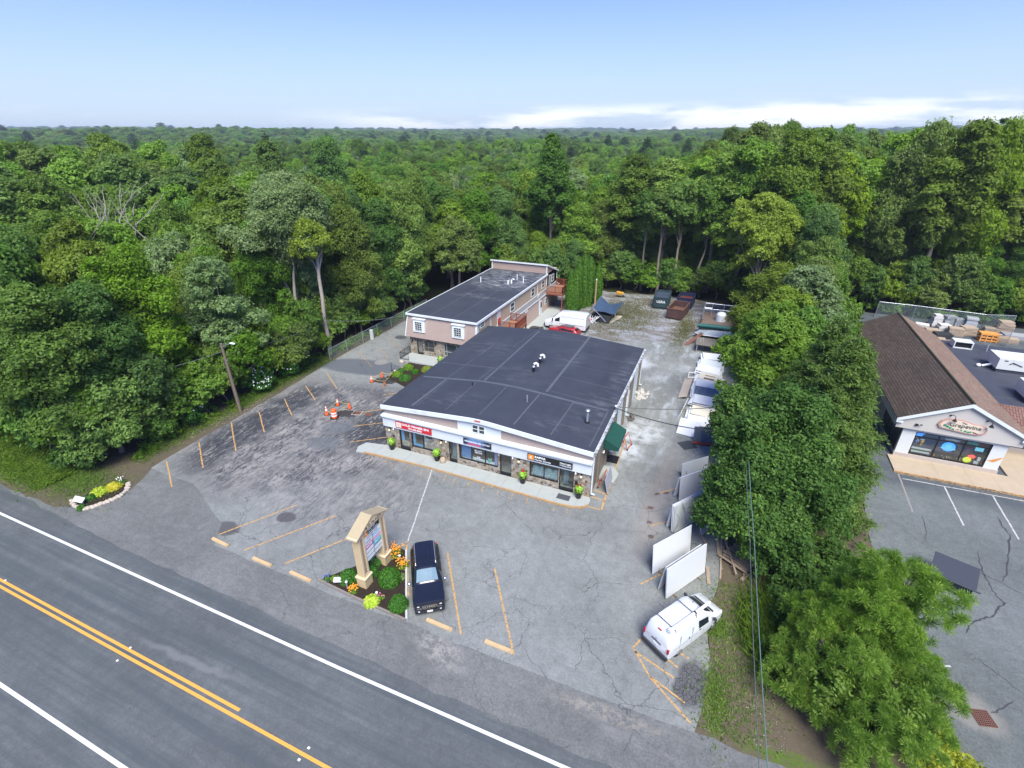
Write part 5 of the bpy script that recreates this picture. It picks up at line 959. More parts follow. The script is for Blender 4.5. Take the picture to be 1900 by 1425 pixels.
S_(MB().box(fx, fx+.012, 18.04, 18.065, 1.72, 3.5), 'divider', M_div); S_(MB().box(fx, fx+.012, 17.29, 18.81, 2.0, 2.02), 'divider', M_div); S_(MB().box(fx, fx+.012, 17.29, 18.81, 2.31, 2.335), 'divider', M_div)
S_(MB().box(-17.06, -16.98, 17.29, 18.81, 3.99, 4.0), 'panel_cap', M_div)
# triangular planting bed below it
bed = [(-19.85, 16.2), (-13.35, 15.85), (-16.25, 20.35), (-16.7, 20.4)]
n = NT('dark_mulch'); v = n.pos(); n.bump(n.noise(v, 14, 5, .8), .05, .8); M_mulch = n.fin(n.mix(n.noise(v, 9, 5, .8), (.008, .006, .005), (.06, .045, .035)), .95, 0, .1)
b = sheet('planting_bed', bed, .05, M_mulch, jit=.05, sub=.8, label='triangular bed of dark mulch under the plaza sign')
w = MB()
def kerbline(pts, wd, h, mat, name, parent=None, jit=0, label=None):
    w = MB(); rng = random.Random(2)
    for i in range(len(pts)-1):
        a, b = Vector(pts[i]), Vector(pts[i+1]); d = b-a; L = d.length; w.obox(((a.x+b.x)/2, (a.y+b.y)/2, h/2), (L, wd, h), math.atan2(d.y, d.x))
    return w.build(name, mat, parent)
kerbline([(-13.3, 15.9), (-16.3, 20.4)], .12, .12, pm('grey_kerb', (.45, .47, .47), .8, .1), 'bed_edging', b); kerbline([(-20.0, 16.15), (-17, 15.95), (-13.3, 15.82)], .14, .1, pm('granite_kerb', (.20, .17, .15), .85, .2, 4), 'bed_edging', b)
for (x, y, h) in ((-17.95, 16.2, .55), (-15.2, 15.95, .6), (-15.35, 19.2, .55)): 
    pass
gi = 0
for (px, py, lb) in ((645, 1092, 'small grey post with pale cap beside the orange flowers, left of the sign'), (701, 1112, 'small grey post with pale cap next to the yellow hosta'), (743, 1043, 'small grey post among the orange flowers by the dark car')):
    q = P(px, py); r = thing('bollard_light', lb, 'garden light', (q.x, q.y, .05), 0, 'small posts in the sign bed'); MB().tube([(0, 0, 0), (0, 0, .5)], .06, 10).build('post', M_galv, r, smooth=40); MB().tube([(0, 0, .5), (0, 0, .56), (0, 0, .58)], [.075, .075, .03], 10).build('cap', M_wplas, r)
q = P(632, 1083); r = thing('small_sign', 'low white and grey sign board on a stake in the sign bed', 'sign', (q.x, q.y, .05), R(25)); MB().obox((0, 0, .3), (.75, .03, .3), 0, R(-50)).build('board', M_trimp, r); MB().box(-.03, .03, 0, .03, 0, .25).build('stake', M_galv, r)
q = P(150, 935); r = thing('small_sign', 'white tilted sign board standing in the stone edged flower bed', 'sign', (q.x, q.y, .03), R(8)); MB().obox((0, 0, .4), (.95, .04, .42), 0, R(-55)).build('board', M_trimp, r); MB().box(-.35, -.31, 0, .03, 0, .35).box(.31, .35, 0, .03, 0, .35).build('legs', M_galv, r)
# ---------------- wheel stops
M_stop = pm('concrete_stop', (.52, .36, .19), .9, .22, 5, dirt=.35)
def stop(a, b, z, lb):
    a, b = P(*a), P(*b); c = (a+b)/2; L = (b-a).length; r = MB().prismx([(-.11, 0), (.11, 0), (.08, .13), (-.08, .13)], -L/2, L/2).build('wheel_stop', M_stop, None, bevel=.012)
    r.location = (c.x, c.y, .0); r.rotation_euler.z = math.atan2(b.y-a.y, b.x-a.x); tag(r, lb, 'wheel stop', 'concrete wheel stops along the road edge')
for i, (a, b, lb) in enumerate((((395, 1000), (424, 1014), 'concrete wheel stop farthest left, next to the broken driveway edge'), ((470, 1036), (504, 1051), 'concrete wheel stop between the second and third yellow lines'), ((539, 1062), (577, 1079), 'concrete wheel stop just left of the sign planting bed'),
        ((792, 1150), (839, 1170), 'yellowish concrete wheel stop right in front of the dark parked car'), ((900, 1190), (952, 1211), 'yellowish concrete wheel stop at the right end of the row'))): stop(a, b, 0, lb)
# ---------------- utility pole with lamp
M_pole = pm('weathered_pole_wood', (.16, .12, .09), .9, .35, 6)
q = Vector((-42.3, 29.95, 0)); up_ = thing('utility_pole', 'weathered wooden utility pole with a cobra lamp at the left edge of the lot', 'pole', q)
MB().tube([(0, 0, 0), (-.15, .0, 7.3)], [.17, .12], 10).build('shaft', M_pole, up_, smooth=60)
a = MB().tube([(-.15, 0, 6.9), (.3, .1, 7.15), (.8, .2, 7.35)], .03, 6).build('lamp_arm', M_galv, up_); MB().ell((1.05, .25, 7.4), (.38, .14, .09), 12, 6).build('lamp_head', pm('lamp_grey', (.6, .64, .66), .4), a, smooth=50)
MB().obox((-.12, 0, 5.6), (.5, .1, .1)).build('cable_bracket', M_galv, up_); MB().tube([(-.13, -.16, .3), (-.2, -.14, 5.6)], .03, 6).build('conduit', M_bump, up_)
def wire(name, label, pts, r=.018, mat=None, sag=.6, parent=None):
    w = MB()
    for i in range(len(pts)-1):
        a, b = Vector(pts[i]), Vector(pts[i+1]); n_ = 16; L = (b-a).length
        w.tube([a.lerp(b, k/n_)+Vector((0, 0, -sag*4*(k/n_)*(1-k/n_))) for k in range(n_+1)], r, 5)
    o = w.build(name, mat or pm('wire_grey', (.10, .13, .12), .6)); tag(o, label, 'cable'); return o
wire('overhead_wire', 'thin wire sagging from the utility pole across the trees to the road at the left', [(-42.43, 29.9, 6.5), (-52.5, 15.5, 6.2), (-75, -6, 6.5)], .022, None, .7)
wire('overhead_wire', 'wire running from the utility pole past the pale trunk to the rear building', [(-42.43, 29.9, 6.2), (-43.2, 45, 4.6), (-35, 50.0, 4.9)], .022, None, .35)
M_wg = pm('wire_green', (.10, .17, .14), .5)
wire('overhead_wire', 'green grey service wire coming out of the maple towards the road verge', [(3.0, 31.0, 9.0), (3.6, 21.5, 7.6), (4.2, 6, 7.2)], .019, M_wg, .2)
wire('overhead_wire', 'darker second wire hanging beside the green service wire', [(3.0, 31.0, 8.6), (3.5, 21.5, 7.2), (4.05, 6, 6.8)], .014, None, .3)
wire('service_cable', 'black twisted cable from the workshop roof corner into the maple tree, upper one', [(-6.3, 37.2, 4.6), (3.2, 41.0, 4.9)], .035, M_blk, .35)
wire('service_cable', 'black double cable from the workshop roof corner into the maple tree, lower one', [(-6.3, 37.15, 4.5), (3.0, 36.5, 4.7)], .04, M_blk, .45)
wm_ = thing('service_mast', 'thin metal service mast at the right roof corner of the plaza', 'mast', (-6.28, 37.2, 3.2)); MB().tube([(0, 0, 0), (0, 0, 1.4)], .04, 8).build('pipe', M_galv, wm_); MB().ell((0, 0, 1.45), (.1, .1, .1), 8, 6).build('weatherhead', M_wplas, wm_)
q = P(1103, 572); r = thing('timber_post', 'bare pale timber post beside the row of columnar evergreens', 'post', (q.x, q.y, 0)); MB().tube([(0, 0, 0), (0, 0, 4.6)], [.14, .11], 8).build('shaft', pm('pale_post', (.36, .27, .14), .85, .2), r); MB().tube([(0, 0, 4.6), (0, 0, 4.75)], .1, 8).build('post_cap', M_wplas, r)
# ---------------- cones, drum, holes
M_or = pm('cone_orange', (.85, .12, .02), .45, .08); M_wr = pm('reflective_white', (.8, .8, .78), .35)
def cone(px, py, h, lb, tilt=0, bands=True):
    q = P(px, py); r = thing('traffic_cone', lb, 'traffic cone', (q.x, q.y, 0), 0, 'cones around the two holes'); MB().box(-.2, .2, -.2, .2, 0, .04).build('cone_base', M_blk, r)
    r.rotation_euler.x = tilt
    f = lambda z: .15*(1-z/h)+.03
    MB().tube([(0, 0, .04), (0, 0, h)], [f(.04), f(h)], 14).build('cone_body', M_or, r, smooth=40)
    if bands:
        for z0, z1 in ((h*.5, h*.68), (h*.78, h*.9)): MB().tube([(0, 0, z0), (0, 0, z1)], [f(z0)+.006, f(z1)+.006], 14).build('band', M_wr, r, smooth=40)
cone(607, 770, 1.05, 'tall orange cone with white bands left of the striped drum'); cone(627, 752, .75, 'orange cone with white bands behind the striped drum'); cone(649, 758, .7, 'plain orange cone at the right end of the near hole', 0, False)
cone(690, 709, .8, 'orange cone with a white band left of the far hole'); cone(709, 700, .7, 'orange cone behind the far hole', 0, False)
q = P(621, 775); r = thing('traffic_drum', 'fat orange drum with white reflective stripes on a black rubber base', 'traffic drum', (q.x, q.y, 0)); MB().tube([(0, 0, 0), (0, 0, .07)], .42, 18).build('drum_base', M_blk, r)
MB().tube([(0, 0, .07), (0, 0, .9), (0, 0, .98)], [.29, .25, .15], 18).build('drum_body', M_or, r, smooth=30)
for z in (.25, .52): MB().tube([(0, 0, z), (0, 0, z+.14)], [.306-.05*z, .306-.05*(z+.14)], 18).build('band', M_wr, r, smooth=40)
n = NT('hole_rubble'); v = n.pos(); n.bump(n.noise(v, 6, 5, .8), .12, .8); M_hole = n.fin(n.mix(n.noise(v, 5, 6, .8), (.004, .004, .005), (.07, .065, .06)), .9)
for k, (px, py, rx, ry, a) in enumerate(((638, 767, 1.3, .65, .55), (713, 707, 1.35, .7, .1))):
    q = P(px, py); rng = random.Random(k+7); pts = [(q.x+math.cos(t*.4)*rx*rng.uniform(.8, 1.1)*math.cos(a)-math.sin(t*.4)*ry*rng.uniform(.8, 1.1)*math.sin(a), q.y+math.cos(t*.4)*rx*math.sin(a)+math.sin(t*.4)*ry*rng.uniform(.8, 1.1)*math.cos(a)) for t in range(15)]
    sheet('excavation', pts, .006, M_hole, label='dark dug out hole in the asphalt, '+('beside the drum' if k == 0 else 'near the planting bed'))
    w = MB()
    for i in range(26):
        t = rng.uniform(0, 6.28); s = rng.uniform(.05, .16); c = (q.x+math.cos(t)*rx*rng.uniform(.7, 1.05), q.y+math.sin(t)*ry*rng.uniform(.7, 1.15), s*.3); w.obox(c, (s*1.6, s, s*.7), rng.uniform(0, 3), rng.uniform(-.4, .4))
    o = w.build('rubble', pm('broken_asphalt', (.05, .05, .052), .9, .5, 3)); tag(o, 'broken asphalt lumps heaped round the '+('near' if k == 0 else 'far')+' hole', 'rubble', kind='stuff')
    tp = MB(); pts = [P(607, 770), P(627, 752), P(649, 758), P(621, 775)] if k == 0 else [P(690, 709), P(709, 700), P(728, 700), P(714, 716)]
    for i in range(4): a_, b_ = pts[i], pts[(i+1) % 4]; tp.tube([a_+Vector((0, 0, .6)), (a_+b_)/2+Vector((0, 0, .42)), b_+Vector((0, 0, .55))], .014, 4)
    tag(tp.build('caution_tape', pm('tape_yellow', (.65, .5, .06), .5, .3, 3)), 'yellow tape strung between the '+('near' if k == 0 else 'far')+' cones', 'tape')
q = P(714, 716); r = thing('trestle_leg', 'small orange splayed barrier foot in front of the far hole', 'barrier', (q.x, q.y, 0)); MB().tube([(-.3, 0, 0), (.1, 0, .5)], .04, 5).tube([(.3, .1, 0), (-.1, 0, .5)], .04, 5).tube([(0, -.3, 0), (0, .05, .45)], .035, 5).build('legs', pm('faded_orange', (.45, .16, .05), .7, .2), r)
q = P(727, 688); r = thing('marker_post', 'thin dark upright stake at the corner of the building bed', 'post', (q.x, q.y, 0)); MB().tube([(0, 0, 0), (0, 0, 1.1)], .035, 6).build('shaft', M_bump, r); MB().obox((0, 0, .03), (.2, .2, .06)).build('foot', M_bump, r)
# drain covers
n = NT('rusty_iron'); M_rust = n.fin(n.mix(n.noise(n.pos(), 5, 6, .7), (.10, .045, .03), (.20, .09, .06)), .9)
def grate(cx, cy, w_, h_, a, lb, fr=True, k=8):
    r = thing('storm_drain', lb, 'drain', (cx, cy, .004), a, 'drain grates in the asphalt' if 'plaza' in lb else None)
    if fr: MB().box(-w_/2-.1, w_/2+.1, -h_/2-.1, h_/2+.1, 0, .006).build('frame', pm('drain_frame', (.42, .38, .33), .9, .1), r)
    MB().box(-w_/2, w_/2, -h_/2, h_/2, .006, .012).build('pit', M_blk, r); g = MB()
    for i in range(k+1):
        t = -w_/2+w_*i/k; g.box(t-.018, t+.018, -h_/2, h_/2, .012, .03); t = -h_/2+h_*i/k; g.box(-w_/2, w_/2, t-.018, t+.018, .0125, .031)
    g.build('grate', M_rust, r)
grate(-31.25, 34.2, .75, .6, R(15), 'square storm drain with pale frame in the plaza lot, the left one of two'); grate(-30.0, 34.4, .7, .5, R(15), 'dark drain cover without frame in the plaza lot, right of the framed one', False)
grate(15.15, 21.98, .78, .78, R(16), 'rusty square storm drain grate near the pine in the neighbouring lot', False, 8)
# doormat, dark steel plate
r = BX(-8.75, -7.75, 29.35, 29.95, .124, .14).build('door_mat', pm('mat_grey', (.06, .065, .075), .95, .2, 8)); tag(r, 'dark grey doormat in front of the rightmost shop door', 'doormat')
qs = [P(1260, 832), P(1276, 817), P(1291, 824), P(1274, 836)]; c = sum(qs, Vector())/4; c = P(1275, 826)
r = MB().obox((0, 0, .015), (1.35, 1.2, .03), R(38)).build('steel_plate', pm('dark_plate', (.05, .053, .06), .6, .3, 3)); r.location = (c.x, c.y, 0); tag(r, 'dark square plate lying on the drive near the maple', 'plate')
# pots with bright plants
M_lime = pm('lime_leaf', (.22, .42, .03), .55, .25, 3); M_redl = pm('coleus_red', (.35, .03, .03), .5, .3)
def leafy(mb, c, r, n, s, rng, zmin=-.3):
    for i in range(n):
        d = Vector((rng.gauss(0, 1), rng.gauss(0, 1), rng.gauss(0.25, 1))).normalized()
        if d.z < zmin: d.z = -d.z
        p = Vector(c)+Vector((d.x*r[0], d.y*r[1], d.z*r[2]))*rng.uniform(.6, 1.0); t = d.cross(Vector((rng.random(), rng.random(), rng.random()))).normalized(); u = d.cross(t)
        u = (u+d*rng.uniform(-.5, .5)).normalized(); k = s*rng.uniform(.6, 1.3); mb.add([p+t*k, p+u*k*.55, p-t*k, p-u*k*.55], [(0, 1, 2, 3)])
    return mb
for i, (px, py, lb, potm) in enumerate(((728, 831, 'lime green potted plant left of the first shop door', 0), (812, 851, 'lime green potted plant beside the second shop door', 0), (970, 893, 'lime green potted plant with red tips between third door and sofa window', 1), (1073, 921, 'lime green potted plant with red tips at the right corner of the plaza front', 1))):
    q = P(px, py+2, .12); q.y = min(q.y, 30.12); rng = random.Random(i+40); r = thing('potted_plant', lb, 'potted plant', (q.x, q.y, .12), 0, 'potted plants along the plaza front'); MB().tube([(0, 0, 0), (0, 0, .5)], [.2, .28], 12).build('pot', M_blk, r, smooth=40)
    leafy(MB(), (0, 0, .75), (.36, .36, .42), 190, .11, rng, -.6).build('foliage', M_lime, r)
    if potm: leafy(MB(), (0, 0, 1.12), (.16, .16, .14), 40, .09, rng).build('red_tips', M_redl, r)
q = P(822, 858, .12); r = thing('wicker_pot', 'round pale woven pot next to the second shop door', 'pot', (q.x, min(q.y, 30.1), .12)); MB().tube([(0, 0, 0), (0, 0, .28), (0, 0, .42)], [.2, .27, .2], 14).build('pot', pm('wicker', (.42, .33, .23), .9, .2, 9), r, smooth=60)
q = P(817, 676, .12); r = thing('potted_plant', 'lime green potted plant on the patio of the rear building', 'potted plant', (q.x, q.y, .12), 0, 'potted plants along the plaza front'); MB().tube([(0, 0, 0), (0, 0, .4)], [.2, .26], 12).build('pot', M_blk, r); leafy(MB(), (0, 0, .65), (.36, .36, .4), 170, .11, random.Random(9), -.6).build('foliage', M_lime, r)
# hand trolleys / red racks against the workshop side
M_rframe = pm('red_steel_frame', (.42, .06, .03), .5, .2)
def arack(x, y, rz, lb, slab=False):
    r = thing('slab_trolley', lb, 'trolley', (x, y, 0), rz); w = MB()
    for s in (-.5, .5): w.tube([(s, -.4, .12), (s, 0, 1.25), (s, .4, .12)], .035, 6)
    w.tube([(-.5, 0, 1.25), (.5, 0, 1.25)], .035, 6).tube([(-.55, -.4, .14), (.55, -.4, .14)], .04, 6).tube([(-.55, .4, .14), (.55, .4, .14)], .04, 6); w.build('frame', M_rframe, r)
    for sx in (-.5, .5):
        for sy in (-.4, .4): MB().tube([(sx-.03, sy, .08), (sx+.03, sy, .08)], .08, 10).build('wheel', M_tyre, r)
    if slab: MB().obox((0, -.32, .72), (2.1, .05, 1.15), 0, R(-12)).build('board', pm('grey_board', (.34, .35, .4), .6, .1), r)
arack(-5.75, 32.4, R(92), 'red steel trolley with a grey board leaning by the right corner of the plaza', True); arack(-5.35, 38.6, R(80), 'empty red steel trolley beyond the green canopy')
r = sheet('concrete_slab', [(-6.4, 33.1), (-5.15, 33.0), (-5.0, 34.4), (-5.6, 35.2), (-6.4, 35.1)], .012, M_conc, label='pale concrete slab under the canopy')
w = MB(); rng = random.Random(4)
for i in range(60): a = rng.uniform(0, 6.28); t = rng.uniform(0, 1); w.obox((-5.8+math.cos(a)*.3*t, 43.6+math.sin(a)*.5*t, .1+.5*(1-t)*rng.random()), (.18, .1, .12), rng.uniform(0, 3), rng.uniform(-1, 1))
tag(w.build('rubble_heap', pm('grey_scrap', (.12, .11, .1), .8, .6, 4)), 'heap of dark scrap by the workshop garage wall', 'scrap heap', kind='stuff')
w = MB()
for i in range(70): a = rng.uniform(0, 6.28); t = rng.uniform(0, 1); w.obox((-5.7+math.cos(a)*.7*t, 49.2+math.sin(a)*1.4*t, .05+.3*(1-t)*rng.random()), (.3, .18, .1), rng.uniform(0, 3), rng.uniform(-.5, .5))
tag(w.build('rubble_heap', pm('pale_offcuts', (.45, .42, .38), .8, .3, 4)), 'pile of pale stone offcuts by the far workshop door', 'scrap heap', kind='stuff')
# ---------------- leaning white stone slabs on frames
def slabm(name, col, vein=0):
    n = NT(name); v = n.pos(); c = n.mix(n.noise(v, .8, 4, .6), tuple(a*.95 for a in col), col)
    if vein: w_ = n.warp(v, .8, 1.2); s = n.N.new('ShaderNodeTexWave'); n.L.new(w_, s.inputs['Vector']); s.inputs['Scale'].default_value = .35; s.inputs['Distortion'].default_value = 9; s.inputs['Detail'].default_value = 4; c = n.mix(n.step(s.outputs['Fac'], .035, .0, 0, vein), c, (.12, .12, .12)); c = n.mix(n.step(s.outputs['Fac'], .2, .0, 0, vein*.3), c, (.4, .4, .38))
    return n.fin(c, .2)
M_sw = slabm('white_quartz', (.66, .68, .70)); M_sv = slabm('veined_quartz', (.62, .65, .64), .7); M_sg = slabm('grey_quartz', (.56, .60, .63)); M_sb = slabm('blue_grey_granite', (.10, .13, .17), .5)
def slabgroup(a, b, H, specs, lb, lean=R(7)):
    a, b = Vector(a), Vector(b); c = (a+b)/2; L = (b-a).length; ang = math.atan2(b.y-a.y, b.x-a.x)
    for i, (off, side, mt, dl, dh, tag_) in enumerate(specs):
        r = MB().obox((0, 0, (H+dh)/2), (L+dl, .035, H+dh)).build('stone_slab', mt)
        tilt = lean*side; d = Vector((-math.sin(ang), math.cos(ang)))
        p = c+d*off; r.location = (p.x, p.y, .1); r.rotation_euler = Euler((tilt, 0, ang)); tag(r, tag_, 'stone slab', 'stone slabs leaning on frames by the drive')
    r = thing('slab_frame', lb, 'frame', (c.x, c.y, 0), ang); w = MB()
    for s in (-L*.33, L*.33): w.obox((s, 0, .06), (.09, 1.3, .09)).tube([(s, -.3, .1), (s, 0, H*.8), (s, .3, .1)], .04, 5)
    w.build('frame', pm('frame_timber', (.22, .15, .1), .8, .2), r)
slabgroup((-.05, 23.35), (1.85, 26.3), 2.15, [(-.34, -1, M_sw, .1, 0, 'front bright white slab nearest the small cargo van'), (-.40, -1, M_sw, .15, .03, 'second white slab, right behind the one nearest the van')][:2]+[(.36, 1, M_sw, -.2, -.1, 'white slab leaning the other way behind the slab nearest the van')], 'low timber frame under the slab pair nearest the van')
slabgroup((-1.05, 24.85), (.95, 27.7), 2.15, [(-.3, -1, M_sw, 0, .05, 'lone white slab standing just behind the front pair')], 'timber frame under the lone white slab')
slabgroup((-.3, 29.2), (1.75, 32.1), 2.15, [(-.36, -1, M_sv, 0, 0, 'pale slab with dark veins in the middle stack'), (-.27, -1, M_sw, .1, .04, 'white slab behind the veined slab'), (-.18, -1, M_sw, .15, .06, 'third slab from the front in the veined stack'), (.3, 1, M_sw, 0, 0, 'white slab leaning back to back against the veined stack'), (.4, 1, M_sw, -.1, -.05, 'outermost rear slab of the veined stack')], 'timber frame under the veined slab stack')
slabgroup((-.3, 32.9), (1.6, 35.0), 2.0, [(-.3, -1, M_sw, 0, 0, 'pale slab half hidden by the maple, behind the veined stack'), (.3, 1, M_sw, 0, -.1, 'narrow slab leaning left behind the half hidden one')], 'timber frame under the half hidden slab')
slabgroup((-.35, 35.7), (1.5, 37.6), 1.4, [(-.2, -1, M_sg, 0, 0, 'short grey slab with rounded corner at the far end of the row')], 'timber frame under the short grey slab')
# small wooden bits and leaning timber in the gap behind the slabs
M_board = pm('grey_board_wood', (.30, .235, .17), .9, .25, 4)
q = P(1372, 1040); r = thing('pallet', 'stack of weathered boards and a broken pallet lying at the foot of the maple', 'pallet', (q.x, q.y, 0), R(-28)); rng = random.Random(8)
for i in range(11): MB().obox((rng.uniform(-.08, .08), -.9+i*.18, .22+rng.uniform(-.04, .06)), (1.9, .13, .03), rng.uniform(-.04, .04), rng.uniform(-.1, .1)).build('board', M_board, r)
for x in (-.8, 0, .8): MB().obox((x, 0, .11), (.09, 2.1, .1)).build('bearer', M_board, r)
for i, (a, b, lb) in enumerate((((1338, 990), (1364, 1072), 'long pale batten lying over the broken pallet'), ((1336, 1075), (1338, 1000), 'upright looking batten left of the broken pallet'), ((1330, 1000), (1334, 1035), 'short thick timber in the litter behind the slabs'), ((1312, 1053), (1315, 1085), 'short mossy timber on the soil by the white van'), ((1375, 1078), (1388, 1066), 'small pale offcut below the broken pallet'), ((1295, 985), (1310, 1010), 'dark plank between slab stacks'), ((1302, 960), (1322, 990), 'reddish plank beside the veined stack'))):
    a, b = P(*a), P(*b); d = b-a; o = MB().obox((0, 0, 0), (d.length, .1 if i < 2 else .2, .08)).build('timber', M_board if i != 6 else M_rframe); o.location = ((a.x+b.x)/2, (a.y+b.y)/2, .32 if i == 0 else .06); o.rotation_euler.z = math.atan2(d.y, d.x); tag(o, lb, 'timber')
q = P(1312, 985); r = MB().obox((0, 0, .55), (1.5, .06, 1.1)).build('leaning_panel', M_sg); r.location = (q.x, q.y, 0); r.rotation_euler = Euler((R(-20), 0, R(65))); tag(r, 'grey metal panel leaning in the litter between slabs and maple', 'panel')
# litter: small pale scraps on the soil
w = MB(); rng = random.Random(77)
for i in range(380):
    if rng.random() < .75: x, y = rng.uniform(2.7, 6.4), rng.uniform(16.3, 27)
    else: x, y = rng.gauss(2, .8), rng.uniform(26, 38)
    s = rng.uniform(.008, .028); w.obox((x, y, .012+s*.3), (s*2, s, s*.5), rng.uniform(0, 3))
tag(w.build('litter', pm('pale_litter', (.40, .37, .32), .8, .3, 6)), 'pale scraps of litter scattered over the brown verge', 'litter', kind='stuff')
w = MB()
for i in range(300):
    t = rng.random(); x, y = -43.4+rng.gauss(0, .5)+t*1.2, 21+t*12; s = rng.uniform(.012, .03); w.obox((x, y, .01), (s*2, s, s*.4), rng.uniform(0, 3))
for i in range(60): w.obox((rng.uniform(-25, 2), rng.uniform(16.5, 28), .008), (.035, .02, .008), rng.uniform(0, 3))
tag(w.build('litter', pm('fallen_petals', (.6, .56, .5), .8, .3, 6)), 'fallen white petals along the edge of the lot under the flowering shrubs', 'litter', kind='stuff')

# ---------------- stone yard racks along the drive at the right edge
def rack_row():
    rng = random.Random(11)
    M_cream2 = slabm('cream_stone', (.60, .56, .45)); M_brn = pm('brown_stone', (.25, .17, .09), .5, .2)
    spec = [(44.6, M_sw, 'white slab lying flat at the near end of the remnant rack'), (46.6, M_cream2, 'amber and white remnant slabs on the rack'), (49.2, M_sw, 'white slab remnant half under the maple leaves'), (51.2, M_sb, 'dark grey slab with white edge on the rack'), (53.0, M_sg, 'light grey slab with cut lines on the rack'), (55.0, M_cream2, 'cream slab with brown slots on the rack'), (57.2, M_sw, 'white stacked slab beside the cream one'), (59.2, M_sg, 'grey ribbed slab on the rack'), (61.4, M_sw, 'broad white slab at the far end of the rack')]
    for i, (y, mt, lb) in enumerate(spec):
        r = thing('slab_pile', lb, 'stone slab', (.3+.1*(i % 3), y, 0), R(rng.uniform(-6, 6)), 'remnant slabs on the rack along the drive')
        for k in range(3): MB().obox((rng.uniform(-.1, .1)+.2, rng.uniform(-.1, .1), .25+k*.22), (3.0-k*.3, 1.75-k*.15, .05), R(rng.uniform(-5, 5)), R(4+3*k), R(2)).build('slab', (mt if k == 2 else (M_sw if (i+k) % 2 else M_sg)), r)
        for s in (-1.1, 1.2): MB().box(s-.06, s+.06, -.8, .8, 0, .24).build('bearer', M_board, r)
        if i == 5:
            for yy in (-.45, .25): MB().obox((.2, yy, .745), (1.1, .16, .03), 0, R(10), R(2)).build('slot', M_brn, r)
    r = thing('plywood_sheet', 'long tan plywood sheet leaning at the drive edge of the rack', 'board', (-1.55, 52.5, 0), R(88)); MB().obox((0, 0, .25), (5.2, .9, .04), 0, R(-20)).build('board', pm('tan_ply', (.45, .38, .3), .8, .15), r)
    r = thing('white_frame', 'small white square frame propped on the tan board', 'frame', (-1.2, 54.6, .5), R(20)); w = MB().box(-.4, .4, -.03, .03, 0, .1).box(-.4, .4, -.03, .03, .6, .7).box(-.4, -.3, -.03, .03, .1, .6).box(.3, .4, -.03, .03, .1, .6).build('frame', M_wplas, r)
    r = thing('dark_slab', 'dark polished slab with white marks on an orange trolley under the maple', 'stone slab', (1.3, 42.0, 0), R(10)); MB().obox((0, 0, .85), (2.4, .05, 1.35), 0, R(-22)).build('slab', M_sb, r); MB().box(-1.2, 1.2, -.5, .2, .1, .2).build('trolley', M_rframe, r); MB().tube([(-1.1, -.55, .08), (-1.1, -.5, .08)], .08, 8).build('wheel', M_tyre, r)
    r = thing('white_slab', 'big white slab leaning at the near end of the rack beside the dark polished slab', 'stone slab', (-.45, 43.2, 0), R(-8)); MB().obox((0, 0, .55), (1.8, .05, 1.6), 0, R(-50)).build('slab', M_sw, r)
    r = thing('white_slab', 'long thin white slab edge standing along the drive', 'stone slab', (-1.35, 46.8, 0), R(84)); MB().obox((0, 0, .5), (3.6, .05, .95), 0, R(20)).build('slab', M_sw, r)
rack_row()
# plank deck / shed roof, tarp covered boat, truck bits at the far right of the yard
r = thing('plank_platform', 'grey weathered plank roof at the far end of the slab rack', 'shed', (.6, 65.2, 0)); w = MB()
for i in range(17): w.box(-2.2+i*.26, -1.96+i*.26, -1.4, 1.5, 1.0, 1.05)
w.build('planks', pm('weathered_plank', (.17, .15, .125), .9, .3, 3), r); w = MB()
for x in (-2, 2): 
    for y in (-1.3, 1.4): w.box(x-.05, x+.05, y-.05, y+.05, 0, 1.0)
w.build('posts', M_board, r)
r = thing('covered_boat', 'dark boat like shape under a pale edged cover beside the plank roof', 'boat', (.8, 69.6, 0), R(2)); MB().add([(-3, 0, .5), (-2.4, -1.0, .7), (2.6, -1.1, .7), (2.6, 1.1, .7), (-2.4, 1.0, .7), (-2, -.6, 0), (2.4, -.7, 0), (2.4, .7, 0), (-2, .6, 0)], [(0, 1, 5), (1, 2, 6, 5), (2, 3, 7, 6), (3, 4, 8, 7), (4, 0, 8), (0, 5, 8), (5, 6, 7, 8)]).build('hull', M_blk, r); MB().add([(-3, 0, .52), (-2.4, -1.03, .72), (2.6, -1.13, .72), (2.6, 1.13, .72), (-2.4, 1.03, .72), (-1, 0, 1.2), (2.4, 0, 1.3)], [(0, 1, 5), (1, 2, 6, 5), (2, 3, 6), (3, 4, 5, 6), (4, 0, 5)]).build('cover', pm('silver_cover', (.34, .38, .4), .5, .35, 1.5), r); MB().tube([(-2.9, 0, .6), (-2.4, -1.08, .74), (2.6, -1.18, .74)], .05, 6).build('edge_rope', M_wplas, r)
r = thing('tarp_roll', 'long dark green rolled tarpaulin lying in front of the fuel tank', 'tarpaulin', (.6, 71.8, 0)); MB().tube([(-2.6, 0, .9), (0, .05, .95), (3, 0, .9)], [.28, .34, .3], 10).build('roll', pm('tarp_green', (.01, .10, .09), .6, .3, 3), r, smooth=60); MB().box(-2.4, 2.8, -.3, .3, 0, .65).build('support', M_bump, r)
r = thing('tank_trailer', 'white domed tank on a brown slatted trailer with metal frames', 'trailer', (.7, 75.6, 0)); MB().box(-2.4, 3.2, -2.6, 3.4, .5, .68).build('bed', pm('brown_plank', (.15, .11, .085), .9, .3, 2), r); w = MB()
for x in (-2.3, -1.2, .4, 2.0, 3.1): w.tube([(x, 3.3, .6), (x, 3.3, 2.2)], .045, 5)
for z in (1.3, 2.15): w.tube([(-2.3, 3.3, z), (3.1, 3.3, z)], .045, 5)
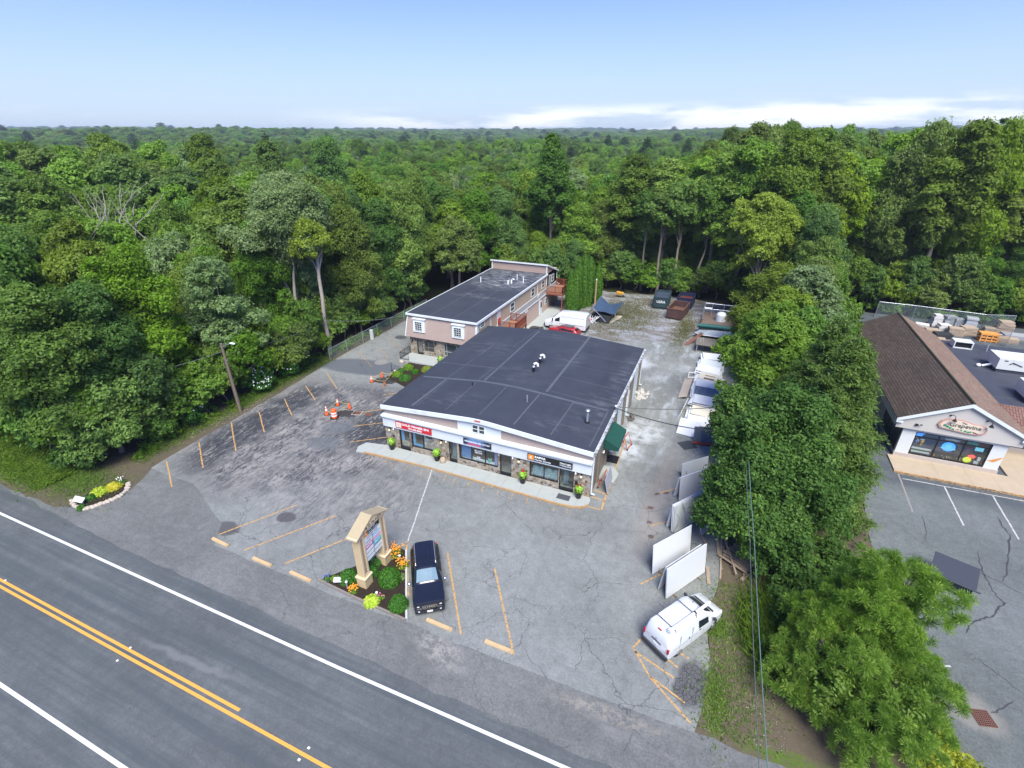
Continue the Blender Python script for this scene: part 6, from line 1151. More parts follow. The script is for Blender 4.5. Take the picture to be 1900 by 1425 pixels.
w.tube([(-2.3, 3.3, 2.15), (-2.3, .6, 2.15)], .045, 5).tube([(-2.3, .6, .6), (-2.3, .6, 2.15)], .045, 5).tube([(-1.2, 1.5, .6), (-1.2, 1.5, 2)], .045, 5).tube([(-2.3, 1.5, 2), (-1.2, 1.5, 2)], .045, 5); w.build('railing', M_galv, r)
MB().tube([(0.2, .2, .68), (0.2, .2, 1.5)], .72, 16).ell((.2, .2, 1.5), (.72, .72, .5), 16, 8).build('tank', pm('tank_white', (.62, .66, .68), .5, .08), r, smooth=50)
for y in (-1.4, -.5): MB().tube([(-2.5, y, .4), (-2.2, y, .4)], .4, 12).build('wheel', M_tyre, r)
r = thing('ramp_boards', 'rust brown boards and white sacks heaped beside the plank roof', 'boards', (-2.0, 67.3, 0), R(60)); MB().obox((0, 0, .45), (3.6, .5, .06), 0, R(10), R(-14)).build('board', M_rust, r); MB().ell((.2, -.6, .3), (.5, .3, .3), 8, 6).ell((.9, -.7, .35), (.4, .3, .3), 8, 6).build('sack', M_wplas, r)
# ---------------- roll off containers
def container(c, rz, L, W, H, lb, outer, inner, cat='skip', txt=None, rust=False, fill=None):
    r = thing('waste_container', lb, cat, (*c, 0), rz, 'waste containers at the back of the yard'); t = .07
    MB().box(-W/2, W/2, -L/2, L/2, .18, .28).build('floor', inner, r)
    for nm, b in (('side', (-W/2, -W/2+t, -L/2, L/2)), ('side', (W/2-t, W/2, -L/2, L/2)), ('front', (-W/2+t, W/2-t, -L/2, -L/2+t)), ('back', (-W/2+t, W/2-t, L/2-t, L/2))): MB().box(*b, .18, H).build(nm, outer, r)
    w = MB()
    for i in range(int(L/.6)):
        y = -L/2+.3+i*.6
        for s in (-1, 1): w.box(s*(W/2+.04)-.04, s*(W/2+.04)+.04, y-.05, y+.05, .2, H-.02)
    for x in (-W/2+.25, W/2-.25): w.box(x-.05, x+.05, -L/2-.06, -L/2, .2, H)
    w.build('ribs', outer, r); w = MB()
    for s in (-1, 1): w.box(s*W/2-.06, s*W/2+.06, -L/2-.05, L/2+.05, H, H+.08)
    for y in (-L/2, L/2): w.box(-W/2+.06, W/2-.06, y-.05, y+.05, H, H+.08)
    w.build('rim', outer if not rust else M_rust, r)
    if fill: MB().box(-W/2+t, W/2-t, -L/2+t, L/2-t, H-fill[1], H-fill[1]+.03).build('load', fill[0], r)
    for s in (-.5, .5): MB().box(s-.06, s+.06, -L/2-.1, L/2, 0, .18).build('skid', outer, r)
    if txt: text('lettering', txt[0], txt[1], (0, -L/2-.065, H*.55), FACE_S, M_pw, None, .01, 'CENTER', bold=.01).parent = r
    return r
M_dgr = pm('dark_green_steel', (.02, .045, .05), .6, .3, 1.5, dirt=.4); M_navs = pm('navy_steel', (.02, .03, .07), .6, .3, 1.5); M_rust2 = pm('rust_steel', (.13, .06, .036), .85, .35, 1.2, dirt=.2); M_rdk = pm('dark_rust', (.07, .035, .03), .85, .5, 1.5); M_ltarp = pm('load_tarp', (.05, .065, .10), .5, .3, 1.5)
container((-8.3, 82.4), R(2), 4.6, 2.3, 1.8, 'dark green container with white letters and a blue black load, farthest left', M_dgr, M_navs, txt=('USRA', .55), fill=(M_ltarp, .3))
container((-5.3, 77.9), R(-8), 4.6, 2.3, 1.6, 'rusty brown open container in front of the others', M_rdk, M_rust2, rust=True, fill=(M_rust2, .9))
container((-4.7, 83.4), R(-4), 3.6, 2.3, 1.7, 'navy fronted container with a rusty red inside, behind the rusty one', M_navs, M_rust2, txt=('LTR', .5), fill=(pm('dark_red_load', (.14, .03, .025), .8, .3), .6))
# ---------------- tarp shelter with poles
r = thing('tarp_shelter', 'sagging blue tarp canopy on leaning poles over stored bits', 'shelter', (-15, 72, 0)); T0 = Vector((-15, 72, 0))
pts = {}; gx, gy = 8, 6; c00, c10, c11, c01 = Vector((-16.7, 70.3, 2.0)), Vector((-13.3, 69.9, 1.7)), Vector((-12.9, 74.0, 2.3)), Vector((-16.6, 74.4, 2.6)); vs = []; fs = []
for j in range(gy+1):
    for i in range(gx+1):
        u, v_ = i/gx, j/gy; p = c00.lerp(c10, u).lerp(c01.lerp(c11, u), v_); p.z -= .75*math.sin(math.pi*u)*(.35+.65*v_)*.9+.1*math.sin(9*u+4*v_); vs.append(p-T0)
for j in range(gy):
    for i in range(gx): k = j*(gx+1)+i; fs.append((k, k+1, k+gx+2, k+gx+1))
MB().add(vs, fs).build('tarp', pm('blue_tarp', (.045, .075, .13), .45, .25, 1.5), r, smooth=80)
w = MB().tube([c00-T0, Vector((-17.9, 72.2, .2))-T0], .05, 6).tube([c01-T0, Vector((-17.9, 72.2, .2))-T0], .05, 6).tube([c10-T0, Vector((-13.2, 69.7, 0))-T0], .05, 6).tube([c00-T0, Vector((-14.4, 69.0, .6))-T0], .05, 6).tube([c11-T0, Vector((-12.8, 74.2, 0))-T0], .05, 6).tube([c01-T0, Vector((-16.6, 74.6, 0))-T0], .05, 6)
w.build('poles', M_galv, r)
MB().add([Vector((-17.9, 72.3, .3))-T0, c01-T0+Vector((0, 0, .02)), c00-T0+Vector((0, 0, .02)), Vector((-17.6, 70.8, .6))-T0], [(0, 1, 2, 3)]).build('grey_flap', pm('grey_flap', (.35, .36, .33), .7, .1), r)
w = MB(); rng = random.Random(21)
for i in range(9): w.tube([(-1.6+rng.uniform(-.6, .9), -2.6+rng.uniform(-.4, .4), .1), (-1.3+rng.uniform(-.8, .9), -2.4+rng.uniform(-.8, .6), 1.1)], .035, 5)
w.build('stored_poles', M_wplas, r); MB().box(-.6, .9, -2.0, .8, 0, 1.1).box(-1.6, -.9, -1.8, -.2, 0, .8).build('stored_boxes', M_bump, r)
q = P(1094, 597); r = thing('leaf_blower', 'small red machine on the ground beside the white van rear', 'machine', (q.x, q.y, 0), .3); MB().obox((0, 0, .3), (.7, .45, .4)).build('housing', M_rframe, r, bevel=.05); MB().tube([(.3, 0, .3), (.8, .1, .7)], .04, 6).build('handle', M_bump, r)
q = P(1140, 594); r = thing('ply_board', 'buckled pale board lying in the grass by the tarp shelter', 'board', (q.x, q.y, 0), R(75)); MB().add([(-1.6, -.45, .05), (-.5, -.5, .22), (.6, -.45, .06), (1.7, -.5, .28), (1.7, .45, .2), (.6, .5, .1), (-.5, .45, .28), (-1.6, .5, .02)], [(0, 1, 6, 7), (1, 2, 5, 6), (2, 3, 4, 5)]).build('board', pm('pale_ply', (.42, .37, .28), .8, .12), r)
q = P(1150, 551); r = thing('wheelbarrow', 'small yellow wheelbarrow at the edge of the woods', 'wheelbarrow', (q.x, q.y, 0)); MB().add([(-.4, -.3, .4), (.4, -.3, .4), (.4, .3, .4), (-.4, .3, .4), (-.6, -.4, .9), (.6, -.4, .75), (.6, .4, .75), (-.6, .4, .9)], [(0, 3, 2, 1), (0, 1, 5, 4), (1, 2, 6, 5), (2, 3, 7, 6), (3, 0, 4, 7)]).build('tub', pm('tub_yellow', (.6, .32, .04), .5), r); MB().tube([(.6, -.06, .2), (.6, .06, .2)], .2, 10).build('wheel', M_tyre, r); MB().tube([(.5, .2, .35), (-1.1, .3, .6)], .03, 5).tube([(.5, -.2, .35), (-1.1, -.3, .6)], .03, 5).build('handles', M_board, r)
# ---------------- fences
n = NT('chain_link'); v = n.pos(); s = n.N.new('ShaderNodeSeparateXYZ'); n.L.new(v, s.inputs[0]); hor = n.math('ADD', s.outputs['X'], s.outputs['Y'])
a = n.math('FRACT', n.math('MULTIPLY', n.math('ADD', hor, s.outputs['Z']), 9)); b = n.math('FRACT', n.math('MULTIPLY', n.math('SUBTRACT', hor, s.outputs['Z']), 9)); mm = n.math('MAXIMUM', n.math('LESS_THAN', a, .13), n.math('LESS_THAN', b, .13))
n.fin((.30, .38, .36), .5, .4); tr = n.N.new('ShaderNodeBsdfTransparent'); ms = n.N.new('ShaderNodeMixShader'); n.L.new(mm, ms.inputs[0]); n.L.new(tr.outputs[0], ms.inputs[1]); n.L.new(n.b.outputs[0], ms.inputs[2]); n.L.new(ms.outputs[0], n.o.inputs['Surface']); M_link = n.m
def chain(name, label, pts, h, sp=3.0, rail=True):
    o = thing(name, label, 'fence', (*pts[0], 0)); base = Vector((*pts[0], 0))
    for i in range(len(pts)-1):
        a, b = Vector(pts[i])-base.xy, Vector(pts[i+1])-base.xy; L = (b-a).length; k = max(1, round(L/sp))
        MB().quad((*a, .05), (*b, .05), (*b, h), (*a, h)).build('mesh', M_link, o)
        if rail: MB().tube([(*a, h), (*b, h)], .03, 6).build('top_rail', M_galv, o)
        for j in range(k+(i == len(pts)-2)): q = a.lerp(b, j/k); MB().tube([(*q, 0), (*q, h+.06)], .04, 6).build('post', M_galv, o)
chain('chain_link_fence', 'chain link fence between the alley lot and the woods on the left', [(-42.75, 43.6), (-42.65, 66)], 1.45)
chain('chain_link_fence', 'tall chain link fence round the stone yard behind the corner shop', [(22.5, 88.9), (27.1, 88.7), (35.0, 87.6), (35.8, 81.4)], 2.4, 4)
chain('chain_link_fence', 'chain link fence bay standing beyond the tall fence corner', [(35.0, 87.6), (38.6, 88.6)], 2.4, 4)
q = Vector((-42.4, 51.5, 0)); r = thing('concrete_bollard', 'squat pale concrete post against the chain link fence', 'post', q); MB().tube([(0, 0, 0), (0, 0, 1.3)], [.28, .26], 12).build('shaft', pm('pale_concrete2', (.42, .44, .42), .9), r, smooth=50)
# ---------------- stone pallets behind the shop
rng = random.Random(31)
desc = ['white stone', 'tan stone', 'grey stone', 'pale wrapped']; k = 0
for (px, py, w_, d_, h_, t) in ((1708, 612, 1.6, 1.2, .8, 0), (1725, 620, 1.6, 1.2, .7, 1), (1733, 604, 1.2, 1.2, 1.6, 0), (1748, 614, 1.5, 1.2, .9, 0), (1757, 603, 1.6, 1.3, 1.3, 2), (1770, 622, 1.7, 1.2, 1.0, 1), (1776, 606, 1.2, 1.0, 1.1, 2), (1793, 620, 1.7, 1.3, 1.0, 1), (1797, 610, 1.4, 1.2, 1.6, 3), (1746, 628, 2.0, 1.2, .7, 4), (1835, 617, 1.5, 1.2, .6, 1), (1858, 617, 1.9, 1.5, 1.6, 1), (1865, 634, 2.4, 1.4, .5, 1), (1880, 628, 2.6, 1.6, .5, 2), (1847, 628, 1.2, 1.0, .5, 3), (1740, 632, 1.4, 1.0, .3, 1)):
    q = P(px, py); r = thing('stone_pallet', '%s pallet load %s in the fenced yard' % (['white stone', 'tan stone', 'grey stone', 'plastic wrapped', 'black tarp covered'][t], ['by the ridge of the shop roof', 'nearest the tan shingle slope', 'tall and narrow at the back', 'in the second row', 'at the back by the fence', 'in the middle of the front row', 'small and upright at the back', 'near the fence corner', 'rounded behind the corner load', 'low and wide', 'outside the fence', 'topped with a lid under the trees', 'flat and broad right of the orange crate', 'flat at the far right', 'small beside the lid topped one', 'thin in front'][k]), 'pallet', (q.x, q.y, 0), rng.uniform(-.2, .2), 'pallets of stone in the yard'); k += 1
    mt = [pm('stone_white_load', (.55, .53, .5), .9, .25, 3), pm('stone_tan_load', (.36, .28, .2), .9, .3, 3), pm('stone_grey_load', (.30, .31, .32), .9, .25, 3), pm('wrap_load', (.42, .44, .45), .4, .2, 3), M_bump][t]
    for i in range(3): MB().box(-w_/2, w_/2, -d_/2+i*d_*.4, -d_/2+i*d_*.4+d_*.2, 0, .12).build('pallet_board', M_board, r)
    lay = max(1, int(h_/.28))
    for j in range(lay):
        s = 1-.08*j*rng.random(); MB().obox((rng.uniform(-.05, .05), rng.uniform(-.05, .05), .12+(j+.5)*h_/lay), (w_*s, d_*s, h_/lay-.015), rng.uniform(-.06, .06)).build('load_layer', mt, r, bevel=.03)
q = P(1829, 632); r = thing('orange_crate', 'bright orange slatted crate at the edge of the flat roof', 'crate', (q.x, q.y, 0)); w = MB()
for z in (0.1, .5, .9): w.box(-1.0, 1.0, -.6, -.55, z, z+.2).box(-1.0, 1.0, .55, .6, z, z+.2).box(-1.0, -.95, -.55, .55, z, z+.2).box(.95, 1.0, -.55, .55, z, z+.2)
for x in (-.9, -.3, .3, .9): w.box(x-.06, x+.06, -.65, -.6, 0, 1.1)
w.box(-1, 1, -.55, .55, 1.1, 1.15); w.build('crate', pm('crate_orange', (.7, .3, .07), .6), r)
# dumpster beside the pine
q = P(1757, 1088); r = thing('dumpster', 'dark grey dumpster with a sloping plastic lid beside the pine', 'dumpster', (16.2, 31.1, 0), R(-20)); MB().add([(-1.0, -.7, .12), (1.0, -.7, .12), (1.0, .7, .12), (-1.0, .7, .12), (-1.0, -.85, 1.0), (1.0, -.85, 1.0), (1.0, .8, 1.25), (-1.0, .8, 1.25)], [(0, 3, 2, 1), (0, 1, 5, 4), (1, 2, 6, 5), (2, 3, 7, 6), (3, 0, 4, 7), (4, 5, 6, 7)]).build('bin', M_dgr, r); M_lid = pm('lid_grey', (.045, .05, .062), .55, .1)
MB().add([(-1.1, -.95, 1.03), (1.1, -.95, 1.03), (1.1, .9, 1.30), (-1.1, .9, 1.30), (-1.1, -.95, 1.08), (1.1, -.95, 1.08), (1.1, .9, 1.35), (-1.1, .9, 1.35)], [(0, 3, 2, 1), (4, 5, 6, 7), (0, 1, 5, 4), (1, 2, 6, 5), (2, 3, 7, 6), (3, 0, 4, 7)]).build('lid', M_lid, r); MB().tube([(-1.25, -.98, 1.02), (1.3, -.98, 1.02)], .06, 8).build('rail', M_lid, r)
for x in (-.8, .8): MB().tube([(x, -.72, .08), (x, -.66, .08)], .08, 8).build('wheel', M_tyre, r)
# stone edged flower bed at the lower left
bl = [P(140, 940), P(133, 928), P(160, 918), P(215, 898), P(238, 898), P(240, 908), P(225, 922), P(195, 935), P(160, 946)]
bo = sheet('flower_bed', [(p.x, p.y) for p in bl], .012, M_mulch, label='stone edged mulch bed at the lot entrance', jit=.05, sub=.6)
rng = random.Random(14); seq = [P(x, y) for x, y in ((133, 930), (138, 938), (147, 944), (158, 946), (172, 942), (186, 937), (200, 932), (214, 926), (226, 919), (235, 911), (239, 902), (237, 895))]; M_rock = pm('edging_stone', (.42, .36, .29), .9, .25, 4)
for i in range(len(seq)-1):
    for t in (0, .5):
        p = seq[i].lerp(seq[i+1], t); s = rng.uniform(.2, .3); o = MB().ell((0, 0, 0), (s, s*.7, s*.6), 7, 5).build('edging_stone', M_rock); o.location = (p.x, p.y, .06); o.rotation_euler = (rng.uniform(-.3, .3), rng.uniform(-.3, .3), rng.uniform(0, 3)); tag(o, 'pale rounded edging stone around the entrance flower bed', 'stone', 'edging stones of the flower bed')
# bed between buildings
bb = [P(728, 700), P(740, 690), P(752, 676), P(770, 672), P(800, 680), P(790, 700), P(765, 714), P(735, 712)]
sheet('planting_bed', [(-33.6, 42.2), (-33.0, 44.0), (-33.3, 46.8), (-25.2, 46.8), (-25.2, 40), (-29, 40.6)], .02, M_mulch, label='dark mulch bed between the two buildings', jit=.1, sub=1); 
for (px, py, s, lb) in ((745, 673, .35, 'rounded grey boulder at the corner of the patio bed'), (733, 690, .2, 'small stone on the edge of the patio bed')):
    p = P(px, py); o = MB().ell((0, 0, 0), (s, s*.7, s*.7), 9, 6).build('boulder', M_rock, smooth=60); o.location = (p.x, p.y, .12); tag(o, lb, 'boulder')
kerbline([(-33.4, 42.6), (-33.1, 44.6), (-33.4, 46.8)], .12, .12, M_board, 'bed_edging').update_tag()
for o in bpy.data.objects:
    if o.name == 'bed_edging' and o.parent is None: tag(o, 'low timber edging of the mulch bed by the patio', 'edging')
for o in [o for o in bpy.data.objects if o.name.startswith('bed_edging') and o.parent is None]: tag(o, 'low timber edging of the mulch bed by the patio', 'edging')
p = P(155, 0) if False else None
# ================================================================ vegetation
def leafmat(name, dark, light, accent=None, acc=.0, objvar=.6, trans=.48):
    n = NT(name); at = n.N.new('ShaderNodeAttribute'); at.attribute_name = 'lc'; at.attribute_type = 'GEOMETRY'; oi = n.N.new('ShaderNodeObjectInfo')
    c = n.mix(at.outputs['Fac'], dark, light)
    if accent: c = n.mix(n.math('MULTIPLY', n.step(at.outputs['Fac'], .75, .95), acc), c, accent)
    hs = n.N.new('ShaderNodeHueSaturation'); n.L.new(c, hs.inputs['Color'])
    n.L.new(n.math('MULTIPLY_ADD', oi.outputs['Random'], -.05*objvar, .5+.025*objvar), hs.inputs['Hue'])
    r2 = n.math('FRACT', n.math('MULTIPLY', oi.outputs['Random'], 7.31)); n.L.new(n.math('MULTIPLY_ADD', r2, .9*objvar, 1.18-.42*objvar), hs.inputs['Value'])
    r3 = n.math('FRACT', n.math('MULTIPLY', oi.outputs['Random'], 13.7)); n.L.new(n.math('MULTIPLY_ADD', r3, .35*objvar, 1-.2*objvar), hs.inputs['Saturation'])
    n.fin(hs.outputs[0], .55, 0, .25)
    tl = n.N.new('ShaderNodeBsdfTranslucent'); n.L.new(n.mix(1., hs.outputs[0], (1.15, 1.2, .6), 'MULTIPLY'), tl.inputs['Color']); ms = n.N.new('ShaderNodeMixShader'); ms.inputs[0].default_value = trans
    n.L.new(n.b.outputs[0], ms.inputs[1]); n.L.new(tl.outputs[0], ms.inputs[2]); n.L.new(ms.outputs[0], n.o.inputs['Surface']); return n.m
M_leaf = leafmat('oak_leaves', (.075, .125, .014), (.22, .34, .050))
M_leafd = leafmat('dense_leaves', (.050, .105, .014), (.155, .275, .042))
M_leafm = leafmat('maple_leaves', (.034, .085, .016), (.135, .25, .052), (.24, .36, .07), .7, .1)
M_leafy = leafmat('yellow_green_leaves', (.11, .17, .016), (.33, .42, .06), None, 0, .05)
M_leafs = leafmat('silver_green_leaves', (.095, .155, .045), (.29, .39, .17), None, 0, .3)
M_leafl = leafmat('bright_leaves', (.08, .17, .014), (.23, .38, .045), None, 0, .25)
M_pine = leafmat('pine_needles', (.060, .135, .014), (.23, .37, .055), (.38, .48, .10), .6, .1)
M_wpine = leafmat('white_pine_needles', (.035, .075, .022), (.10, .17, .05), None, 0, .4)
M_spr = leafmat('spruce_needles', (.050, .100, .018), (.17, .27, .055), (.26, .34, .08), .6, .15)
M_arb = leafmat('arborvitae_leaves', (0.047, 0.135, 0.011), (0.128, 0.270, 0.024), None, 0, .15)
M_shr = leafmat('clipped_shrub_leaves', (0.031, 0.109, 0.016), (0.101, 0.264, 0.034), None, 0, .2)
M_hos = leafmat('hosta_leaves', (.30, .42, .03), (.55, .62, .10), None, 0, .2)
M_gras = leafmat('grass_blades', (0.061, 0.135, 0.016), (0.189, 0.284, 0.041), None, 0, .2)
M_bark = pm('grey_bark', (.19, .155, .12), .9, .3, 2.5, bump=.02); M_barkp = pm('pale_bark', (.34, .29, .24), .85, .3, 1.6); M_barkd = pm('dark_bark', (.07, .055, .045), .9, .3, 3); M_barkw = pm('dead_bark', (.26, .24, .20), .85, .2, 3)
def leaves(name, C, Nrm, S, lc, mat, parent=None, asp=.55, link=True):
    "one diamond leaf per centre C with facing Nrm"
    k = len(C); rng = np.random.default_rng(k); rv = rng.normal(size=(k, 3)); t = np.cross(Nrm, rv); t /= np.linalg.norm(t, axis=1, keepdims=True)+1e-9; u = np.cross(Nrm, t); u /= np.linalg.norm(u, axis=1, keepdims=True)+1e-9
    S = S[:, None]; V = np.empty((k, 4, 3), np.float32); V[:, 0] = C+t*S; V[:, 1] = C+u*S*asp; V[:, 2] = C-t*S; V[:, 3] = C-u*S*asp
    me = bpy.data.meshes.new(name); me.vertices.add(4*k); me.vertices.foreach_set('co', V.reshape(-1)); me.loops.add(4*k); me.loops.foreach_set('vertex_index', np.arange(4*k, dtype=np.int32))
    me.polygons.add(k); me.polygons.foreach_set('loop_start', np.arange(0, 4*k, 4, dtype=np.int32)); me.polygons.foreach_set('loop_total', np.full(k, 4, np.int32)); me.materials.append(mat)
    a = me.attributes.new('lc', 'FLOAT', 'FACE'); a.data.foreach_set('value', lc.astype(np.float32)); me.update()
    if not link: return me
    o = bpy.data.objects.new(name, me); COL.objects.link(o); o.parent = parent; return o
def unit(v): return v/(np.linalg.norm(v, axis=1, keepdims=True)+1e-9)
def lobe_leaves(rng, lobes, dens, s, squash=.8, under=.35, fuzz=.16, upb=.45):
    "lobes: (x,y,z,r) -> leaf centres, normals, sizes, tint"
    Cs, Ns, Ls = [], [], []
    for (x, y, z, r) in lobes:
        k = int(dens*r*r)
        if k < 4: continue
        # twigs: leaves grouped into small sprays on the lobe's surface
        g = max(3, k//14); d = unit(rng.normal(size=(g, 3))); d[:, 2] = np.where(d[:, 2] < -under, -d[:, 2], d[:, 2]); rr = r*(.72+.36*rng.random((g, 1))); gc = d*rr
        idx = rng.integers(0, g, k); p = gc[idx]+rng.normal(size=(k, 3))*r*fuzz; p[:, 2] *= squash
        nn = unit(unit(p)*.65+np.array([0, 0, upb])+rng.normal(size=(k, 3))*.5)
        Cs.append(p+np.array([x, y, z])); Ns.append(nn); base = rng.random()*.35; gl = rng.random(g)*.4; Ls.append(np.clip(base+gl[idx]+rng.random(k)*.3, 0, 1))
    C = np.vstack(Cs); N_ = np.vstack(Ns); L = np.concatenate(Ls); return C, N_, s*(.65+.7*rng.random(len(C))), L
def crown_lobes(rng, R_, H, base, n, rl=(.9, 1.7), flat=.9, core=True, shape=1.0, holes=0):
    "lobes spread through an uneven crown between heights base and H"
    L = []; ch = (H-base)/2; cz = base+ch
    hd = [rng.normal(size=3) for _ in range(holes)]
    for _ in range(n*3):
        if len(L) >= n: break
        d = rng.normal(size=3); d /= np.linalg.norm(d)
        if d[2] < -.75: d[2] = -d[2]
        if any(np.dot(d, h)/np.linalg.norm(h) > .8 for h in hd): continue
        k = (.62+.38*rng.random())*(1+.12*math.sin(3*math.atan2(d[1], d[0])+R_)); r = rng.uniform(*rl); taper = 1-(.28*shape)*max(0, d[2])
        L.append((d[0]*(R_-r*.7)*k*taper, d[1]*(R_-r*.7)*k*taper, cz+d[2]*(ch-r*.6)*k, r*(1 if d[2] > -.3 else .8)))
    if core:
        for _ in range(max(2, n//6)): L.append((rng.uniform(-.3, .3)*R_, rng.uniform(-.3, .3)*R_, cz+rng.uniform(-.5, .4)*ch, R_*.33))
    return L
def tree_trunk(rng, H, fork, r0, lobes, mat=None, lean=(0, 0), nb=9, name='trunk', link=True, bends=.25):
    w = MB(); p = [(0, 0, -.1)]; k = 5; x = y = 0
    for i in range(1, k+1): x += rng.uniform(-bends, bends)+lean[0]/k; y += rng.uniform(-bends, bends)+lean[1]/k; p.append((x, y, fork*i/k))
    w.tube(p, [r0*1.25, r0, r0*.93, r0*.86, r0*.8, r0*.72], 9)
    top = Vector(p[-1]); sel = sorted(lobes, key=lambda l: -l[3]-rng.random())[:nb]
    for (lx, ly, lz, lr) in sel:
        b = Vector(p[-1]).lerp(Vector(p[-2]), rng.random()*.9) if rng.random() < .6 else top; e = Vector((lx, ly, lz)); m_ = b.lerp(e, .5)+Vector((rng.uniform(-.3, .3), rng.uniform(-.3, .3), rng.uniform(-.5, .1)))
        w.tube([b, b.lerp(m_, .5)+Vector((0, 0, .1)), m_, m_.lerp(e, .5), e], [r0*.5, r0*.4, r0*.3, r0*.2, r0*.07], 6)
        for _ in range(2):
            q = m_.lerp(e, rng.random()); f = q+Vector((rng.uniform(-1, 1), rng.uniform(-1, 1), rng.uniform(.1, 1.)))*lr; w.tube([q, q.lerp(f, .5)+Vector((0, 0, .1)), f], [r0*.16, r0*.11, r0*.03], 5)
    me_o = w.build(name, mat or M_bark, None, smooth=60)
    if not link: COL.objects.unlink(me_o)
    return me_o
FAC = 1.0
# ---- prototypes for the woods
PROTO = []
def proto(kind, seed, R_, H, base, n, rl, r0, mat, dens=420, s=.2, bark=None, shape=1., holes=1, under=.35):
    rng = np.random.default_rng(seed); lb = crown_lobes(rng, R_, H, base, n, rl, shape=shape, holes=holes); C, N_, S, L = lobe_leaves(rng, lb, dens, s, under=under)
    cm = leaves('crown', C, N_, S, L, mat, link=False); tr = tree_trunk(rng, H, base+(H-base)*.25, r0, lb, bark, link=False)
    PROTO.append(dict(kind=kind, crown=cm, trunk=tr.data, H=H, R=R_)); return PROTO[-1]
rngP = random.Random(1)
A0 = proto('oak', 1, 4.8, 17, 4.4, 46, (.9, 1.7), .30, M_leaf, holes=1)
A1 = proto('oak', 2, 4.5, 16, 3.8, 42, (.9, 1.7), .28, M_leaf, holes=2)
A2 = proto('oak', 3, 5.0, 18, 5.0, 50, (1.0, 1.9), .32, M_leafd, holes=1)
A3 = proto('maple', 4, 4.1, 15, 2.6, 42, (.8, 1.5), .24, M_leafd, dens=480, s=.18, shape=1.4)
A4 = proto('maple', 5, 4.3, 14, 2.4, 36, (.8, 1.6), .24, M_leaf, dens=420, s=.18, holes=2, shape=1.2)
A5 = proto('birch', 6, 3.4, 15, 4.5, 30, (.55, 1.2), .18, M_leafs, dens=420, s=.15, bark=M_barkp, holes=2)
A6 = proto('oak', 7, 4.6, 17, 4.5, 38, (1.0, 1.7), .28, M_leafl, holes=3, dens=400)
E0 = proto('maple', 17, 4.4, 15, .7, 66, (.7, 1.35), .2, M_leafd, dens=700, s=.13, holes=1, under=.8, shape=1.1)
E1 = proto('oak', 18, 4.6, 15, .9, 62, (.8, 1.4), .2, M_leaf, dens=680, s=.13, holes=2, under=.8, shape=1.0)
E2 = proto('birch', 19, 4.0, 15, 1.2, 64, (.55, 1.1), .16, M_leafs, dens=620, s=.12, bark=M_barkp, holes=2, under=.8)
T0 = proto('tall oak', 27, 5.2, 24, 5.5, 84, (1.0, 1.7), .36, M_leaf, dens=420, s=.2, holes=2)
T1 = proto('tall oak', 28, 4.9, 23, 6.5, 74, (.9, 1.6), .34, M_leaf, dens=430, s=.2, holes=2)
T2 = proto('tall oak', 29, 5.0, 24, 4.5, 80, (.9, 1.6), .34, M_leafl, dens=420, s=.2, holes=3)
U0 = proto('sapling', 8, 3.0, 7.5, .4, 26, (.6, 1.2), .10, M_leafd, dens=480, s=.16, holes=1, under=.8)
U1 = proto('sapling', 9, 2.7, 6.0, .2, 20, (.6, 1.1), .09, M_leaf, dens=480, s=.15, holes=1, under=.8)
# white pine: whorled, ragged
def pine_mesh(seed, H, R_, base, mat, tiers=15, dens=1.0, s=.22, up=.12):
    rng = np.random.default_rng(seed); C = []; N_ = []; L = []; w = MB(); w.tube([(0, 0, -.1), (.1, 0, H*.5), (.05, .1, H)], [.3, .2, .04], 8)
    for t in range(tiers):
        f = t/(tiers-1); z = base+(H-base)*f**.9; Rt = R_*math.sqrt(max(0, 1-f**1.7))*rng.uniform(.55, 1.15)+.5; nb = int(rng.integers(5, 8)); a0 = rng.random()*6.28
        for b in range(nb):
            a = a0+6.28*b/nb+rng.uniform(-.3, .3); l = Rt*rng.uniform(.7, 1.15); ex = np.array([math.cos(a), math.sin(a), 0]); e = np.array([0, 0, z])+ex*l+np.array([0, 0, l*up])
            w.tube([(0, 0, z), tuple((np.array([0, 0, z])+e)/2-np.array([0, 0, .08])), tuple(e)], [.07, .05, .02], 5)
            k = int(60*dens*l); tt = rng.random(k)**.7; sp_ = np.cross(ex, [0, 0, 1]); wd = (1-tt*.6)*l*.33
            p = np.array([0, 0, z])+np.outer(tt*l, ex)+np.outer(rng.normal(size=k)*wd, sp_); p[:, 2] += tt*l*up+rng.normal(size=k)*.12; C.append(p); N_.append(unit(np.array([0, 0, 1])+rng.normal(size=(k, 3))*.55)); L.append(np.clip(rng.random(k)*.5+.5*rng.random()*np.ones(k), 0, 1))
    C = np.vstack(C); N_ = np.vstack(N_); L = np.concatenate(L); return leaves('crown', C, N_, s*(.6+.8*rng.random(len(C))), L, mat, link=False, asp=.3), w
cm, w = pine_mesh(10, 21, 3.9, 6, M_wpine, 16, 1.9, .26, .22); to = w.build('trunk', M_barkd); COL.objects.unlink(to); PINE = dict(kind='white pine', crown=cm, trunk=to.data, H=21, R=3.9); PROTO.append(PINE)
def put(pr, x, y, H, Rr, rz, label, group=None, z=0, cat='tree', name='tree', sxy=None):
    r = thing(name, label, cat, (x, y, z), rz, group); sz = H/pr['H']; sr = Rr/pr['R']; r.scale = (sr, sr, sz)
    for nm in ('trunk', 'crown'): o = bpy.data.objects.new(nm, pr[nm]); COL.objects.link(o); o.parent = r
    return r
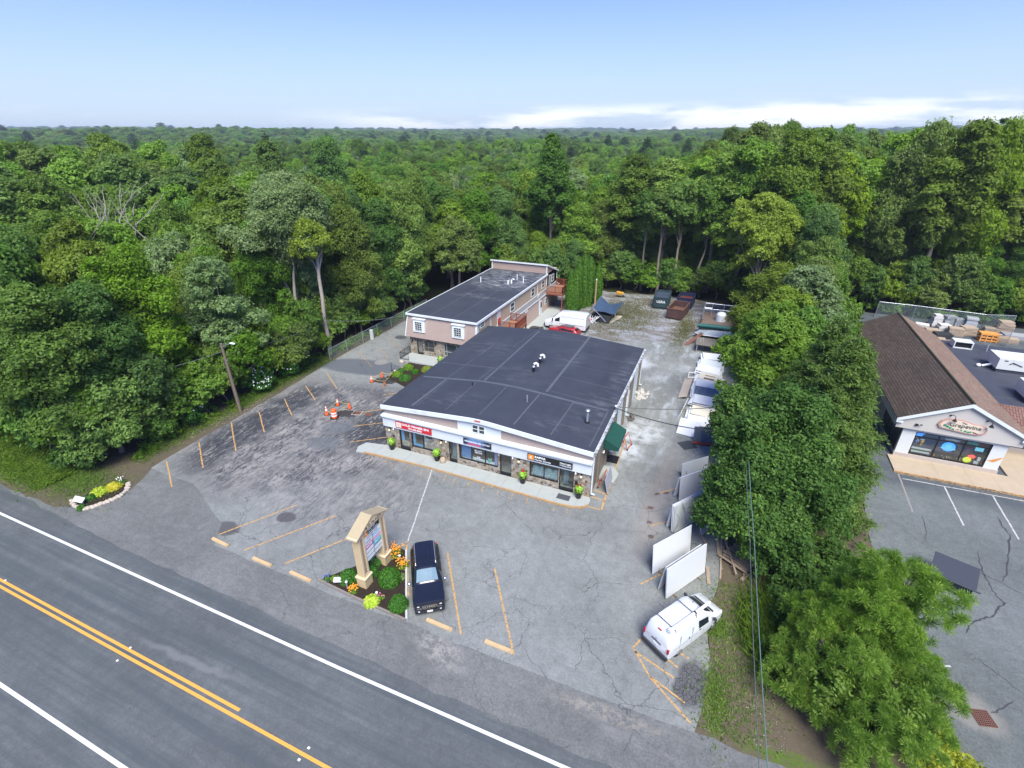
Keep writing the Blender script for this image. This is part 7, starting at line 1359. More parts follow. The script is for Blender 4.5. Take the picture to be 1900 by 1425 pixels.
def target_h(x, y, rng):
    r = math.hypot(x, y)
    if x < -43 and y < 75:
        t = min(1, max(0, (-x-46)/45)); h = 13.8+t*6.2
        if y > 42 and x > -66: h = 17.5
        if -x > 95: h = 20.5
    elif y > 100 and x < -10: h = 16.0+max(0, (x+40)*.06)
    elif x < -17: h = 15.0 if y < 96 else 16.5
    elif x < 1: h = 19.5+(x+17)*.25
    elif x < 14 and y < 86: h = 11.5+max(0, y-56)*.2
    else: h = 24.0
    if x > 14 and y > 105: h = 23.5
    if x > -8 and y > 110: h = max(h, 21)
    return h*rng.uniform(.88, 1.13)
def blocked(x, y):
    if x > -44.6 and x < 3.5 and y < 88.2 and not (x < -37.5 and y > 67): return True
    if -37.5 <= x < 3.5 and y < 88.5: return True
    if x < -44.6 and y < 17.6: return True
    if x < -45 and y < 18.5+max(0, (-x-50))*.05: return True
    if 13.2 < x < 70 and y < 93: return True
    if x >= 3.5 and y < 56: return True
    if y < 14.6: return True
    return False
def infrust(x, y, h, mg=140):
    for z in (0, h*.5, h):
        u, v_ = IMG(x, y, z)
        if -mg < u < 1900+mg and 150 < v_ < 1425+mg: return True
    return False
rng = random.Random(2024); pts = []
def add_pts(r0, r1, sp):
    n_ = int(2*r1/sp)+2
    for i in range(-n_, n_):
        for j in range(0, n_):
            x = i*sp*1.0+(.5*sp if j % 2 else 0)+rng.uniform(-.36, .36)*sp; y = j*sp*.87+rng.uniform(-.36, .36)*sp; r = math.hypot(x, y)
            if r0 <= r < r1 and not blocked(x, y) and infrust(x, y, 20): pts.append((r, x, y, sp))
add_pts(0, 78, 5.4); add_pts(78, 135, 6.3); add_pts(135, 260, 7.2)
pts.sort(); NIND = 222
HERO_CLEAR = [(-43.9, 44.9, 2.4), (-47.2, 46.6, 2.4), (4.3, 76.5, 5.2), (5.5, 70, 4), (9.0, 91.6, 3), (-9.9, 87.4, 1.5), (-30.5, 90, 3), (-7.5, 88.3, 1.5), (-82.5, 41.5, 3)]
pts = [p for p in pts if all(math.hypot(p[1]-a, p[2]-b) > c for a, b, c in HERO_CLEAR)]
def where(x, y):
    if x < -43.9 and y < 75:
        if x > -52: return 'in the front row of the woods left of the lot'
        if x > -70: return 'in the woods behind the front row on the left'
        return 'deep in the woods on the far left'
    if x > 3.5 and x < 14 and y < 90: return 'in the tree belt beside the corner shop'
    if y < 100 and x < -20: return 'behind the rear building'
    if y < 100 and x < 4: return 'at the back edge of the yard'
    if x >= 4: return 'in the tall woods on the right beyond the shop yard' if y < 120 else 'far back in the woods on the right'
    return 'in the woods beyond the rear building'
LK = {'oak': 'broad crowned green oak', 'maple': 'dense rounded maple', 'birch': 'silvery leaved slender tree', 'white pine': 'dark ragged white pine', 'sapling': 'leafy young tree', 'tall oak': 'very tall full crowned oak'}
pool = [A0, A1, A2, A3, A4, A5, A6, A0, A2, A3]
for i, (r, x, y, sp) in enumerate(pts[:NIND]):
    pr = pool[rng.randrange(len(pool))]
    if (x > -57 and x < -43 and y < 74) or (78 < y < 95 and x < -19) or (x > 13.5 and y < 101) or (3.5 < x < 13.5 and y < 88) or (-19 <= x <= 4 and 91 < y < 97 and rng.random() < .5): pr = (E0, E1, E0, E1, E2)[rng.randrange(5)]
    if r > 100 and y > 95 and rng.random() < .02: pr = PINE
    h = target_h(x, y, rng)
    if h > 19.5 and pr is not PINE and rng.random() < .9: pr = (T0, T1, T2, T0)[rng.randrange(4)]
    if pr is PINE: h *= 1.02
    Rr = sp*rng.uniform(.62, .84)*(1.15 if h > 19.5 else 1) if pr is not PINE else 3.4
    put(pr, x, y, h, Rr, rng.uniform(0, 6.28), LK[pr['kind']]+' '+where(x, y), LK[pr['kind']]+' '+where(x, y))
for (x, y) in [(-49+rng.uniform(-1.5, 1.5), yy) for yy in np.arange(46, 70, 3.6)]+[(xx, 85.5+rng.uniform(-.8, .8)) for xx in np.arange(-38, -23, 3.4)]+[(xx, 95+rng.uniform(-.8, .8)) for xx in np.arange(-20, 4, 3.8)]+[(xx, 97.5) for xx in np.arange(15, 52, 4.2)]:
    l_ = LK['sapling']+' '+where(x, y); put(E0 if rng.random() < .6 else E1, x, y, rng.uniform(8.5, 11.5), rng.uniform(2.8, 3.6), rng.uniform(0, 6.28), l_, l_, name='young_tree')
# the far woods: uncountable, one object
far = pts[NIND:]
P3 = [(x, y, terr(x, y), target_h(x, y, rng)/17, rng.uniform(0, 6.28), rng.randrange(7)) for (r, x, y, sp) in far]
for (r0, r1, sp) in ((260, 420, 8.5), (420, 800, 12), (800, 1500, 19), (1500, 3400, 36)):
    n_ = int(2*r1/sp)+2
    for i in range(-n_, n_):
        for j in range(0, n_):
            x = i*sp+rng.uniform(-.4, .4)*sp; y = j*sp*.87+rng.uniform(-.4, .4)*sp; r = math.hypot(x, y)
            if r0 <= r < r1 and infrust(x, y, 30, 100):
                hill = 1.0
                if x < -90 and r < 420: hill = 1.12
                P3.append((x, y, terr(x, y), rng.uniform(.85, 1.2)*hill*(1 if r < 800 else 1.25), rng.uniform(0, 6.28), 7 if rng.random() < .015 else rng.randrange(7)))
me = bpy.data.meshes.new('woodland'); A = np.array(P3, np.float32); me.vertices.add(len(A)); me.vertices.foreach_set('co', A[:, :3].reshape(-1).copy())
rr_ = np.hypot(A[:, 0], A[:, 1]); wid = np.interp(rr_, [0, 260, 420, 800, 1500, 3400], [.9, 1.0, 1.35, 2.1, 3.5, 6.0])
for nm, arr in (('sz', A[:, 3]), ('rz', A[:, 4]), ('wd', wid*(.85+.3*np.random.default_rng(3).random(len(A))))): a = me.attributes.new(nm, 'FLOAT', 'POINT'); a.data.foreach_set('value', arr.astype(np.float32))
a = me.attributes.new('id_', 'INT', 'POINT'); a.data.foreach_set('value', A[:, 5].astype(np.int32))
wood = bpy.data.objects.new('woodland', me); COL.objects.link(wood); wood['kind'] = 'stuff'; wood['label'] = 'endless green woodland rolling away to the horizon'; wood['category'] = 'forest'
src = bpy.data.collections.new('woodland_source')
for k, pr in enumerate([A0, A1, A2, A3, A4, A5, A6, PINE]): o = bpy.data.objects.new('wood_tree_%d' % k, pr['crown']); src.objects.link(o)
ng = bpy.data.node_groups.new('woodland', 'GeometryNodeTree'); ng.interface.new_socket('Geometry', in_out='INPUT', socket_type='NodeSocketGeometry'); ng.interface.new_socket('Geometry', in_out='OUTPUT', socket_type='NodeSocketGeometry')
N_ = ng.nodes; Lk = ng.links; gi_ = N_.new('NodeGroupInput'); go = N_.new('NodeGroupOutput'); ip = N_.new('GeometryNodeInstanceOnPoints'); ci = N_.new('GeometryNodeCollectionInfo'); ci.inputs['Collection'].default_value = src; ci.inputs['Separate Children'].default_value = True; ci.inputs['Reset Children'].default_value = True
def na(nm, t='FLOAT'): q = N_.new('GeometryNodeInputNamedAttribute'); q.data_type = t; q.inputs['Name'].default_value = nm; return q.outputs['Attribute']
cr = N_.new('ShaderNodeCombineXYZ'); Lk.new(na('rz'), cr.inputs['Z']); cs = N_.new('ShaderNodeCombineXYZ'); w_ = na('wd'); Lk.new(w_, cs.inputs['X']); Lk.new(w_, cs.inputs['Y']); Lk.new(na('sz'), cs.inputs['Z'])
Lk.new(gi_.outputs[0], ip.inputs['Points']); Lk.new(ci.outputs[0], ip.inputs['Instance']); ip.inputs['Pick Instance'].default_value = True; Lk.new(na('id_', 'INT'), ip.inputs['Instance Index']); Lk.new(cr.outputs[0], ip.inputs['Rotation']); Lk.new(cs.outputs[0], ip.inputs['Scale']); Lk.new(ip.outputs[0], go.inputs[0])
md = wood.modifiers.new('instances', 'NODES'); md.node_group = ng
# ---- young growth closing the edge of the woods
edge = []
for y in np.arange(19.5, 44, 2.3): edge.append((-44.7+rng.uniform(-.8, .4)-(1.9 if y < 24 else 0), y, 1))
for y in np.arange(44, 68, 2.8): edge.append((-45.2+rng.uniform(-.7, .4), y, 1))
for x in np.arange(-62, -47, 3): edge.append((x, 18.2+rng.uniform(-.5, .8), 1))
for x in np.arange(-36, -25, 3.): edge.append((x, 82.5+rng.uniform(-.6, .8), 1.2))
for x in np.arange(-22, 4, 2.7): edge.append((x, 89.3+rng.uniform(-.5, .8), .8))
for y in np.arange(57, 89, 3): edge.append((5.6+rng.uniform(-.6, .6), y, 1))
for y in np.arange(57, 89, 3): edge.append((12.0+rng.uniform(-.6, .4), y, 1.1))
for x in np.arange(14, 48, 2.6): edge.append((x, 92.3+rng.uniform(-.5, .8), 1.15))
for x, y, k in edge:
    pr = U0 if rng.random() < .5 else U1
    l_ = 'leafy young tree along '+('the front of the woods left of the lot' if x < -44 else 'the woods behind the rear building' if x < -23 else 'the back edge of the yard' if x < 4.4 else 'the tree belt by the shop' if x < 13.5 else 'the woods behind the stone yard')
    put(pr, x, y, pr['H']*k*rng.uniform(.75, 1.25), pr['R']*rng.uniform(.8, 1.1), rng.uniform(0, 6.28), l_, l_, name='young_tree')
def hero(name, label, x, y, R_, H, base, n, rl, r0, mat, dens, s, seed, bark=None, fork=None, lean=(0, 0), shape=1., holes=0, under=.5, off=(0, 0), nb=10, squash=.85, cat='tree', bends=.15, fuzz=.16):
    g = np.random.default_rng(seed); r = thing(name, label, cat, (x, y, 0)); lb = [(a+off[0], b+off[1], c, d) for a, b, c, d in crown_lobes(g, R_, H, base, n, rl, shape=shape, holes=holes)]
    C, Nn, S, L = lobe_leaves(g, lb, dens, s, under=under, squash=squash, fuzz=fuzz); leaves('crown', C, Nn, S, L, mat, r); t = tree_trunk(g, H, fork or base, r0, lb, bark, lean, nb, bends=bends); t.parent = r; return r, lb
# ---- named trees
hero('oak_tree', 'oak with a tall pale bare trunk and small yellow green crown by the fence end', -43.9, 44.9, 2.7, 16.6, 11.2, 30, (.5, 1.0), .25, M_leafy, 1000, .13, 31, M_barkp, 12.2, (.9, .5), holes=1, bends=.32)
hero('oak_tree', 'big spreading oak with pale grey green leaves behind the bare trunk', -48.4, 46.6, 7.2, 21.2, 9.5, 80, (.9, 1.6), .30, M_leafs, 760, .14, 32, M_barkp, 7.5, (-1.0, 0), holes=2, nb=16)
t = thing('oak_tree', 'forked pale trunk of an oak standing between the two pale trees', 'tree', (-46.3, 43.6, 0)); MB().tube([(0, 0, 0), (-.4, .3, 4.5), (-.9, .6, 7.2)], [.34, .28, .22], 9).tube([(-.75, .5, 6.2), (-2.6, 1, 9.2), (-3.4, 1.3, 11)], [.2, .15, .08], 7).tube([(-.9, .6, 7.1), (-.7, .8, 9.6), (-.4, 1, 11.5)], [.2, .15, .06], 7).build('trunk', M_barkp, t, smooth=60)
hero('tree', 'loose yellow green tree with pale branches at the right of the yard', 4.3, 76.5, 5.3, 20.5, 6.0, 70, (.6, 1.2), .26, M_leafy, 560, .15, 33, M_barkw, 7, (.2, 0), holes=3, nb=16)
for k, (x, y, H_, r0, ln, lb_) in enumerate(((-10.1, 88.3, 17, .22, (-.6, 0), 'tall slim oak with a bare trunk behind the dark green container'), (-7.9, 88.8, 19, .24, (.7, .3), 'tall oak with a crooked forked trunk right of the dark green container'), (-4.2, 90.2, 18, .2, (.8, .4), 'tall slim oak leaning behind the brown containers'), (-13.0, 90.0, 17, .18, (0, 0), 'slim oak at the middle of the back edge of the yard'))):
    hero('oak_tree', lb_, x, y, 3.2, H_, 10, 26, (.8, 1.3), r0, M_leafd, 480, .19, 40+k, M_bark, 9.5, ln, nb=8, bends=.28)
gq = np.random.default_rng(34); mt_ = thing('maple_tree', 'large dense dark green maple beside the drive, in front of the others', 'tree', (5.0, 29.8, 0)); lb = []
for (ox, oy, R_, H_, b_, n_) in ((0, 0, 3.5, 12.2, 1.0, 110), (-.9, -1.0, 3.2, 8.6, .5, 70), (1.5, -.2, 3.1, 9.6, .5, 60), (-.2, 1.8, 3.0, 11.0, 1.5, 50), (.9, -2.0, 2.5, 5.8, .3, 40)):
    lb += [(a+ox, b+oy, c, d) for a, b, c, d in crown_lobes(gq, R_, H_, b_, n_, (.42, .85), shape=1.2, core=False, holes=1)]
lb += [(0, 0, 4, 2.0), (0, 0, 7, 1.9), (.5, 0, 2.5, 1.9)]
C, Nn, S, L = lobe_leaves(gq, lb, 1750, .105, under=.7, squash=1.2, fuzz=.25); leaves('crown', C, Nn, S, L, M_leafm, mt_); t = tree_trunk(gq, 12, 3.2, .34, lb, M_bark, (0, 0), 14, bends=.15); t.parent = mt_
hero('tree', 'rounded bright green tree behind the big maple', 5.0, 47.5, 4.6, 11.8, 1.5, 110, (.55, 1.0), .28, M_leafl, 1050, .125, 35, None, 3.4, shape=.9, under=.8, nb=10)
hero('tree', 'small dark green tree between the maple and the slab rack', 3.6, 39.2, 2.9, 7.6, .8, 34, (.6, 1.0), .2, M_leafm, 1100, .12, 36, None, 2.2, shape=.7, under=.85)
hero('tree', 'dull green tree filling the gap behind the maple and spruce', 9.2, 52, 4.0, 10.5, 1, 40, (.8, 1.3), .24, M_leafd, 700, .16, 37, None, 3, under=.8)
hero('tree', 'grey green tree deeper in the belt by the shop', 8.5, 60, 4.4, 13, 2.5, 40, (.8, 1.4), .26, M_leafs, 500, .17, 38, None, 4, under=.7)
hero('tree', 'dark tree beside the eaves of the shop', 10.4, 66, 3.7, 12.5, 1, 40, (.8, 1.4), .24, M_leafd, 560, .17, 39, None, 4, under=.8)
# spruce with drooping sprays
def conifer_hero(x, y, H, R_, base, label, mat, seed, tiers, per, s, up, name='spruce_tree', droop=.0, k0=90, lean=(0, 0), asp=.3, sig=.16):
    g = np.random.default_rng(seed); r = thing(name, label, 'tree', (x, y, 0)); w = MB(); w.tube([(0, 0, -.1), (lean[0]*.5, lean[1]*.5, H*.5), (lean[0], lean[1], H)], [.26, .17, .03], 8); C = []; Nn = []; L = []
    for t in range(tiers):
        f = t/(tiers-1); z = base+(H-base)*f; Rt = R_*((1-f)**.62)*g.uniform(.88, 1.08)+.25; a0 = g.random()*6.28; o = np.array([lean[0]*z/H, lean[1]*z/H, 0])
        for b in range(per):
            z = base+(H-base)*min(1, max(0, f+g.uniform(-.022, .022))); a = a0+6.28*b/per+g.uniform(-.35, .35); l = Rt*g.uniform(.66, 1.14); ex = np.array([math.cos(a), math.sin(a), 0.]); sp_ = np.array([-ex[1], ex[0], 0]); e = o+np.array([0, 0, z+l*up])+ex*l
            w.tube([tuple(o+np.array([0, 0, z])), tuple((o+np.array([0, 0, z])+e)/2), tuple(e)], [.05, .035, .012], 4)
            nsub = int(5+l*4); base_l = g.random()*.4
            for q in range(nsub):
                tt = .25+.75*q/nsub; side = (-1)**q; sl = (1.05-tt)*l*.45+.22; st = o+np.array([0, 0, z+l*up*tt])+ex*l*tt; dr = unit((ex*.75+sp_*side*.8)[None])[0]; kk = int(k0*sl); u_ = g.random(kk)
                p = st+np.outer(u_*sl, dr)+g.normal(size=(kk, 3))*sig*np.array([1, 1, .55]); p[:, 2] -= droop*u_*sl; C.append(p); Nn.append(unit(np.array([0, 0, .8])+g.normal(size=(kk, 3))*.6+ex*.3)); L.append(np.clip(base_l+.35*u_+.3*g.random(kk), 0, 1))
    C = np.vstack(C); Nn = np.vstack(Nn); L = np.concatenate(L); leaves('crown', C, Nn, s*(.6+.8*g.random(len(C))), L, mat, r, asp=asp); t = w.build('trunk', M_barkd, r); return r
conifer_hero(8.7, 35.6, 13.4, 3.7, .7, 'tall spruce with drooping branch tips beside the shop lot', M_spr, 50, 32, 9, .115, .10, droop=.75, k0=62)
conifer_hero(8.6, 41.5, 13.0, 3.7, .8, 'second spruce hidden behind the taller one beside the shop', M_spr, 51, 24, 8, .125, .1, droop=.7, k0=46)
# pitch pines in the foreground: bottlebrush tufts on rounded crowns
def tuft_pine(x, y, lobes, label, seed, ntuft, mat=M_pine, needle=.09, per=190, trunks=((0, 0),), name='pine_tree', top=6):
    g = np.random.default_rng(seed); r = thing(name, label, 'tree', (x, y, 0)); C = []; Nn = []; L = []; S = []
    for (lx, ly, lz, lr) in lobes:
        k = int(ntuft*lr*lr); d = unit(g.normal(size=(k, 3))); d[:, 2] = np.where(d[:, 2] < -.55, -d[:, 2], d[:, 2]); c = np.array([lx, ly, lz])+d*lr*(.62+.45*g.random((k, 1)))*np.array([1, 1, .85]); ax = unit(d*.6+np.array([0, 0, .9])); tint = g.random(k)
        for c_, a_, ti in zip(c, ax, tint):
            v_ = unit(g.normal(size=(per, 3))+a_*.55); ln = needle*(.7+.6*g.random(per)); C.append(c_+v_*(.08+.24*g.random((per, 1)))+a_*.06); Nn.append(v_); S.append(ln); L.append(np.clip(ti*.55+.3*g.random(per)+.15, 0, 1))
    C = np.vstack(C); V = np.vstack(Nn); S = np.concatenate(S); L = np.concatenate(L); k = len(C)
    rv = g.normal(size=(k, 3)); sd_ = unit(np.cross(V, rv)); wv = .013; Q = np.empty((k, 4, 3), np.float32); Q[:, 0] = C-V*S[:, None]; Q[:, 1] = C+sd_*wv; Q[:, 2] = C+V*S[:, None]; Q[:, 3] = C-sd_*wv
    me = bpy.data.meshes.new('crown'); me.vertices.add(4*k); me.vertices.foreach_set('co', Q.reshape(-1)); me.loops.add(4*k); me.loops.foreach_set('vertex_index', np.arange(4*k, dtype=np.int32)); me.polygons.add(k); me.polygons.foreach_set('loop_start', np.arange(0, 4*k, 4, dtype=np.int32)); me.polygons.foreach_set('loop_total', np.full(k, 4, np.int32)); me.materials.append(mat)
    a = me.attributes.new('lc', 'FLOAT', 'FACE'); a.data.foreach_set('value', L.astype(np.float32)); me.update(); o = bpy.data.objects.new('crown', me); COL.objects.link(o); o.parent = r
    w = MB()
    for (tx, ty) in trunks:
        w.tube([(tx, ty, -.1), (tx*.8, ty*.8, top*.5), (tx*.6, ty*.6, top)], [.2, .15, .07], 8)
    for (lx, ly, lz, lr) in lobes: tx, ty = min(trunks, key=lambda q: math.hypot(q[0]-lx, q[1]-ly)); b = (tx*.8, ty*.8, max(.8, lz*.55)); w.tube([b, ((b[0]+lx)/2, (b[1]+ly)/2, (b[2]+lz)/2-.1), (lx, ly, lz)], [.08, .055, .02], 5)
    w.build('trunk', M_barkd, r); return r
g = random.Random(60)
def lobs(n, R_, z0, z1, rl, f=1.0):
    L = []
    for i in range(n):
        a = g.uniform(0, 6.28); t = g.random(); rr = R_*math.sqrt(g.random())*(1-.45*t*f); L.append((rr*math.cos(a), rr*math.sin(a), z0+(z1-z0)*t, g.uniform(*rl)))
    return L
tuft_pine(9.6, 21.9, lobs(40, 3.1, 1.2, 6.6, (.75, 1.2), .85)+[(-.5, .5, 7.2, .9), (.6, .2, 7.0, .9), (0, 0, 3.5, 1.6)], 'bushy pitch pine with needle tufts, the larger one at the lower right', 61, 22)
tuft_pine(9.9, 18.9, lobs(34, 2.6, .6, 4.3, (.7, 1.05), .75), 'lower pitch pine in front of the larger one, near the road', 62, 20, top=4)
tuft_pine(7.2, 19.9, lobs(20, 1.6, .5, 4.0, (.6, .95), .6), 'small pitch pine at the left of the pine clump', 63, 20, top=4)
# vines and undergrowth in the clump
r = thing('shrub', 'broad leaved vine tangle growing through the pines', 'shrub', (9.2, 20.6, 0)); gg = np.random.default_rng(64); lb = [(gg.uniform(-2.2, 2.2), gg.uniform(-2.2, 2.2), gg.uniform(.6, 3.6), gg.uniform(.6, 1.0)) for _ in range(34)]; C, Nn, S, L = lobe_leaves(gg, lb, 620, .09, under=.8); leaves('foliage', C, Nn, S, L, M_leafd, r)
r = thing('shrub', 'yellow leaved vine hanging on the right side of the pine clump', 'shrub', (12.3, 18.6, 0)); lb = [(gg.uniform(-.7, .8), gg.uniform(-1.3, 1.0), gg.uniform(.4, 1.6), gg.uniform(.4, .7)) for _ in range(14)]; C, Nn, S, L = lobe_leaves(gg, lb, 620, .09, under=.8); leaves('foliage', C, Nn, S, L, leafmat('yellow_vine', (.16, .20, .015), (.42, .44, .04), None, 0, .1), r)
r = thing('shrub', 'green undergrowth between the maple and the pines', 'shrub', (7.2, 25.2, 0)); lb = [(gg.uniform(-1.0, 3.4), gg.uniform(-1.8, 4.6), gg.uniform(.2, 1.3), gg.uniform(.5, .95)) for _ in range(46)]; C, Nn, S, L = lobe_leaves(gg, lb, 560, .10, under=.9); leaves('foliage', C, Nn, S, L, M_leafm, r)
r = thing('shrub', 'dark undergrowth at the foot of the spruce', 'shrub', (10.3, 30.2, 0)); lb = [(gg.uniform(-1.2, 1.2), gg.uniform(-2.4, 2.4), gg.uniform(.2, 1.0), gg.uniform(.5, .9)) for _ in range(18)]; C, Nn, S, L = lobe_leaves(gg, lb, 480, .11, under=.9); leaves('foliage', C, Nn, S, L, M_leafm, r)
# tall grass
def grass(name, label, region, n, h, mat, seed, lean=.35):
    g = np.random.default_rng(seed); xy = np.array([region(g) for _ in range(n)]); z = np.zeros(n); hh = h*(.5+.8*g.random(n)); d = g.normal(size=(n, 2))*lean*hh[:, None]; a = g.random(n)*3.14; w = .018+.012*g.random(n); ox = np.cos(a)*w; oy = np.sin(a)*w
    Q = np.zeros((n, 4, 3), np.float32); Q[:, 0, 0] = xy[:, 0]-ox; Q[:, 0, 1] = xy[:, 1]-oy; Q[:, 1, 0] = xy[:, 0]+ox; Q[:, 1, 1] = xy[:, 1]+oy; Q[:, 2, :2] = xy+d*.6; Q[:, 2, 0] += ox*.7; Q[:, 2, 2] = hh*.75; Q[:, 3, :2] = xy+d; Q[:, 3, 2] = hh
    me = bpy.data.meshes.new(name); me.vertices.add(4*n); me.vertices.foreach_set('co', Q.reshape(-1)); me.loops.add(4*n); me.loops.foreach_set('vertex_index', np.arange(4*n, dtype=np.int32)); me.polygons.add(n); me.polygons.foreach_set('loop_start', np.arange(0, 4*n, 4, dtype=np.int32)); me.polygons.foreach_set('loop_total', np.full(n, 4, np.int32)); me.materials.append(mat)
    at = me.attributes.new('lc', 'FLOAT', 'FACE'); at.data.foreach_set('value', g.random(n).astype(np.float32)); me.update(); o = bpy.data.objects.new(name, me); COL.objects.link(o); tag(o, label, 'grass', kind='stuff'); return o
grass('weeds', 'rough grass on the near side of the road at the corner of the view', lambda g: (g.uniform(-60, -27), g.uniform(-2, 2.6)), 9000, .25, M_gras, 75, .7)
grass('tall_grass', 'tall bright grass between the verge and the pine clump', lambda g: (6.1+g.normal()*.7, 23.2+g.normal()*1.3), 9000, .75, M_gras, 70)
grass('weeds', 'bright green grass and weeds at the road edge in the lower left', lambda g: (-52+g.uniform(-13, 5.8), 16.4+g.normal()*.85), 26000, .42, M_gras, 71, .6)
grass('grass', 'thin grass on the left verge beside the lot', lambda g: (-43.3+g.normal()*.55, g.uniform(20, 44)), 5000, .2, M_gras, 72, .8)
grass('grass', 'thin grass tufts on the right verge near the small van', lambda g: (3.3+g.normal()*.35, (18.2+g.normal()*1.1) if g.random() < .6 else 22.3+g.normal()*.4), 1900, .14, M_gras, 73, .8)
grass('weeds', 'patchy weeds round the entrance flower bed at the left', lambda g: (-45+g.normal()*2.0, 16.6+g.normal()*1.0), 5200, .15, M_gras, 77, .8)
grass('weeds', 'scattered weeds over the brown verge beside the pines', lambda g: (4.2+g.normal()*1.0, g.uniform(16.2, 26)), 3500, .13, M_gras, 76, .8)
grass('grass', 'short dry grass on the yard behind the buildings', lambda g: ((-13+g.normal()*2.8), 76+g.normal()*5.2) if g.random() < .75 else (-3.6+g.normal()*.8, 72+g.normal()*4), 16000, .16, leafmat('dry_grass', (.07, .085, .02), (.17, .16, .05)), 74, .8)
# front hedge of shrubs at left
hero('shrub', 'large round leafy shrub by the entrance bed at the left', -45.9, 20.6, 3.9, 7.8, .3, 46, (.7, 1.2), .2, M_leaf, 850, .13, 80, None, 1.6, under=.85, cat='shrub')
hero('shrub', 'low leafy shrub tucked between the round shrub and the flowering one', -44.9, 23.4, 2.1, 3.4, .1, 26, (.5, .9), .1, M_leafd, 900, .12, 87, None, .8, under=.9, cat='shrub')
hero('shrub', 'dark low shrub at the foot of the trees by the entrance bed', -46.6, 17.9, 2.0, 2.6, .1, 22, (.5, .9), .1, M_leafm, 800, .12, 88, None, .8, under=.9, cat='shrub')
hero('shrub', 'spreading leafy shrub left of the large round one', -52.5, 20.8, 4.4, 9.0, .3, 44, (.8, 1.3), .2, M_leafd, 700, .15, 81, None, 1.6, under=.85, cat='shrub')
M_petal = pm('white_petal', (.78, .80, .72), .6, .05)
def flowering(x, y, R_, H, label, seed, nf):
    r, lb = hero('flowering_shrub', label, x, y, R_, H, .2, 26, (.5, .9), .1, M_shr, 1000, .11, seed, None, .8, under=.85, cat='shrub'); g = random.Random(seed); w = MB()
    for i in range(nf):
        l = lb[g.randrange(len(lb))]; d = Vector((g.gauss(.5, .8), g.gauss(-.4, .8), abs(g.gauss(0, 1)))).normalized(); c = Vector(l[:3])+d*l[3]*1.03; t = d.cross(Vector((0, 0, 1))).normalized(); u = d.cross(t); s = g.uniform(.05, .10); w.add([c+t*s, c+u*s, c-t*s, c-u*s], [(0, 1, 2, 3)]); w.add([c+(t+u)*s*.7+d*.01, c+(u-t)*s*.7+d*.01, c-(t+u)*s*.7+d*.01, c-(u-t)*s*.7+d*.01], [(0, 1, 2, 3)])
    w.build('flowers', M_petal, r)
flowering(-44.2, 34.2, 2.1, 3.3, 'shrub full of white flowers right of the utility pole', 83, 240)
flowering(-45.3, 26.4, 2.4, 3.4, 'shrub full of white flowers left of the utility pole', 84, 200)
flowering(-44.4, 38.4, 1.5, 2.4, 'smaller shrub with a few white flowers behind the flowering one', 85, 60)
hero('shrub', 'bright green leafy bush just left of the pale trunk', -45.6, 40.3, 2.9, 6.4, .2, 34, (.6, 1.1), .12, M_leafl, 850, .13, 86, None, 1.4, under=.85, cat='shrub')
# ground cover creeping along the fence line
r_ = np.random.default_rng(90); lb = [(-44.3+r_.normal()*.4, y_+r_.uniform(-.5, .5), .1, r_.uniform(.35, .75)) for y_ in np.arange(20.5, 44, .55)]+[(-43.9+r_.normal()*.35, y_, .2, r_.uniform(.4, .8)) for y_ in np.arange(44, 67, .6)]
C, Nn, S, L = lobe_leaves(r_, lb, 420, .09, under=.2); o = leaves('ground_cover', C, Nn, S, L, M_leafl); tag(o, 'low creeping weeds along the edge of the woods and the fence', 'weeds', kind='stuff')
lb = [(x_+r_.uniform(-.4, .4), 92.0+r_.normal()*.5, .4+r_.random()*1.3, r_.uniform(.6, 1.0)) for x_ in np.arange(14, 50, .6)]; C, Nn, S, L = lobe_leaves(r_, lb, 260, .15, under=.5); o = leaves('ground_cover', C, Nn, S, L, M_leafl); tag(o, 'bank of bright green vines along the back of the stone yard', 'vines', kind='stuff')
# arborvitae
def arb(x, y, H, R_, label, seed):
    g = np.random.default_rng(seed); r = thing('arborvitae', label, 'tree', (x, y, 0), 0, 'row of columnar evergreens'); k = 5200; z = g.random(k)**.85*H; rad = R_*np.clip(np.minimum(1, .55+z/H*1.4)*np.sqrt(np.clip(1-(z/H)**1.7, 0, 1))+.03, 0, 1); a = g.random(k)*6.283; ridg = 1+.12*np.sin(a*7+z*.6)+.1*g.normal(size=k)
    C = np.stack([rad*ridg*np.cos(a), rad*ridg*np.sin(a), z], 1); Nn = unit(np.stack([np.cos(a), np.sin(a), .25*np.ones(k)], 1)+g.normal(size=(k, 3))*.35); leaves('foliage', C, Nn, .13*(.6+.8*g.random(k)), g.random(k), M_arb, r, asp=.5); MB().tube([(0, 0, 0), (0, 0, H*.9)], [.12, .03], 6).build('trunk', M_barkd, r)
for i, (px, H_, bx, by, lb) in enumerate(((0, 6.9, -20.95, 72.6, 'columnar evergreen nearest the deck stairs, first in the row'), (0, 6.7, -20.2, 72.9, 'second columnar evergreen in the row, slightly shorter'), (0, 7.4, -20.3, 74.8, 'third columnar evergreen in the row'), (0, 8.4, -19.8, 76.0, 'tallest columnar evergreen in the middle of the row'), (0, 7.9, -19.2, 77.2, 'columnar evergreen behind the tallest one'), (0, 6.4, -18.3, 79.0, 'detached columnar evergreen at the far end of the row'), (0, 7.6, -20.8, 76.9, 'columnar evergreen at the back beside the deck'))): arb(bx, by, H_, .78, lb, 100+i)
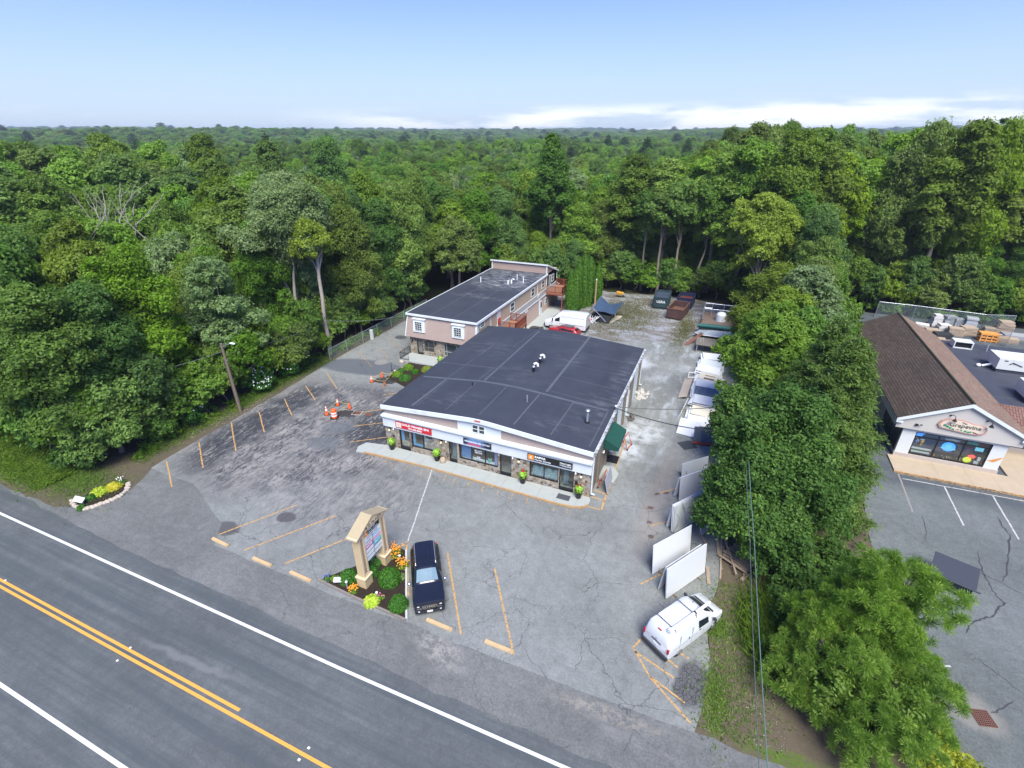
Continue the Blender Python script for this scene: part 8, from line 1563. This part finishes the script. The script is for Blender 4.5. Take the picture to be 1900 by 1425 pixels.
# dead trees
def dead(x, y, H, seed, label, lean=(0, 0)):
    g = random.Random(seed); r = thing('dead_tree', label, 'tree', (x, y, 0)); w = MB()
    def br(p, d, l, rad, lv):
        q = p+d*l*.5+Vector((g.uniform(-.1, .1), g.uniform(-.1, .1), 0))*l; e = q+(d+Vector((g.uniform(-.25, .25), g.uniform(-.25, .25), .08))).normalized()*l*.5; w.tube([p, q, e], [rad, rad*.75, rad*.5], 6)
        if lv > 0:
            for _ in range(3): br(q.lerp(e, g.random()), (d+Vector((g.uniform(-.9, .9), g.uniform(-.9, .9), g.uniform(-.1, .5)))).normalized(), l*g.uniform(.45, .7), rad*.5, lv-1)
    p = Vector((0, 0, 0)); t = Vector((lean[0], lean[1], H*.55)); w.tube([p, t*.5, t], [.3, .24, .18], 8)
    for _ in range(5): br(t*g.uniform(.7, 1), Vector((g.uniform(-.8, .8), g.uniform(-.8, .8), g.uniform(.5, 1.2))).normalized(), H*.32, .13, 2)
    w.build('trunk', M_barkw, r)
dead(-66, 36.5, 20, 5, 'bare dead tree with whitish branches rising from the left woods'); dead(-69, 31.0, 18.5, 8, 'second bare dead tree leaning left beside the whitish one', (-3.5, -2))
dead(-47.5, 58, 15, 9, 'dead grey snag sticking out of the woods above the fence'); dead(-52, 98, 19.5, 12, 'bare pale tree deep in the woods above the rear building')
hero('tree', 'tall lone tapering tree breaking the skyline behind the rear building', -30.5, 90, 4.6, 25.6, 8, 90, (.7, 1.3), .3, M_leafd, 480, .18, 160, None, 9, shape=3.0, nb=8)
for (x, y, H_, k) in ((-104, 62, 27.5, 'farthest left'), (-101, 69, 27, 'just right of the farthest left one'), (-92, 72, 27.5, 'in the middle of the left skyline'), (-84, 78, 26.5, 'right of the middle one on the left skyline'), (-85, 96, 27, 'at the right end of the left skyline'), (14, 104, 27.5, 'on the right skyline')): put((T1, A2, T0, A0, T1, T2)[int(abs(x*7)) % 6], x, y, H_-2.4, 5.0, g.uniform(0, 6), 'tall tree poking above the canopy, '+k)
# planting under the sign
def clipped(x, y, R_, label, seed, mat=M_shr, H=None, dens=1500, s=.055, cat='shrub', name='round_shrub', grp=None, z=.05):
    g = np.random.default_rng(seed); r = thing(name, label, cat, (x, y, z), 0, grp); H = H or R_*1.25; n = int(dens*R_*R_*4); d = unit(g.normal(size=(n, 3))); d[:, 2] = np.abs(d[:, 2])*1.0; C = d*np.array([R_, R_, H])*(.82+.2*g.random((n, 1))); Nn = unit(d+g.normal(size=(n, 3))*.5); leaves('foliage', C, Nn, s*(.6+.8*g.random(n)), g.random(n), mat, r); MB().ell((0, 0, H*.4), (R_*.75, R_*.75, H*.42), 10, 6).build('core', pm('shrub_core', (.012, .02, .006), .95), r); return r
for i, (px, py, R_, lb) in enumerate(((648, 1070, .58, 'round clipped shrub left of the near sign pillar'), (690, 1060, .48, 'round clipped shrub between the two sign pillars'), (724, 1072, .72, 'largest round clipped shrub right of the near pillar'), (740, 1120, .60, 'round clipped shrub at the front right corner of the bed'), (700, 1040, .4, 'small clipped shrub beside the far sign pillar'))):
    q = P(px, py+6); clipped(q.x, q.y, R_, lb, 120+i)
def tufty(px, py, R_, n, mat, label, seed, H=.35, fl=None, nf=0, s=.09, name='plant', grp=None):
    q = P(px, py); g = random.Random(seed); r = thing(name, label, 'plant', (q.x, q.y, .05), 0, grp); gg = np.random.default_rng(seed); k = n; d = unit(gg.normal(size=(k, 3))); d[:, 2] = np.abs(d[:, 2])*.9; C = d*np.array([R_, R_, H])*(.4+.6*gg.random((k, 1))); leaves('foliage', C, unit(d*.5+np.array([0, 0, .8])+gg.normal(size=(k, 3))*.4), s*(.6+.8*gg.random(k)), gg.random(k), mat, r)
    if fl:
        w = MB()
        for _ in range(nf): c = Vector((g.gauss(0, R_*.5), g.gauss(0, R_*.5), H*g.uniform(.7, 1.25))); w.ell(c, (.045, .045, .03), 6, 4)
        w.build('flowers', fl, r)
M_fo = pm('orange_petal', (.75, .30, .02), .6, .1); M_fp = pm('pink_petal', (.75, .15, .35), .6)
tufty(690, 1118, .5, 520, M_hos, 'yellow green hosta in front of the near sign pillar', 130, .42, s=.11, name='hosta')
tufty(732, 1030, .55, 500, M_leafl, 'bed of orange flowers behind the far sign pillar', 131, .5, M_fo, 120, .06, 'flower_clump'); tufty(748, 1052, .4, 300, M_leafl, 'orange flowers along the kerb by the dark car', 132, .45, M_fo, 70, .06, 'flower_clump'); tufty(656, 1098, .3, 260, M_leafl, 'small clump of orange flowers left of the hosta', 133, .35, M_fo, 45, .05, 'flower_clump'); tufty(708, 1110, .22, 150, M_leafl, 'single pink bloom beside the hosta', 134, .3, M_fp, 5, .06, 'flower_clump')
tufty(608, 1076, .3, 260, M_leafm, 'blue green plant at the left tip of the sign bed', 135, .3, pm('blue_petal', (.12, .16, .5), .6), 12, .06, 'flower_clump'); tufty(622, 1076, .25, 200, M_leafl, 'low leafy plant near the left tip of the sign bed', 136, .3); tufty(745, 1072, .25, 200, M_leafs, 'grey leaved plant along the kerb of the sign bed', 137, .25)
for i, (px, py, R_, mt, lb) in enumerate(((185, 915, .62, M_hos, 'yellow green hosta in the entrance flower bed'), (212, 905, .6, leafmat('gold_hosta', (.38, .36, .03), (.6, .55, .08)), 'golden hosta at the right of the entrance flower bed'), (226, 897, .3, M_leafm, 'dark leaved plant with white flowers in the entrance bed'), (170, 925, .3, M_shr, 'small green plant in the entrance flower bed'), (152, 945, .28, M_shr, 'small green plant in front of the white board'))): tufty(px, py, R_, int(1300*R_), mt, lb, 140+i, .4, M_petal if i == 2 else None, 14, .11, 'hosta' if i < 2 else 'plant')
for i, (px, py, R_, lb, mt) in enumerate(((737, 697, .55, 'rounded light green shrub at the tip of the patio bed', M_leafl), (752, 704, .6, 'low dark green shrub in the patio bed', M_shr), (758, 684, .55, 'bright green shrub in the middle of the patio bed', M_leafl), (770, 692, .45, 'small mid green shrub in the patio bed', M_shr), (792, 688, .55, 'shrub with reddish tips beside the plaza roof', M_leafy), (744, 690, .4, 'small clipped shrub between the light green ones', M_shr))): q = P(px, py); clipped(q.x, q.y, R_*1.15, lb, 150+i, mt, R_*.9, 900, .08)
# ================================================================ air
hv = bpy.data.materials.new('air'); hv.use_nodes = True; hn = hv.node_tree
for q in list(hn.nodes):
    if q.type != 'OUTPUT_MATERIAL': hn.nodes.remove(q)
pv = hn.nodes.new('ShaderNodeVolumePrincipled'); pv.inputs['Color'].default_value = (.80, .90, 1, 1); pv.inputs['Density'].default_value = .00022; pv.inputs['Anisotropy'].default_value = .2
hn.links.new(pv.outputs[0], [q for q in hn.nodes if q.type == 'OUTPUT_MATERIAL'][0].inputs['Volume'])
hz_ = MB().box(-3900, 3900, -600, 3900, -14, 62).build('haze', hv); hz_['kind'] = 'stuff'; hz_['label'] = 'thin bluish air softening the far woods'
